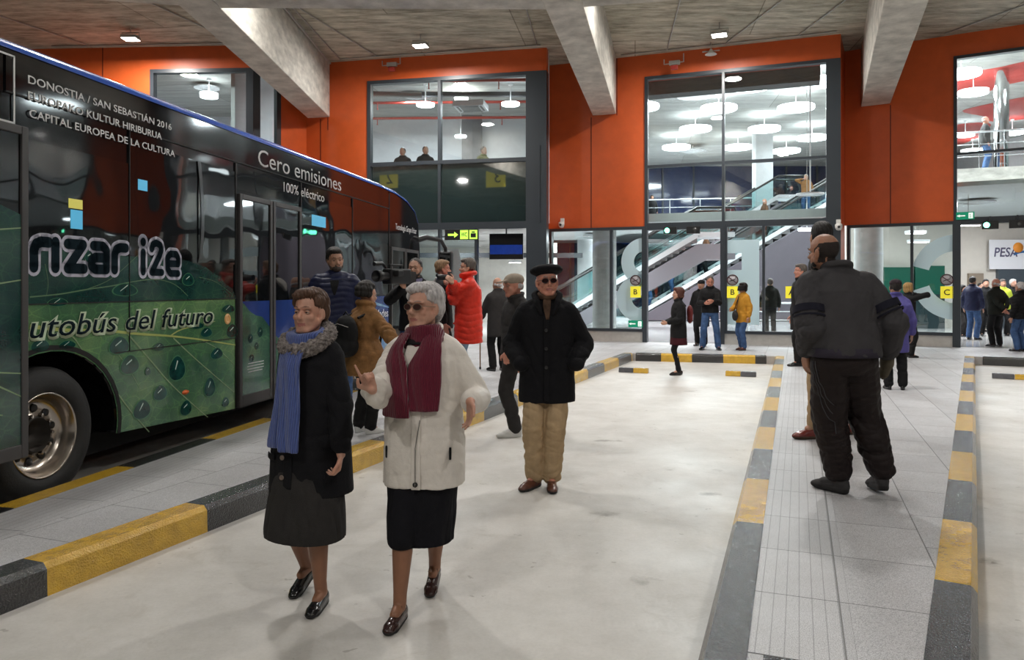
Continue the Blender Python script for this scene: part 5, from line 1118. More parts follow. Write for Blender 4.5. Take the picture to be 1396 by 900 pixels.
    def postb(co, nr):
        h = (np.c_[co, np.ones(len(co))] @ Ti.T)[:, :3]/hs; mi = np.zeros(len(co), int); isH = (h[:, 2] > -.15) & (np.abs(h[:, 0]) < .12) & (np.abs(h[:, 1]) < .16)
        if q >= 2:
            fy = np.array(T.to_3x3() @ Vector((0, 1, 0))); d = np.zeros(len(co))
            for x in (-.031, .031): d -= .0105*np.exp(-(((h[:, 0]-x)/.017)**2+((h[:, 2]-.006)/.012)**2))*(h[:, 1] > .04)
            d -= .004*np.exp(-((h[:, 0]/.022)**2+((h[:, 2]+.0585)/.0035)**2))*(h[:, 1] > .05)
            for x in (-1, 1): # nasolabial folds
                d -= .0022*np.exp(-(((np.abs(h[:, 0])-.026-.25*(-.03-h[:, 2]))/.004)**2))*((h[:, 2] < -.03) & (h[:, 2] > -.07) & (h[:, 1] > .05))*.5
            d -= .0025*np.exp(-(((np.abs(h[:, 0])-.052)/.014)**2+((h[:, 2]+.045)/.02)**2))*(h[:, 1] > .03)*(.3 if fat > 1 else 1)
            co += np.outer(d*hs, fy)*isH[:, None]
        mi[isH & (h[:, 1] > .066) & (np.abs(h[:, 0]) < .0235) & (np.abs(h[:, 2]+.0585) < .0105-.16*np.abs(h[:, 0]))] = 1
        if hair and hair.get('style') == 'stubble': mi[isH & (h[:, 2] > -.062) & (h[:, 2] < .062-.12*np.maximum(h[:, 1]+.02, 0)*8) & (h[:, 1] < .022) & ~((np.abs(h[:, 0]) > .0745) & (np.abs(h[:, 1]+.004) < .03)) & ((np.abs(h[:, 0]) > .045) | (h[:, 1] < -.05))] = 3
        if bare: mi[(co[:, 2] < hipz) & (np.abs(co[:, 0]) < .22) & (co[:, 2] < .5*H-.02) & (np.linalg.norm(co-np.array(arms[-1][1]), axis=1) > .19) & (np.linalg.norm(co-np.array(arms[1][1]), axis=1) > .19)] = 2
        return mi
    fuse('body', b, vox, [m_sk, m_lip, m_stock, mat('cropped_hair', (.02, .014, .012), .9, var=.4, vscale=300)], t, 2 if q == 3 else 2, postb, .4)
    if q >= 2:
        for x in (-1, 1):
            e = MB(); c = (x*.031, .0685, .005)
            prof = [(0, .0125), (.0062, .0109), (.0063, .0109), (.0112, .0055), (.0125, 0), (0, -.0125)]
            M_ = T @ Matrix.Diagonal((hs, hs, hs, 1)) @ Matrix.Translation(c) @ Matrix.Rotation(-PI/2, 4, 'X')
            lid = Matrix.Translation((0, .0, 0))
            e.lathe(prof[2:], (0, 0, 0), 14, 0, M_); e.lathe(prof[:2], (0, 0, 0), 14, 1, M_); e.build('eye', [m_eyew, m_iris], t)
        ld = MB()
        for x in (-1, 1):
            ld.tube([T @ Vector((x*a*hs, b_*hs, c_*hs)) for a, b_, c_ in ((.016, .0745, .006), (.023, .0800, .0095), (.031, .0818, .0108), (.039, .0775, .0095), (.046, .069, .006))], [.0022*hs, .0034*hs, .0038*hs, .0034*hs, .0022*hs], 8)
            ld.tube([T @ Vector((x*a*hs, b_*hs, c_*hs)) for a, b_, c_ in ((.018, .0745, .001), (.031, .0785, -.0035), (.044, .070, .001))], [.0018*hs, .0026*hs, .0018*hs], 8)
        ld.build('eyelid', m_sk, t)
        eb = Blob()
        for x in (-1, 1): eb.chain([tuple(T @ Vector(v)*1) for v in ((x*.014*hs, .092*hs, .031*hs), (x*.03*hs, .088*hs, .036*hs), (x*.046*hs, .073*hs, .031*hs))], [.0022, .0026, .0018] if female else [.0035, .0042, .0028])
        if not (hair and hair.get('nobrow')): fuse('eyebrow', eb, .003 if q == 3 else .005, hairmat('brow_'+(hair or {}).get('name', 'dark'), (hair or {}).get('brow', (.06, .045, .035))), t, 1)
    # ---- hair
    if hair:
        hb = Blob(); R = T.to_3x3().to_4x4(); m = hairmat('hair_'+hair['name'], hair['col'])
        def P(x, y, z): return tuple(T @ Vector((x*hs, y*hs, z*hs)))
        st = hair.get('style', 'short')
        def E(x, y, z, a, b_, c): hb.ell(P(x, y, z), (a*hs, b_*hs, c*hs), R)
        if st == 'short': E(0, -.026, .05, .084, .098, .084); E(0, .02, .092, .062, .062, .034); [E(x*.066, -.03, .015, .022, .055, .05) for x in (-1, 1)]; E(0, -.07, -.01, .062, .04, .055)
        if st == 'crop': E(0, -.024, .045, .080, .096, .083); [E(x*.068, -.025, .012, .015, .045, .045) for x in (-1, 1)]; E(0, -.07, -.005, .06, .035, .05)
        if st == 'bob': E(0, -.03, .045, .094, .105, .09); E(0, .03, .092, .068, .055, .035); [E(x*.074, -.025, -.015, .026, .055, .07) for x in (-1, 1)]; E(0, -.075, -.03, .075, .045, .07)
        if st == 'swept': E(0, -.034, .054, .088, .100, .088); E(.0, .026, .104, .068, .058, .030); E(.02, .052, .094, .050, .036, .022); [E(x*.070, -.045, .008, .022, .042, .05) for x in (-1, 1)]; [E(x*.066, .016, .062, .02, .035, .035) for x in (-1, 1)]; E(0, -.08, -.01, .066, .042, .075)
        if st == 'curly': [E(.075*math.cos(a)*math.cos(p_), -.03+.085*math.sin(a)*math.cos(p_), .04+.085*math.sin(p_), .042, .042, .042) for p_ in (-.3, .25, .8, 1.3) for a in [2*PI*j/9 for j in range(9)] if not (math.sin(a) > .5 and p_ < .7)]
        if st == 'fringe': [E(x*.067, -.038, .0, .012, .045, .030) for x in (-1, 1)]; E(0, -.078, -.008, .056, .028, .036)
        if st == 'long': E(0, -.03, .045, .092, .104, .09); [E(x*.072, -.04, -.06, .03, .05, .10) for x in (-1, 1)]; E(0, -.075, -.07, .075, .045, .12)
        sd = hair.get('seed', 3)
        def ph(co, nr):
            h = (np.c_[co, np.ones(len(co))] @ Ti.T)[:, :3]; a = np.arctan2(h[:, 0], -h[:, 1]); d = .0022*np.sin(a*23+h[:, 2]*60+2*np.sin(h[:, 2]*30+sd))+.0016*np.sin(a*41+h[:, 1]*90)
            co += nr*(d*(1.0 if q > 1 else .5))[:, None]
        if st != 'stubble': fuse('hair', hb, {3: .0045, 2: .008, 1: .016}[q], m, t, 3, ph)
    # ---- legs wear
    if legs:
        m = legs['mat']
        if legs['kind'] == 'skirt':
            hz_ = legs['hem']; sb = Blob(); rx, ry = legs.get('rx', .2)*k, legs.get('ry', .15)*k; cx = (lg[-1][0].x+lg[1][0].x)/2*.6; cy = (lg[-1][0].y+lg[1][0].y)/2*.6
            sb.loft([(lx*.1, 0, .62*H, .15*k, .12*k), (0, 0, .56*H, .18*k*fat, .14*k*fat), (cx*.3, cy*.3, .48*H, .19*k*fat, .15*k*fat), (cx, cy, hz_+.04, rx, ry), (cx, cy, hz_, rx, ry)], 36, 2.2)
            for s in (-1, 1): kn = lg[s][0]; sb.cap(hp[s]-Vector((0, 0, .05)), kn, .10*k, .082*k); sb.cap(kn, kn*.8+lg[s][1]*.2, .082*k, .078*k)
            def ps(co, nr): co[:, 2] = np.maximum(co[:, 2], hz_); folds(co, nr, .012, (14, 14, 1.0), 3, np.clip((.5*H-co[:, 2])*3, 0, 1)*(nr[:, 2] > -.5))
            sk_ = fuse('skirt', sb, .006 if q == 3 else .014, m, t, 3, ps)
        else:
            tb_ = Blob(); w1, w2, w3 = legs.get('w', (.098, .078, .072)); br_ = legs.get('hemz', .045)*k
            tb_.loft([(0, 0, .60*H, .145*k*fat, .115*k*fat), (0, 0, .54*H, .165*k*fat, .13*k*fat), (0, 0, .49*H, .17*k*fat, .13*k*fat), (0, 0, .455*H, .13*k*fat, .10*k*fat)], 28)
            for s in (-1, 1):
                kn, an, f = lg[s]; an2 = an+Vector((0, 0, br_-.075*k+w3*k*.75)); tb_.cap(hp[s]+Vector((0, 0, -.03*k)), kn, w1*k, w2*k); mid = kn*.5+an2*.5+Vector((0, -.012, 0)); tb_.chain([kn, mid, an2], [w2*k, (w2+w3)/2*k, w3*k])
            def pt(co, nr):
                lowz = np.clip(1-(co[:, 2]-.0)/(.5*H), 0, 1); folds(co, nr, legs.get('fold', .010), (7, 7, 16), 5, .35+.9*lowz); co[:, 2] = np.maximum(co[:, 2], min(l_[2][3] for l_ in lg.values())+.03*k)
            fuse('trousers', tb_, {3: .0065, 2: .011, 1: .02}[q], m, t, 3, pt)
    # ---- coat
    if coat:
        m = coat['mat']; cb = Blob(); hem = coat['hem']; f_ = coat.get('fat', 1.0)*fat; R0 = .20 if not female else .185
        bw = coat.get('chest', (R0*k*f_, .135*k*f_)); ww = coat.get('waist', (R0*.93*k*f_, .135*k*f_)); hw_ = coat.get('hip', (R0*1.0*k*f_, .15*k*f_)); he = coat.get('hemr', (hw_[0]*1.02, hw_[1]*1.02))
        zs = [(.862*H-stoop*.5, .062*k, .06*k), (.838*H-stoop*.5, .10*k, .075*k), (.812*H-stoop*.5, sw*.93, .10*k), (.77*H-stoop*.4, bw[0]*1.0, bw[1]*.93), (.72*H, bw[0], bw[1]), (.62*H, ww[0], ww[1]), (.53*H, hw_[0], hw_[1])]
        rg = [(sp(z).x, sp(z).y-.0*k, z, a, b_) for z, a, b_ in zs if z > hem+.02]
        if hem < .52*H:
            for fr in (.5, 1.0): z = .53*H+(hem-.53*H)*fr; rg.append((0, 0, z, hw_[0]+(he[0]-hw_[0])*fr, hw_[1]+(he[1]-hw_[1])*fr))
        else: rg.append((sp(hem).x, sp(hem).y, hem, *coat.get('hemr', hw_)))
        cb.loft(rg, 36, coat.get('p', 2.4))
        sr = coat.get('sleeve', (.068, .06, .05)); nbz = Vector((0, -.012, .862*H-stoop*.55))+sp(.86*H)
        for s in (-1, 1): cb.cap(nbz+Vector((s*.03*k, 0, -.035*k)), sh[s]-Vector((s*.03*k, 0, .005*k)), .052*k, .060*k)
        for s in (-1, 1):
            el, wr = arms[s]; cf = coat.get('cuff', .93); we = el+(wr-el)*cf; cb.cap(sh[s]-Vector((s*.014, 0, .03*k)), el, sr[0]*k*.94, sr[1]*k); cb.cap(el, we-(we-el).normalized()*sr[2]*k*.6, sr[1]*k*1.02, sr[2]*k)
            cb.cap(sh[s]-Vector((s*.03, 0, .02*k)), sh[s]-Vector((s*.07, 0, .09*k)), sr[0]*k, sr[0]*k*1.2)
        col = coat.get('collar')
        if col:
            nh = .865*H-stoop*.6; off = sp(nh); n_ = 18
            pts = [(off.x+col[0]*k*math.cos(a), off.y+.005+stoop*.3+col[0]*.95*k*math.sin(a), nh+(col[2] if len(col) > 2 else .0)*k-.02*k*math.sin(a)) for a in [2*PI*j/n_ for j in range(n_+1)]]
            for p_, q_ in zip(pts[:-1], pts[1:]): cb.cap(p_, q_, col[1]*k)
        am = coat.get('fold', .008)
        puff = coat.get('puff')
        def pc(co, nr):
            arm = np.minimum(*[np.minimum(np.linalg.norm(co-np.array(arms[s][0]), axis=1), np.linalg.norm(co-np.array((arms[s][0]+arms[s][1])/2), axis=1)) for s in (-1, 1)])
            folds(co, nr, am, (8, 8, 13), coat.get('seed', 2), .45+1.3*np.exp(-(arm/.13)**2))
            if puff: co += nr*((np.abs(np.sin((co[:, 2]+.012*np.sin(co[:, 0]*17)+.01*np.sin(co[:, 1]*23+1))*PI/puff))**.45-.6)*(.010+.005*np.sin(co @ np.array((9., 7, 5)))))[:, None]
        co_ = fuse(coat.get('name', 'coat'), cb, {3: .006, 2: .011, 1: .02}[q], m, t, coat.get('smooth', 4), pc)
        t['_'] = 0; del t['_']
    if shoes:
        for s in (-1, 1):
            kn, an, f = lg[s]; shoe(t, (an.x, an.y), f[2], k*(.93 if female else 1.04), shoes['mat'], shoes.get('sole', m_black), q, f[3], f[4] if len(f) > 4 else 0, shoes.get('kind', 'shoe'))
    info = dict(t=t, T=T, hs=hs, k=k, sh=sh, arms=arms, sp=sp, H=H, sw=sw, hipz=hipz, shz=shz)
    if coat: info['rings'] = rg
    if extras: extras(info)
    return info
def front_y(info, x, z, back=False):
    rg = info['rings']; p = 2.4
    for a, b in zip(rg[:-1], rg[1:]):
        if b[2] <= z <= a[2]:
            u = (a[2]-z)/(a[2]-b[2] or 1); cx, cy, rx, ry = [a[i]+(b[i]-a[i])*u for i in (0, 1, 3, 4)]; break
    else:
        a = rg[0] if z > rg[0][2] else rg[-1]; cx, cy, rx, ry = a[0], a[1], a[3], a[4]
    v = max(0, 1-(abs(x-cx)/max(rx, 1e-3))**p); y = ry*v**(1/p); return cy+(-y if back else y)
def drape(info, name, m, rows, off=.012, th=.014, ripple=.0, back=False, n=14, edge=0, subdiv=1, k_=None):
    """cloth hung on the coat: rows (z, x0, x1); follows the torso's front"""
    vs = []; dense = []
    for (za, a0, a1), (zb, b0, b1) in zip(rows[:-1], rows[1:]):
        st = max(1, int(abs(za-zb)/.02))
        for j in range(st): u = j/st; dense.append((za+(zb-za)*u, a0+(b0-a0)*u, a1+(b1-a1)*u))
    dense.append(rows[-1]); s = -1 if back else 1
    for z, x0, x1 in dense:
        for i in range(n+1):
            x = x0+(x1-x0)*i/n; y = front_y(info, x, z, back)+s*(off+ripple*math.sin(i/n*PI*3+z*9)+ripple*.5*math.sin(i*2.1+z*23)); vs.append((x, y, z))
    f = [(j*(n+1)+i, j*(n+1)+i+1, (j+1)*(n+1)+i+1, (j+1)*(n+1)+i) for j in range(len(dense)-1) for i in range(n)]
    if not back: f = [q[::-1] for q in f]
    me = bpy.data.meshes.new(name); me.from_pydata(vs, [], f); me.materials.append(m); me.polygons.foreach_set('use_smooth', [True]*len(f))
    o = newobj(name, me, info['t']); sd = o.modifiers.new('thick', 'SOLIDIFY'); sd.thickness = th; sd.offset = 0
    o.modifiers.new('sub', 'SUBSURF').levels = subdiv; o.modifiers['sub'].render_levels = subdiv; return o
def button(info, x, z, m, r=.011, back=False, off=.012):
    y = front_y(info, x, z, back)+(off if not back else -off)
    MB().lathe([(r, -.002), (r, .003), (r*.75, .005), (r*.6, .003), (0, .003)], (0, 0, 0), 14, 0, Matrix.Translation((x, y, z)) @ Matrix.Rotation(-PI/2 if not back else PI/2, 4, 'X')).build('button', m, info['t'])
def spectacles(info, m_l, m_f, s=1.0, thin=False):
    T, hs = info['T'], info['hs']; fr = MB(); ln = MB()
    def P(x, y, z): return T @ Vector((x*hs, y*hs, z*hs))
    for x in (-1, 1):
        pts = [P(x*.032+.024*math.cos(a), .099-.004*math.cos(a)*x*0-abs(x*.032+.024*math.cos(a))*.16, .004+.017*math.sin(a)) for a in [2*PI*j/16 for j in range(17)]]
        fr.tube(pts, .0014 if thin else .0024, 6, caps=False); ln.add(pts[:-1], [tuple(range(16))])
        fr.tube([P(x*.055, .089, .008), P(x*.076, .06, .008), P(x*.082, .0, .006), P(x*.08, -.015, -.006)], .0016, 6)
    fr.tube([P(-.009, .098, .008), P(0, .101, .011), P(.009, .098, .008)], .0015, 6)
    o = fr.build('spectacles', m_f, info['t']); ln.build('lens', m_l, o)
    return o
# ================================================================== PEOPLE
def LF(loc, rz):
    M = (Matrix.Translation(loc) @ Matrix.Rotation(rz, 4, 'Z')).inverted(); R = M.to_3x3()
    return (lambda px, py, Y: M @ W(px, py, Y)), (lambda x, y, z: R @ Vector((x, y, z))), (lambda px, py, z=0: M @ G(px, py, z))
m_wool = cloth('black_wool', (.006, .006, .008), .9, .35, 160); m_blk = cloth('black_cloth', (.007, .007, .008), .75); m_char = cloth('charcoal_cloth', (.03, .028, .028))
m_navy = cloth('navy_nylon', (.012, .016, .05), .45, .2, 90); m_red = cloth('red_nylon', (.62, .035, .018), .42, .2, 80); m_jean = cloth('blue_denim', (.05, .10, .22), .85, .3, 300, .3); m_jeanl = cloth('pale_denim', (.22, .32, .44), .85, .3, 300, .25)
m_chino = cloth('beige_corduroy', (.44, .315, .185), .9, .3, 180); m_cream = cloth('cream_nylon', (.72, .675, .62), .55, .3, 50, .06); m_gskirt = cloth('grey_wool_skirt', (.030, .028, .027), .9, .4, 260); m_bskirt = cloth('black_skirt', (.005, .005, .008), .85)
m_gjack = cloth('grey_fleece', (.048, .046, .050), .8, .3, 260, .1); m_trk = cloth('dark_brown_tracksuit', (.013, .008, .008), .6, .2, 120); m_purp = cloth('lilac_quilt', (.085, .075, .27), .7); m_must = cloth('mustard_wool', (.55, .26, .03), .85)
m_tan = cloth('tan_shawl', (.24, .12, .045), .8, .4, 60, .3); m_brnj = cloth('brown_jacket', (.10, .055, .03)); m_maroon = cloth('maroon_jacket', (.10, .02, .025)); m_olive = cloth('olive_black_jacket', (.014, .016, .013)); m_teal = cloth('dull_green_top', (.16, .18, .05))
m_lbrown = mat('brown_leather', (.10, .035, .022), .28, var=.2, vscale=20, coat=.2); m_lblack = mat('black_leather', (.008, .008, .009), .22, coat=.3); m_ldark = mat('dark_brown_leather', (.035, .014, .012), .25, coat=.3); m_sole = mat('rubber_sole', (.012, .011, .011), .7); m_lred = mat('oxblood_leather', (.14, .022, .018), .25, coat=.3)
m_sneak = mat('white_sneaker', (.62, .62, .6), .6); m_greysh = mat('grey_suede', (.035, .033, .034), .8)
m_lens = mat('tinted_lens', (.05, .022, .02), .08, spec=.8); m_lensd = mat('dark_tinted_lens', (.02, .007, .007), .08, spec=.8); m_thinf = mat('thin_metal_frame', (.25, .2, .15), .3, metal=1)
HB = dict(brown=dict(name='chestnut', col=(.070, .033, .018), brow=(.06, .035, .022)), grey=dict(name='silver', col=(.46, .44, .44), brow=(.28, .26, .25)), dark=dict(name='dark', col=(.014, .011, .010), brow=(.01, .008, .007)), white=dict(name='white', col=(.55, .53, .5), brow=(.4, .38, .35)), sandy=dict(name='sandy', col=(.19, .11, .055), brow=(.12, .07, .04)), auburn=dict(name='auburn', col=(.09, .028, .018)), blonde=dict(name='blonde', col=(.40, .24, .09)), pepper=dict(name='pepper', col=(.09, .075, .065), brow=(.04, .03, .025)))
def H_(n, st, **k): d = dict(HB[n]); d['style'] = st; d.update(k); return d
rad = math.radians

# ---- woman with the blue scarf
loc = Vector((-1.0, 3.80, 0)); rz = rad(156); wl, dl, gl = LF(loc, rz)
a1 = gl(438, 800-0, 0); fL = loc.copy()
def fpos(wx, wy, wd): # world ankle and world direction -> local foot
    v = wl(CX+wx*F/wy, HZ+EYE*F/wy, wy); d = dl(wd[0], wd[1], 0); return v.x, v.y, math.atan2(d.x, d.y)
fl = fpos(-.925, 3.70, (-.12, -1)); fr_ = fpos(-1.055, 3.93, (-.25, -1))
def ex(i):
    t = i['t']; fb = Blob(); z0 = 1.292
    for j in range(30):     # fur collar
        a = -PI*.5+2*PI*j/30; fb.ell((.10*math.cos(a)*1.08, .02+.085*math.sin(a)+(.02 if math.sin(a) > 0 else 0), z0-.055*math.sin(a)), (.037, .035, .036))
    def pf(co, nr): d = (np.sin(co @ np.array((210, 90, 130)))*np.sin(co @ np.array((-80, 190, 160)))+.7*np.sin(co @ np.array((330, -210, 250)))); co += nr*(d*.006)[:, None]
    fuse('fur_collar', fb, .006, mat('mottled_grey_fur', (.05, .04, .038), .95, var=.1, vscale=60, col2=(.36, .32, .30), bump=1, bscale=90), t, 1, pf)
    ks = knit('blue_ribbed_knit', (.10, .15, .42))
    sb = Blob()
    for j in range(28): a = 2*PI*j/28; sb.cap((.078*math.cos(a), .03+.075*math.sin(a), 1.315-.018*math.sin(a)), (.082*math.cos(a), .03+.078*math.sin(a), 1.275-.022*math.sin(a)), .026)
    fuse('scarf', sb, .006, ks, t, 4, lambda co, nr: folds(co, nr, .006, (3, 3, 22), 4))
    drape(i, 'scarf_end', ks, [(1.30, .10, .01), (1.24, .10, -.045), (1.17, .085, -.05), (1.05, .085, -.06), (.90, .10, -.06), (.775, .115, -.05)], .034, .02, .007)
    drape(i, 'scarf_end', ks, [(1.25, .055, -.065), (1.15, .03, -.065), (1.0, .025, -.075), (.85, .03, -.08), (.765, .02, -.085)], .052, .016, .006)
    for z in (.73, .635): button(i, .035, z, mat('horn_button', (.2, .15, .12), .35), .012)
    drape(i, 'coat_placket', m_wool, [(1.2, .03, -.02), (.9, .03, -.02), (.58, .03, -.02)], .006, .008)
    for s in (.12,): drape(i, 'pocket_flap', m_wool, [(.74, s+.055, s-.03), (.705, s+.055, s-.03)], .008, .01)
person('elderly woman in a black coat, grey skirt and long blue knitted scarf', loc, rz, 1.53, 3, 'old',
       pose=dict(lh=wl(466, 642, 3.60), rh=wl(388, 618, 3.70), le=(-.35, -1, 0), re=(.5, -.8, 0), lhand=dict(d=dl(-.1, -.15, -1), n=dl(-1, -.2, 0), t=dl(-.2, -1, .1), c=(.75, .85, .9, .95), tc=.7), rhand=dict(hide=1), lf=(*fl, 0, 0), rf=(*fr_, .035, -.28)),
       coat=dict(mat=m_wool, hem=.535, chest=(.178, .128), waist=(.185, .142), hip=(.20, .158), hemr=(.212, .168), sleeve=(.066, .066, .056), fold=.007, fat=1.0), legs=dict(kind='skirt', mat=m_gskirt, hem=.325, rx=.232, ry=.17), shoes=dict(mat=m_lblack, sole=m_sole, kind='loafer'),
       hair=H_('brown', 'swept', nobrow=False), head=(.12, .02, 0), female=True, extras=ex)
# ---- woman in the cream coat
loc = Vector((-.425, 3.70, 0)); rz = rad(172); wl, dl, gl = LF(loc, rz)
fr_ = fpos(-.52, 3.53, (-.22, -1)); fl = fpos(-.40, 3.95, (-.08, -1))
def ex(i):
    t = i['t']; kb = knit('burgundy_knit', (.15, .005, .027), 260, .75)
    mat_n = kb.node_tree.nodes['Principled BSDF']
    sb = Blob()
    for j in range(26): a = 2*PI*j/26; sb.cap((.07*math.cos(a), .018+.068*math.sin(a), 1.345-.012*math.sin(a)+.02*math.cos(a-2)), (.095*math.cos(a), .01+.082*math.sin(a), 1.285-.035*math.sin(a)), .02)
    fuse('scarf', sb, .006, kb, t, 4, lambda co, nr: folds(co, nr, .006, (5, 5, 20), 6))
    drape(i, 'scarf_end', kb, [(1.335, -.035, -.09), (1.26, -.005, -.112), (1.185, .04, -.118), (1.10, .045, -.118), (.97, .028, -.108)], .03, .018, .005)
    drape(i, 'scarf_end', kb, [(1.33, .10, .04), (1.26, .135, .075), (1.185, .160, .042), (1.10, .166, .035), (.94, .168, .022)], .045, .018, .005)
    drape(i, 'white_collar', m_cream, [(1.285, .055, -.035), (1.22, .07, -.04), (1.15, .055, 0)], .014, .01)
    drape(i, 'dark_neckerchief', m_blk, [(1.305, .06, -.03), (1.275, .06, -.03)], .026, .01)
    drape(i, 'coat_placket', m_cream, [(1.0, .022, -.022), (.8, .022, -.022), (.605, .022, -.022)], .004, .008)
    button(i, 0.0, .632, m_lblack, .012)
    for s in (1, -1): drape(i, 'pocket_tab', m_blk, [(.80, s*.158, s*.150), (.74, s*.158, s*.150)], .006, .006)
    MB().tube([(-.02, front_y(i, -.02, .93)+.012, .93), (0, front_y(i, 0, .80)+.014, .80), (0, front_y(i, 0, .62)+.014, .62)], .0022, 5).build('zip', mat('zip_grey', (.2, .19, .18), .4), t)
    spectacles(i, m_lens, m_thinf, thin=True)
person('elderly woman with white hair and glasses in a cream coat and burgundy scarf, pointing', loc, rz, 1.56, 3, 'old',
       pose=dict(rh=wl(507, 531, 3.33), lh=wl(641, 548, 3.44), re=(.25, -.25, -1), le=(-.15, -.9, -.5), rhand=dict(d=dl(-.30, -.30, .9), n=dl(.35, -.9, .1), t=dl(-.9, -.2, .4), c=(-.12, 1.25, 1.3, 1.3), tc=.9), lhand=dict(d=dl(.02, -.55, -.9), n=dl(-.85, -.35, .1), t=dl(-.2, -.9, .35), c=(.18, .25, .35, .4), tc=.1),
                 rf=(*fr_, 0, 0), lf=(*fl, .03, -.22)),
       coat=dict(mat=m_cream, hem=.605, chest=(.178, .13), waist=(.182, .145), hip=(.195, .155), hemr=(.198, .158), sleeve=(.072, .072, .062), fold=.014, collar=(.082, .022, .0), seed=8, cuff=.9), legs=dict(kind='skirt', mat=m_bskirt, hem=.325, rx=.165, ry=.15), shoes=dict(mat=m_ldark, sole=m_sole),
       hair=H_('grey', 'swept', seed=5), head=(-.42, .03, 0), female=True, extras=ex, fat=1.05)
# ---- man in the beret
def beret(i, m, r=.132, tilt=.10, h=.046, z=.082):
    T, hs = i['T'], i['hs']; M_ = T @ Matrix.Translation((0, -.008, z*hs)) @ Matrix.Rotation(tilt, 4, 'X'); R = M_.to_3x3().to_4x4(); b = Blob()
    b.ell(tuple(M_ @ Vector((0, .005, .006))), (r, r*1.02, h), R); b.ell(tuple(M_ @ Vector((0, -.01, -.02))), (.086, .102, .04), R); b.cap(tuple(M_ @ Vector((0, 0, h))), tuple(M_ @ Vector((0, 0, h+.012))), .004)
    fuse('beret', b, .006, m, i['t'], 3, lambda co, nr: folds(co, nr, .003, (9, 9, 9), 2))
loc = Vector((.27, 5.92, 0)); rz = rad(180); wl, dl, gl = LF(loc, rz)
fr_ = fpos(.175, 5.90, (-.55, -.8)); fl = fpos(.305, 5.88, (-.0, -1))
def ex(i):
    t = i['t']; beret(i, m_wool)
    spectacles(i, m_lensd, m_black)
    sc = Blob()
    for j in range(20): a = 2*PI*j/20; sc.ell((.062*math.cos(a), .02+.06*math.sin(a), 1.485-.015*math.sin(a)), .024)
    fuse('neck_scarf', sc, .008, cloth('brown_check_scarf', (.07, .04, .025), .9, .4, 60, .5), t, 3)
    drape(i, 'neck_scarf_end', MATS['brown_check_scarf'], [(1.47, .03, -.03), (1.40, .035, -.025), (1.30, .012, -.01)], .016, .014)
    lp = Blob()
    for s in (-1, 1): lp.chain([(s*.085, .0, 1.50), (s*.098, .045, 1.485), (s*.078, .10, 1.43), (s*.045, .125, 1.34)], [.02, .026, .026, .012]); lp.cap((s*.085, .0, 1.50), (s*.05, -.07, 1.50), .024)
    fuse('coat_collar', lp, .007, m_wool, t, 4)
    drape(i, 'coat_placket', m_wool, [(1.36, .03, -.012), (1.0, .03, -.012), (.68, .03, -.012)], .008, .01)
    for z in (1.22, 1.08, .94): button(i, .012, z, m_black, .014, off=.02)
person('man in a black beret, dark glasses, black overcoat and beige trousers, hands in pockets', loc, rz, 1.71, 3, 'ruddy',
       pose=dict(rh=wl(712, 500, 5.78), lh=wl(783, 500, 5.78), re=(.55, -1, 0), le=(-.75, -1, 0), rhand=dict(hide=1), lhand=dict(hide=1), rf=(*fr_, 0, 0), lf=(*fl, 0, 0)),
       coat=dict(mat=m_wool, hem=.665, chest=(.205, .135), waist=(.205, .14), hip=(.212, .15), hemr=(.222, .16), sleeve=(.08, .078, .066), fold=.009, seed=11, cuff=1.0), legs=dict(kind='trousers', mat=m_chino, w=(.096, .082, .076), fold=.014), shoes=dict(mat=m_lbrown, sole=m_sole),
       hair=H_('grey', 'fringe'), head=(.16, .06, .04), extras=ex)
# ---- bald man seen from behind
loc = Vector((2.19, 5.03, PZ+.006)); rz = rad(2); wl, dl, gl = LF(loc, rz)
def fz(px, py, wd, zz=PZ): v = gl(px, py, zz); d = dl(wd[0], wd[1], 0); return v.x, v.y, math.atan2(d.x, d.y)
fl = fz(1143, 672, (-.55, .85)); fr_ = fz(1201, 674, (.08, 1))
def ex(i):
    t = i['t']; 
    st = Blob(); rg = i['rings']
    MBb = MB(); n = 40; z0, z1 = .925, .985
    vs = []
    for z in (z0, z1):
        for j in range(n):
            a = 2*PI*j/n; c, s = math.cos(a), math.sin(a); k_ = (abs(c)**2.4+abs(s)**2.4)**(-1/2.4); vs.append(((.232)*c*k_, i['sp'](z).y+.168*s*k_, z))
    MBb.add(vs, [(j, (j+1) % n, n+(j+1) % n, n+j) for j in range(n)], 0, True); o = MBb.build('jacket_waistband', cloth('plum_waistband', (.035, .03, .045)), t); sd = o.modifiers.new('thick', 'SOLIDIFY'); sd.thickness = .012
    for s in (-1, 1):   # dark bands on the sleeves
        el, wr = i['arms'][s]; sh = i['sh'][s]
        for a0, a1 in ((.58, .74), (.80, .84)):
            p, q = sh+(el-sh)*a0, sh+(el-sh)*a1; MB().tube([p, q], [.107, .105], 20, 0, False).build('sleeve_band', cloth('dark_sleeve_band', (.010, .010, .02)), t)
    gb = Blob(); wr = i['arms'][1][1]; gb.cap(wr+Vector((.01, 0, .02)), wr+Vector((.015, .02, -.05)), .045, .046); gb.cap(wr+Vector((.015, .02, -.05)), wr+Vector((.01, .04, -.12)), .042, .03)
    for j in range(4): gb.cap(wr+Vector((.03-.02*j, .03, -.09)), wr+Vector((.025-.018*j, .055, -.15+.008*abs(j-1))), .013)
    fuse('glove', gb, .006, cloth('khaki_glove', (.10, .085, .06), .9), t, 2)
    for s, kk in ((-1, 0), (1, 1)):
        pass
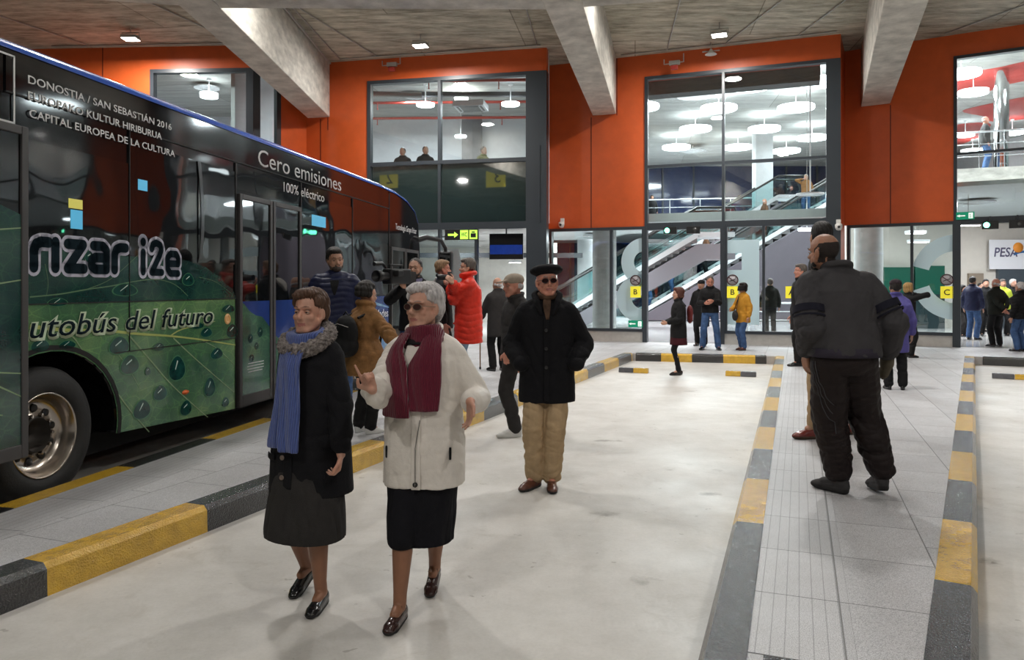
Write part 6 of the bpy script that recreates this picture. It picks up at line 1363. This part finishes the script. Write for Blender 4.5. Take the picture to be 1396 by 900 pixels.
bald = person('bald bearded man seen from behind in a grey jacket and baggy dark tracksuit trousers', loc, rz, 1.77, 3, 'tan',
       pose=dict(lh=wl(1100, 482, 5.15), rh=wl(1208, 486, 5.1), le=(-.3, -1, 0), re=(.3, -1, 0), lhand=dict(d=dl(.0, .1, -1), n=dl(1, .1, 0), t=dl(.1, 1, 0), c=(.4, .5, .6, .6)), rhand=dict(d=dl(0, .1, -1), hide=1), lf=(*fl, 0, 0), rf=(*fr_, .025, -.12)),
       coat=dict(mat=m_gjack, hem=.93, chest=(.245, .155), waist=(.245, .165), hip=(.238, .168), hemr=(.232, .168), sleeve=(.098, .092, .072), fold=.014, collar=(.080, .024, .0), seed=21, name='jacket', cuff=.96), legs=dict(kind='trousers', mat=m_trk, w=(.125, .112, .088), fold=.017, hemz=.075), shoes=dict(mat=m_greysh, sole=m_sole, kind='sneaker'),
       hair=H_('dark', 'stubble', nobrow=False), head=(.58, -.05, -.04), stoop=.02, lean=(-.02, .05), hoff=(-.075, .0, -.01), extras=ex, fat=1.1)
from mathutils.bvhtree import BVHTree
tr = [c for c in bald['t'].children if c.name.startswith('trousers')][0]; bv = BVHTree.FromPolygons([v.co for v in tr.data.vertices], [tuple(p.vertices) for p in tr.data.polygons])
for j, dy in enumerate((-.052, -.034, -.016)):
    pts = []
    for q in range(40):
        z = .90-.76*q/39; h = bv.ray_cast(Vector((-.7, dy+.02*math.sin(z*3), z)), Vector((1, 0, 0)))
        if h[0] is not None and h[0].x < -.02: pts.append(h[0]+Vector((-.0015, 0, 0)))
    if len(pts) > 4: MB().tube(pts, .0035, 5).build('side_stripe', cloth('grey_piping', (.06, .06, .065)), tr)
def beard(i, m, s=1.0):
    T, hs = i['T'], i['hs']; b = Blob(); R = T.to_3x3().to_4x4()
    b.ell(tuple(T @ Vector((0, .05*hs, -.082*hs))), (.05*hs, .045*hs, .038*hs), R)
    for x in (-1, 1): b.cap(tuple(T @ Vector((x*.066*hs, .0, -.01*hs))), tuple(T @ Vector((x*.052*hs, .035*hs, -.07*hs))), .013*hs, .02*hs)
    b.cap(tuple(T @ Vector((-.022*hs, .083*hs, -.045*hs))), tuple(T @ Vector((.022*hs, .083*hs, -.045*hs))), .007*hs)
    fuse('beard', b, .006, m, i['t'], 2)
beard(bald, hairmat('beard_dark', (.012, .009, .008)))

# ---- tall man hidden behind the bald man
loc = Vector((2.76, 6.78, PZ+.006)); rz = rad(75); wl, dl, gl = LF(loc, rz)
fr_ = fz(1160, 590, (-.2, 1)); fl = fz(1112, 598, (-1, -.15))
person('tall dark haired man in black coat and beige trousers behind the bald man', loc, rz, 1.97, 2, 'mid',
       pose=dict(lf=(*fl, 0, 0), rf=(*fr_, 0, 0)), coat=dict(mat=m_blk, hem=.95, chest=(.19, .13), sleeve=(.072, .065, .055)), legs=dict(kind='trousers', mat=m_chino, w=(.095, .08, .07)), shoes=dict(mat=m_lred, sole=mat('brown_sole', (.06, .035, .02), .7)), hair=H_('dark', 'crop'), head=(-1.2, 0, 0))
# ---- man in the light cap walking behind the man in the beret
def cap_hat(i, m, bill=.09, vox=.009):
    T, hs = i['T'], i['hs']; R = T.to_3x3().to_4x4(); b = Blob(); b.ell(tuple(T @ Vector((0, -.012, .06*hs))), (.088*hs, .107*hs, .068*hs), R)
    for x in (-.045, -.02, 0, .02, .045): b.cap(tuple(T @ Vector((x*hs, .07*hs, .058*hs))), tuple(T @ Vector((x*.9*hs, (.09+bill-abs(x)*.5)*hs, .042*hs))), .010*hs, .007*hs)
    fuse('cap', b, vox, m, i['t'], 3)
loc = Vector((.05, 7.75, 0)); rz = rad(118); wl, dl, gl = LF(loc, rz)
fr_ = fz(702, 596, (-1, -.25), 0); fl = fz(742, 578, (-1, .1), 0)
person('man in a pale cap and dark jacket walking behind the man in the beret', loc, rz, 1.71, 2, 'ruddy',
       pose=dict(rf=(*fr_, 0, 0), lf=(*fl, .02, 0), rh=wl(690, 500, 7.55)), coat=dict(mat=m_char, hem=.86, chest=(.20, .14), sleeve=(.078, .07, .06), fold=.014, collar=(.075, .022)), legs=dict(kind='trousers', mat=m_char, w=(.092, .078, .07)), shoes=dict(mat=m_sneak, sole=m_sneak, kind='sneaker'), hair=H_('grey', 'fringe'), head=(-.1, -.05, 0), stoop=.03,
       extras=lambda i: cap_hat(i, cloth('beige_cap', (.30, .25, .20), .8)))
# ---- red jacket photographer
loc = Vector((-.60, 10.5, PZ)); rz = rad(100); wl, dl, gl = LF(loc, rz)
person('photographer in a bright red padded jacket and pale jeans', loc, rz, 1.78, 2, 'pale',
       pose=dict(rh=wl(617, 386, 10.2), lh=wl(614, 390, 10.6), re=(.6, .1, -.9), le=(-.6, .1, -.9), rhand=dict(d=dl(-.5, -.1, .6), n=dl(-.4, .5, .2), t=dl(-.3, 0, 1), c=(.8, .9, .9, .9)), lhand=dict(d=dl(-.6, 0, .4), n=dl(0, -.6, .8), t=dl(-.6, 0, .8), c=(.7, .8, .8, .8)), lf=(-.13, .05, -.2, 0, 0), rf=(.13, -.02, .2, 0, 0)),
       coat=dict(mat=m_red, hem=.62, chest=(.215, .18), waist=(.215, .18), hip=(.225, .19), hemr=(.22, .19), sleeve=(.092, .095, .075), fold=.010, puff=.085, collar=(.09, .034, .02)), legs=dict(kind='trousers', mat=m_jeanl, w=(.09, .075, .065)), shoes=dict(mat=m_lbrown), hair=H_('pepper', 'short'), head=(.0, -.05, 0), lean=(0, .0),
       extras=lambda i: (drape(i, 'pocket_flap', m_red, [(.90, .15, .02), (.87, .15, .02)], .01, .02), drape(i, 'camera_strap', m_black, [(1.42, .05, .03), (1.3, .08, .06)], .02, .01)))
def camera_small(p, rz, label, name='camera'):
    t = thing(name, label, 'camera', p, rz)
    MB().box(-.07, .07, -.035, .035, -.05, .045).box(-.03, .03, -.03, .03, .045, .075).build('camera_body', m_black, t, bevel=.01)
    MB().lathe([(.036, 0), (.038, .06), (.042, .13), (.034, .135), (.03, .12), (0, .118)], (0, 0, 0), 20, 0, Matrix.Translation((0, .03, 0)) @ Matrix.Rotation(-PI/2, 4, 'X')).build('lens_barrel', m_black, t)
    MB().lathe([(.01, 0), (.028, 0)], (0, 0, 0), 16, 0, Matrix.Translation((0, .155, 0)) @ Matrix.Rotation(-PI/2, 4, 'X')).build('front_glass', mat('coated_glass', (.02, .02, .05), .05), t)
    return t
camera_small(W(613, 378, 10.42), rad(98), 'black stills camera held up by the photographer in red')
# ---- man with sandy hair in profile
loc = Vector((-1.0, 10.9, PZ)); rz = rad(-84); wl, dl, gl = LF(loc, rz)
person('sandy haired man in profile wearing a black jacket, between cameraman and red photographer', loc, rz, 1.77, 2, 'ruddy', coat=dict(mat=m_blk, hem=.80, chest=(.20, .14), sleeve=(.075, .068, .058), collar=(.075, .024)), legs=dict(kind='trousers', mat=m_blk), shoes=dict(mat=m_lblack), hair=H_('sandy', 'short'), head=(.0, -.05, 0),
       extras=lambda i: drape(i, 'cream_hood', m_cream, [(1.52, -.09, .02), (1.40, -.13, -.02), (1.30, -.10, -.05)], .02, .03, back=True))
# ---- cameraman
loc = Vector((-1.19, 9.4, PZ)); rz = rad(172); wl, dl, gl = LF(loc, rz)
def ex(i):
    sc = Blob()
    for j in range(20): a = 2*PI*j/20; sc.ell((.07*math.cos(a), .02+.065*math.sin(a), 1.475-.02*math.sin(a)), .03)
    fuse('scarf', sc, .009, cloth('lilac_grey_scarf', (.16, .15, .24), .9, .4, 60, .3), i['t'], 3); drape(i, 'scarf_end', MATS['lilac_grey_scarf'], [(1.48, .0, -.06), (1.35, -.01, -.07), (1.2, -.0, -.06)], .03, .02)
    beard(i, hairmat('beard_stubble', (.05, .035, .028)))
person('bearded cameraman in a dark jacket and lilac scarf', loc, rz, 1.74, 2, 'mid', pose=dict(rh=wl(551, 392, 9.1), re=(.8, .2, -.8), rhand=dict(d=dl(-.2, -.5, .5), n=dl(-.6, .3, .3), t=dl(0, 0, 1), c=.8)),
       coat=dict(mat=m_blk, hem=.85, chest=(.205, .14), sleeve=(.078, .07, .06), collar=(.07, .02)), legs=dict(kind='trousers', mat=m_jean), shoes=dict(mat=m_lblack), hair=H_('dark', 'crop'), head=(-.05, -.03, 0), extras=ex)
t = thing('video_camera', 'large black shoulder video camera beside the bearded cameraman', 'video camera', W(539, 377, 9.0), rad(150))
MB().box(-.07, .07, -.22, .16, -.09, .09).build('camera_body', m_black, t, bevel=.015); MB().box(-.02, .02, -.12, .12, .12, .145).box(-.015, .015, -.12, -.09, .08, .13).box(-.015, .015, .09, .12, .08, .13).build('top_handle', m_black, t, bevel=.006)
MB().lathe([(.05, 0), (.052, .1), (.065, .13), (.07, .2), (.06, .2), (.05, .16), (0, .15)], (0, 0, 0), 20, 0, Matrix.Translation((0, .15, 0)) @ Matrix.Rotation(-PI/2, 4, 'X')).build('lens_hood', m_black, t)
MB().tube([(.06, .1, .1), (.02, .22, .15), (.02, .36, .14)], [.014, .022, .026], 10).build('microphone', m_black, t); MB().box(-.14, -.07, .02, .12, .0, .07).build('viewfinder', m_black, t, bevel=.01); MB().box(-.06, .06, -.33, -.22, -.08, .06).build('battery', m_char, t, bevel=.01)
# ---- young man in navy padded jacket
loc = Vector((-1.90, 8.2, PZ)); rz = rad(190); wl, dl, gl = LF(loc, rz)
def ex(i):
    h = Blob(); [h.ell((.105*math.cos(a), -.0+.095*math.sin(a), 1.475-.03*math.sin(a)), .036) for a in [2*PI*j/22 for j in range(22)] if math.sin(a) < .75]; h.ell((0, -.12, 1.47), (.10, .05, .07)); fuse('hood', h, .009, m_navy, i['t'], 3, lambda co, nr: folds(co, nr, .008, (9, 9, 9), 3)); beard(i, MATS['beard_stubble'] if 'beard_stubble' in MATS else m_black)
    drape(i, 'dark_shirt', m_blk, [(1.46, .05, -.05), (1.38, .035, -.035), (1.30, .008, -.008)], .004, .008)
person('young bearded man in a navy padded jacket standing by the bus', loc, rz, 1.81, 2, 'mid', coat=dict(mat=m_navy, hem=.86, chest=(.215, .155), waist=(.21, .155), sleeve=(.088, .085, .07), puff=.06, fold=.006, name='padded_jacket'), legs=dict(kind='trousers', mat=m_jean), shoes=dict(mat=m_lblack), hair=H_('dark', 'short'), head=(.30, -.16, .08), extras=ex)
# ---- woman with backpack
loc = Vector((-1.52, 7.75, PZ)); loc = Vector((-1.40, 7.25, PZ)); rz = rad(-40); wl, dl, gl = LF(loc, rz)
person('dark curly haired person in a tan wrap with a black backpack, back turned', loc, rz, 1.44, 2, 'mid', pose=dict(rh=wl(548, 482, 6.95), re=(.7, -.2, -.5)), coat=dict(mat=m_tan, hem=.55, chest=(.195, .14), hip=(.20, .16), sleeve=(.082, .08, .065), fold=.018, name='wrap', collar=(.085, .035)),
       legs=dict(kind='trousers', mat=m_blk), shoes=dict(mat=m_sneak, sole=m_sneak, kind='sneaker'), hair=H_('dark', 'curly'), head=(-.2, -.1, 0), stoop=.03, female=True)
t = thing('backpack', 'black backpack worn over the tan wrap', 'backpack', loc+Vector((math.sin(rz)*.22, -math.cos(rz)*.22, .82)), rz)
bb = Blob(); bb.ell((0, 0, .14), (.15, .09, .17)); bb.ell((0, 0, .02), (.15, .10, .11)); bb.ell((0, -.07, -.0), (.11, .05, .09)); fuse('bag_body', bb, .012, m_blk, t, 3, lambda co, nr: folds(co, nr, .006, (9, 9, 9), 3))
MB().tube([(-.1, .06, .28), (-.1, .2, .33), (-.12, .34, .2), (-.12, .3, 0)], .014, 6).build('strap', m_blk, t); MB().tube([(.1, .06, .28), (.1, .2, .33), (.12, .34, .2), (.12, .3, 0)], .014, 6).build('strap', m_blk, t); MB().tube([(-.04, 0, .30), (0, -.0, .34), (.04, 0, .30)], .007, 6).build('grab_loop', m_blk, t)
MB().tube([(-.12, -.07, .2), (0, -.1, .23), (.12, -.07, .2)], .004, 5).build('zip', mat('zip_grey', (.2, .19, .18), .4), t)
# ---- the others
def simple(label, px, Y, top, rz, coatm, legm=None, hair=('dark', 'short'), base=PZ, female=False, hem=.80, skin='mid', q=1, shoes=None, **kw):
    x = (px-CX)*Y/F; z = EYE+(HZ-top)*Y/F; H = kw.pop('H', None) or z-base
    sh = dict(mat=shoes or m_lblack); cs = kw.pop('coat', {}); k = H/1.7
    c = dict(mat=coatm, hem=hem*k, chest=(.195*k if not female else .175*k, .14*k), sleeve=(.074, .066, .056), collar=(.075, .022)); c.update(cs)
    lg_ = kw.pop('legs', None) or dict(kind='trousers', mat=legm or m_blk)
    return person(label, Vector((x, Y, base)), rad(rz), H, q, skin, coat=c, legs=lg_, shoes=sh, hair=H_(*hair) if hair else None, female=female, **kw)
i = simple('old man in a dark coat leaning on a walking stick, head nearly bald', 679, 12.6, 377, 25, m_char, hair=('grey', 'fringe'), hem=.62, q=1, stoop=.02, pose=dict(lh=(-.16, .30, .86)))
c = i['t'].matrix_basis @ Vector((-.17, .36, 0)); t = thing('walking_stick', 'wooden walking stick held by the old man in the dark coat', 'walking stick', (c.x, c.y, PZ)); MB().tube([(0, 0, 0), (0, 0, .84), (.01, -.02, .875), (.05, -.03, .88)], .011, 8).build('stick', mat('cane_wood', (.28, .17, .09), .5), t); MB().lathe([(.016, 0), (.016, .04)], (0, 0, 0), 10).build('rubber_tip', m_black, t)
simple('man in a black jacket with pale chest stripes facing the cap wearer', 692, 13.1, 378, 200, m_blk, hair=('grey', 'fringe'), skin='old', extras=lambda i: (drape(i, 'pale_stripe', m_sneak, [(1.12, .05, -.14), (1.10, .05, -.14)], .008, .006), drape(i, 'pale_stripe', m_sneak, [(1.06, .05, -.14), (1.045, .05, -.14)], .008, .006)), q=2)
wl, dl, gl = LF(Vector((2.93, 13.4, 0)), rad(92))
simple('auburn haired woman in a black coat standing in the empty bay', 925, 13.4, 392, 92, m_blk, hair=('auburn', 'bob'), base=0, female=True, hem=.72, skin='pale', q=2, pose=dict(lh=(-.08, .22, .92), rh=(.08, .22, .92), lf=(-.05, .02, -.1, 0, 0), rf=(.06, -.03, .1, 0, 0)),
       legs=dict(kind='trousers', mat=m_blk, w=(.065, .052, .042)), extras=lambda i: fuse('skirt', Blob().loft([(0, 0, .74, .15, .12), (0, 0, .66, .165, .14), (0, 0, .53, .175, .15)], 24), .014, cloth('dark_red_skirt', (.05, .008, .012)), i['t'], 2))
t = thing('shoulder_bag', 'dark red bag on the back of the auburn haired woman', 'bag', (3.13, 13.42, 1.02), 0); bb = Blob(); bb.ell((0, 0, .08), (.055, .09, .13)); bb.ell((0, 0, -.02), (.05, .085, .10)); fuse('bag_body', bb, .015, cloth('dark_red_bag', (.13, .02, .02), .6), t); MB().tube([(-.05, .08, .18), (-.16, .1, .32), (-.2, .02, .3)], .012, 6).build('strap', m_blk, t)
simple('man in a black jacket and blue jeans looking at his phone', 968, 16.8, 377, 165, m_blk, m_jean, ('pepper', 'crop'), skin='ruddy', hem=.86, q=2, head=(.1, -.3, 0), pose=dict(lh=(-.06, .30, 1.08), rh=(.10, .26, 1.03), lf=(-.17, .02, -.3, 0, 0), rf=(.16, 0, .3, 0, 0)))
t = thing('phone', 'black phone in the hands of the man in blue jeans', 'phone', W(977, 404, 16.42), 0); MB().box(-.04, .04, -.006, .006, -.07, .07).build('phone_body', m_black, t, bevel=.006); MB().box(-.035, .035, .006, .008, -.06, .06).build('phone_screen', mat('dark_screen', (.02, .03, .04), .1), t)
simple('man in a black hat and long black coat behind the man with the phone', 956, 17.9, 382, 150, m_blk, hair=('dark', 'crop'), hem=.5, extras=lambda i: cap_hat(i, m_blk, .03, .015))
simple('woman in a mustard coat and blue jeans with a black scarf', 1013, 16.7, 386, 115, m_must, m_jean, ('dark', 'bob'), female=True, hem=.70, skin='mid', q=2, shoes=m_lbrown, pose=dict(rh=(.14, .22, .88), lf=(-.06, .03, -.1, 0, 0), rf=(.07, -.02, .1, 0, 0)), coat=dict(fold=.008, collar=(.03, .01)),
       extras=lambda i: fuse('scarf', Blob().loft([(0, .02, 1.42, .085, .085), (0, .03, 1.30, .105, .10)], 20), .014, m_blk, i['t'], 3))
t = thing('handbag', 'dark handbag hanging at the side of the woman in mustard', 'bag', (4.86, 16.62, .92), 0); fuse('bag_body', Blob().ell((0, 0, 0), (.06, .12, .12)), .015, m_char, t); MB().tube([(0, -.08, .1), (.08, 0, .42), (0, .08, .1)], .008, 6).build('strap', m_blk, t)
simple('man in a dark coat with a pale bag logo seen through the glass', 1050, 21.5, 380, -10, m_olive, hair=('pepper', 'short'), hem=.85)
simple('man in a long black coat half hidden by the bald man', 1092, 13.4, 360, 95, m_blk, hair=('pepper', 'short'), hem=.6, skin='ruddy', q=2, pose=dict(lf=(-.08, .08, 0, 0, 0), rf=(.08, -.14, 0, 0, 0)))
simple('person in a lilac quilted coat seen from behind', 1221, 10.3, 381, -15, m_purp, hair=('dark', 'crop'), hem=.58, female=True, q=2, coat=dict(chest=(.19, .15), fold=.012), extras=lambda i: cap_hat(i, cloth('plum_knit_hat', (.02, .012, .016)), .0, .01))
wl, dl, gl = LF(Vector((7.79, 15, PZ)), rad(-80))
simple('blonde woman in black holding something out beside the lilac coat', 1238, 15, 386, -80, m_blk, hair=('blonde', 'bob'), female=True, skin='pale', q=2, head=(.3, 0, 0), pose=dict(rh=(.10, .36, 1.22), lh=(-.02, .36, 1.2)))
for lab, px, Y, top, rz, cm, lm, hr, kw in (
    ('man in a navy jacket and jeans in the group before the travel sign', 1326, 20, 377, -60, m_navy, m_jean, ('dark', 'crop'), dict(hem=.78)),
    ('man with grey thinning hair and dark jacket, hands clasped behind his back', 1358, 17.7, 380, 10, m_olive, m_blk, ('grey', 'fringe'), dict(hem=.80, q=2, skin='ruddy', pose=dict(lh=(.0, -.24, .86), rh=(.03, -.24, .88), le=(-1, -.3, 0), re=(1, -.3, 0)), coat=dict(chest=(.215, .155)))),
    ('man in a black padded jacket and jeans at the edge of the doorway group', 1391, 16.4, 385, 20, m_blk, m_jean, ('grey', 'crop'), dict(hem=.80, coat=dict(puff=.07, chest=(.23, .17)), q=2)),
    ('dark haired man in black behind the navy jacket', 1344, 21.4, 381, 160, m_blk, m_blk, ('dark', 'short'), {}),
    ('woman in black just inside the doorway post', 1312, 21.2, 389, -150, m_blk, m_char, ('dark', 'bob'), dict(female=True)),
    ('man with a hi-vis collar beyond the clasped hands', 1367, 21.5, 381, 170, mat('hi_vis_yellow', (.55, .65, .05), .6), m_blk, ('pepper', 'short'), {}),
    ('old man with a white beard facing out of the doorway', 1381, 22.3, 381, 190, m_blk, m_blk, ('white', 'short'), dict(skin='old')),
    ('man in dark clothes standing by the brown office door', 1337, 23.5, 386, -170, m_char, m_blk, ('dark', 'crop'), {})):
    simple(lab, px, Y, top, rz, cm, lm, hr, **kw)
# upstairs at the counter
for lab, px, Y, top, cm, rz in (('dark haired man in a black shirt at the counter, closest to the orange wall', 549, 21.2, 200, m_char, 175), ('man in a dark jumper leaning at the middle of the counter', 580, 21.0, 203, m_blk, 200), ('person in a dull green top at the counter by the pier', 659, 21.0, 207, m_teal, 230)):
    simple(lab, px, Y, top, rz, cm, hair=('dark', 'crop'), base=3.70, H=1.72)
# on the escalator
for lab, px, cm, hr, rz, lm in (('man in a tan coat at the foot of the escalator', 882, m_tan, ('pepper', 'short'), -80, m_jean), ('man in a maroon jacket and flat cap riding the escalator', 921, m_maroon, ('dark', 'crop'), 90, m_jean), ('person in a dark coat riding higher on the escalator', 968, m_brnj, ('dark', 'short'), 90, m_blk),
                        ('man in a brown jacket on the escalator below the gallery', 1042, m_brnj, ('grey', 'fringe'), -80, m_char), ('man in a brown coat scratching his head near the escalator top', 1098, m_tan, ('white', 'crop'), 150, m_jean)):
    X = (px-CX)*31.5/F; n = 26; Hh = 5.4-PZ; Lh = Hh/.586; kx = int((X-4.75)/(Lh/n)); zz = PZ+Hh*kx/n+Hh/n*.5; X = 4.75+Lh*(kx+.5)/n
    p = dict(rh=(.12, .12, 1.50), re=(.8, .2, -.3)) if px == 1098 else {}
    person(lab, Vector((X, 31.5, zz)), rad(rz), 1.70, 1, 'mid', pose=p, coat=dict(mat=cm, hem=.80, chest=(.20, .14), collar=(.07, .022)), legs=dict(kind='trousers', mat=lm), shoes=dict(mat=m_lblack), hair=H_(*hr))
for lab, px, cm in (('woman in black standing at the gallery railing by the orange wall', 889, m_blk), ('person in dark blue on the gallery beside the mullion', 1008, m_navy), ('person in a dark jacket on the gallery beyond the pillar', 1071, m_char)):
    person(lab, Vector(((px-CX)*38.5/F, 38.5, 4.5)), rad(170), 1.68, 1, 'mid', coat=dict(mat=cm, hem=.75), legs=dict(kind='trousers', mat=m_blk), shoes=dict(mat=m_lblack), hair=H_('dark', 'bob'))
person('bald man in a grey jacket on the balcony beside the chrome column', Vector(((1343-CX)*24.5/F, 24.5, 5.28)), rad(-110), 1.74, 1, 'ruddy', coat=dict(mat=m_char, hem=.8), legs=dict(kind='trousers', mat=m_jean), shoes=dict(mat=m_lblack), hair=H_('white', 'fringe'))
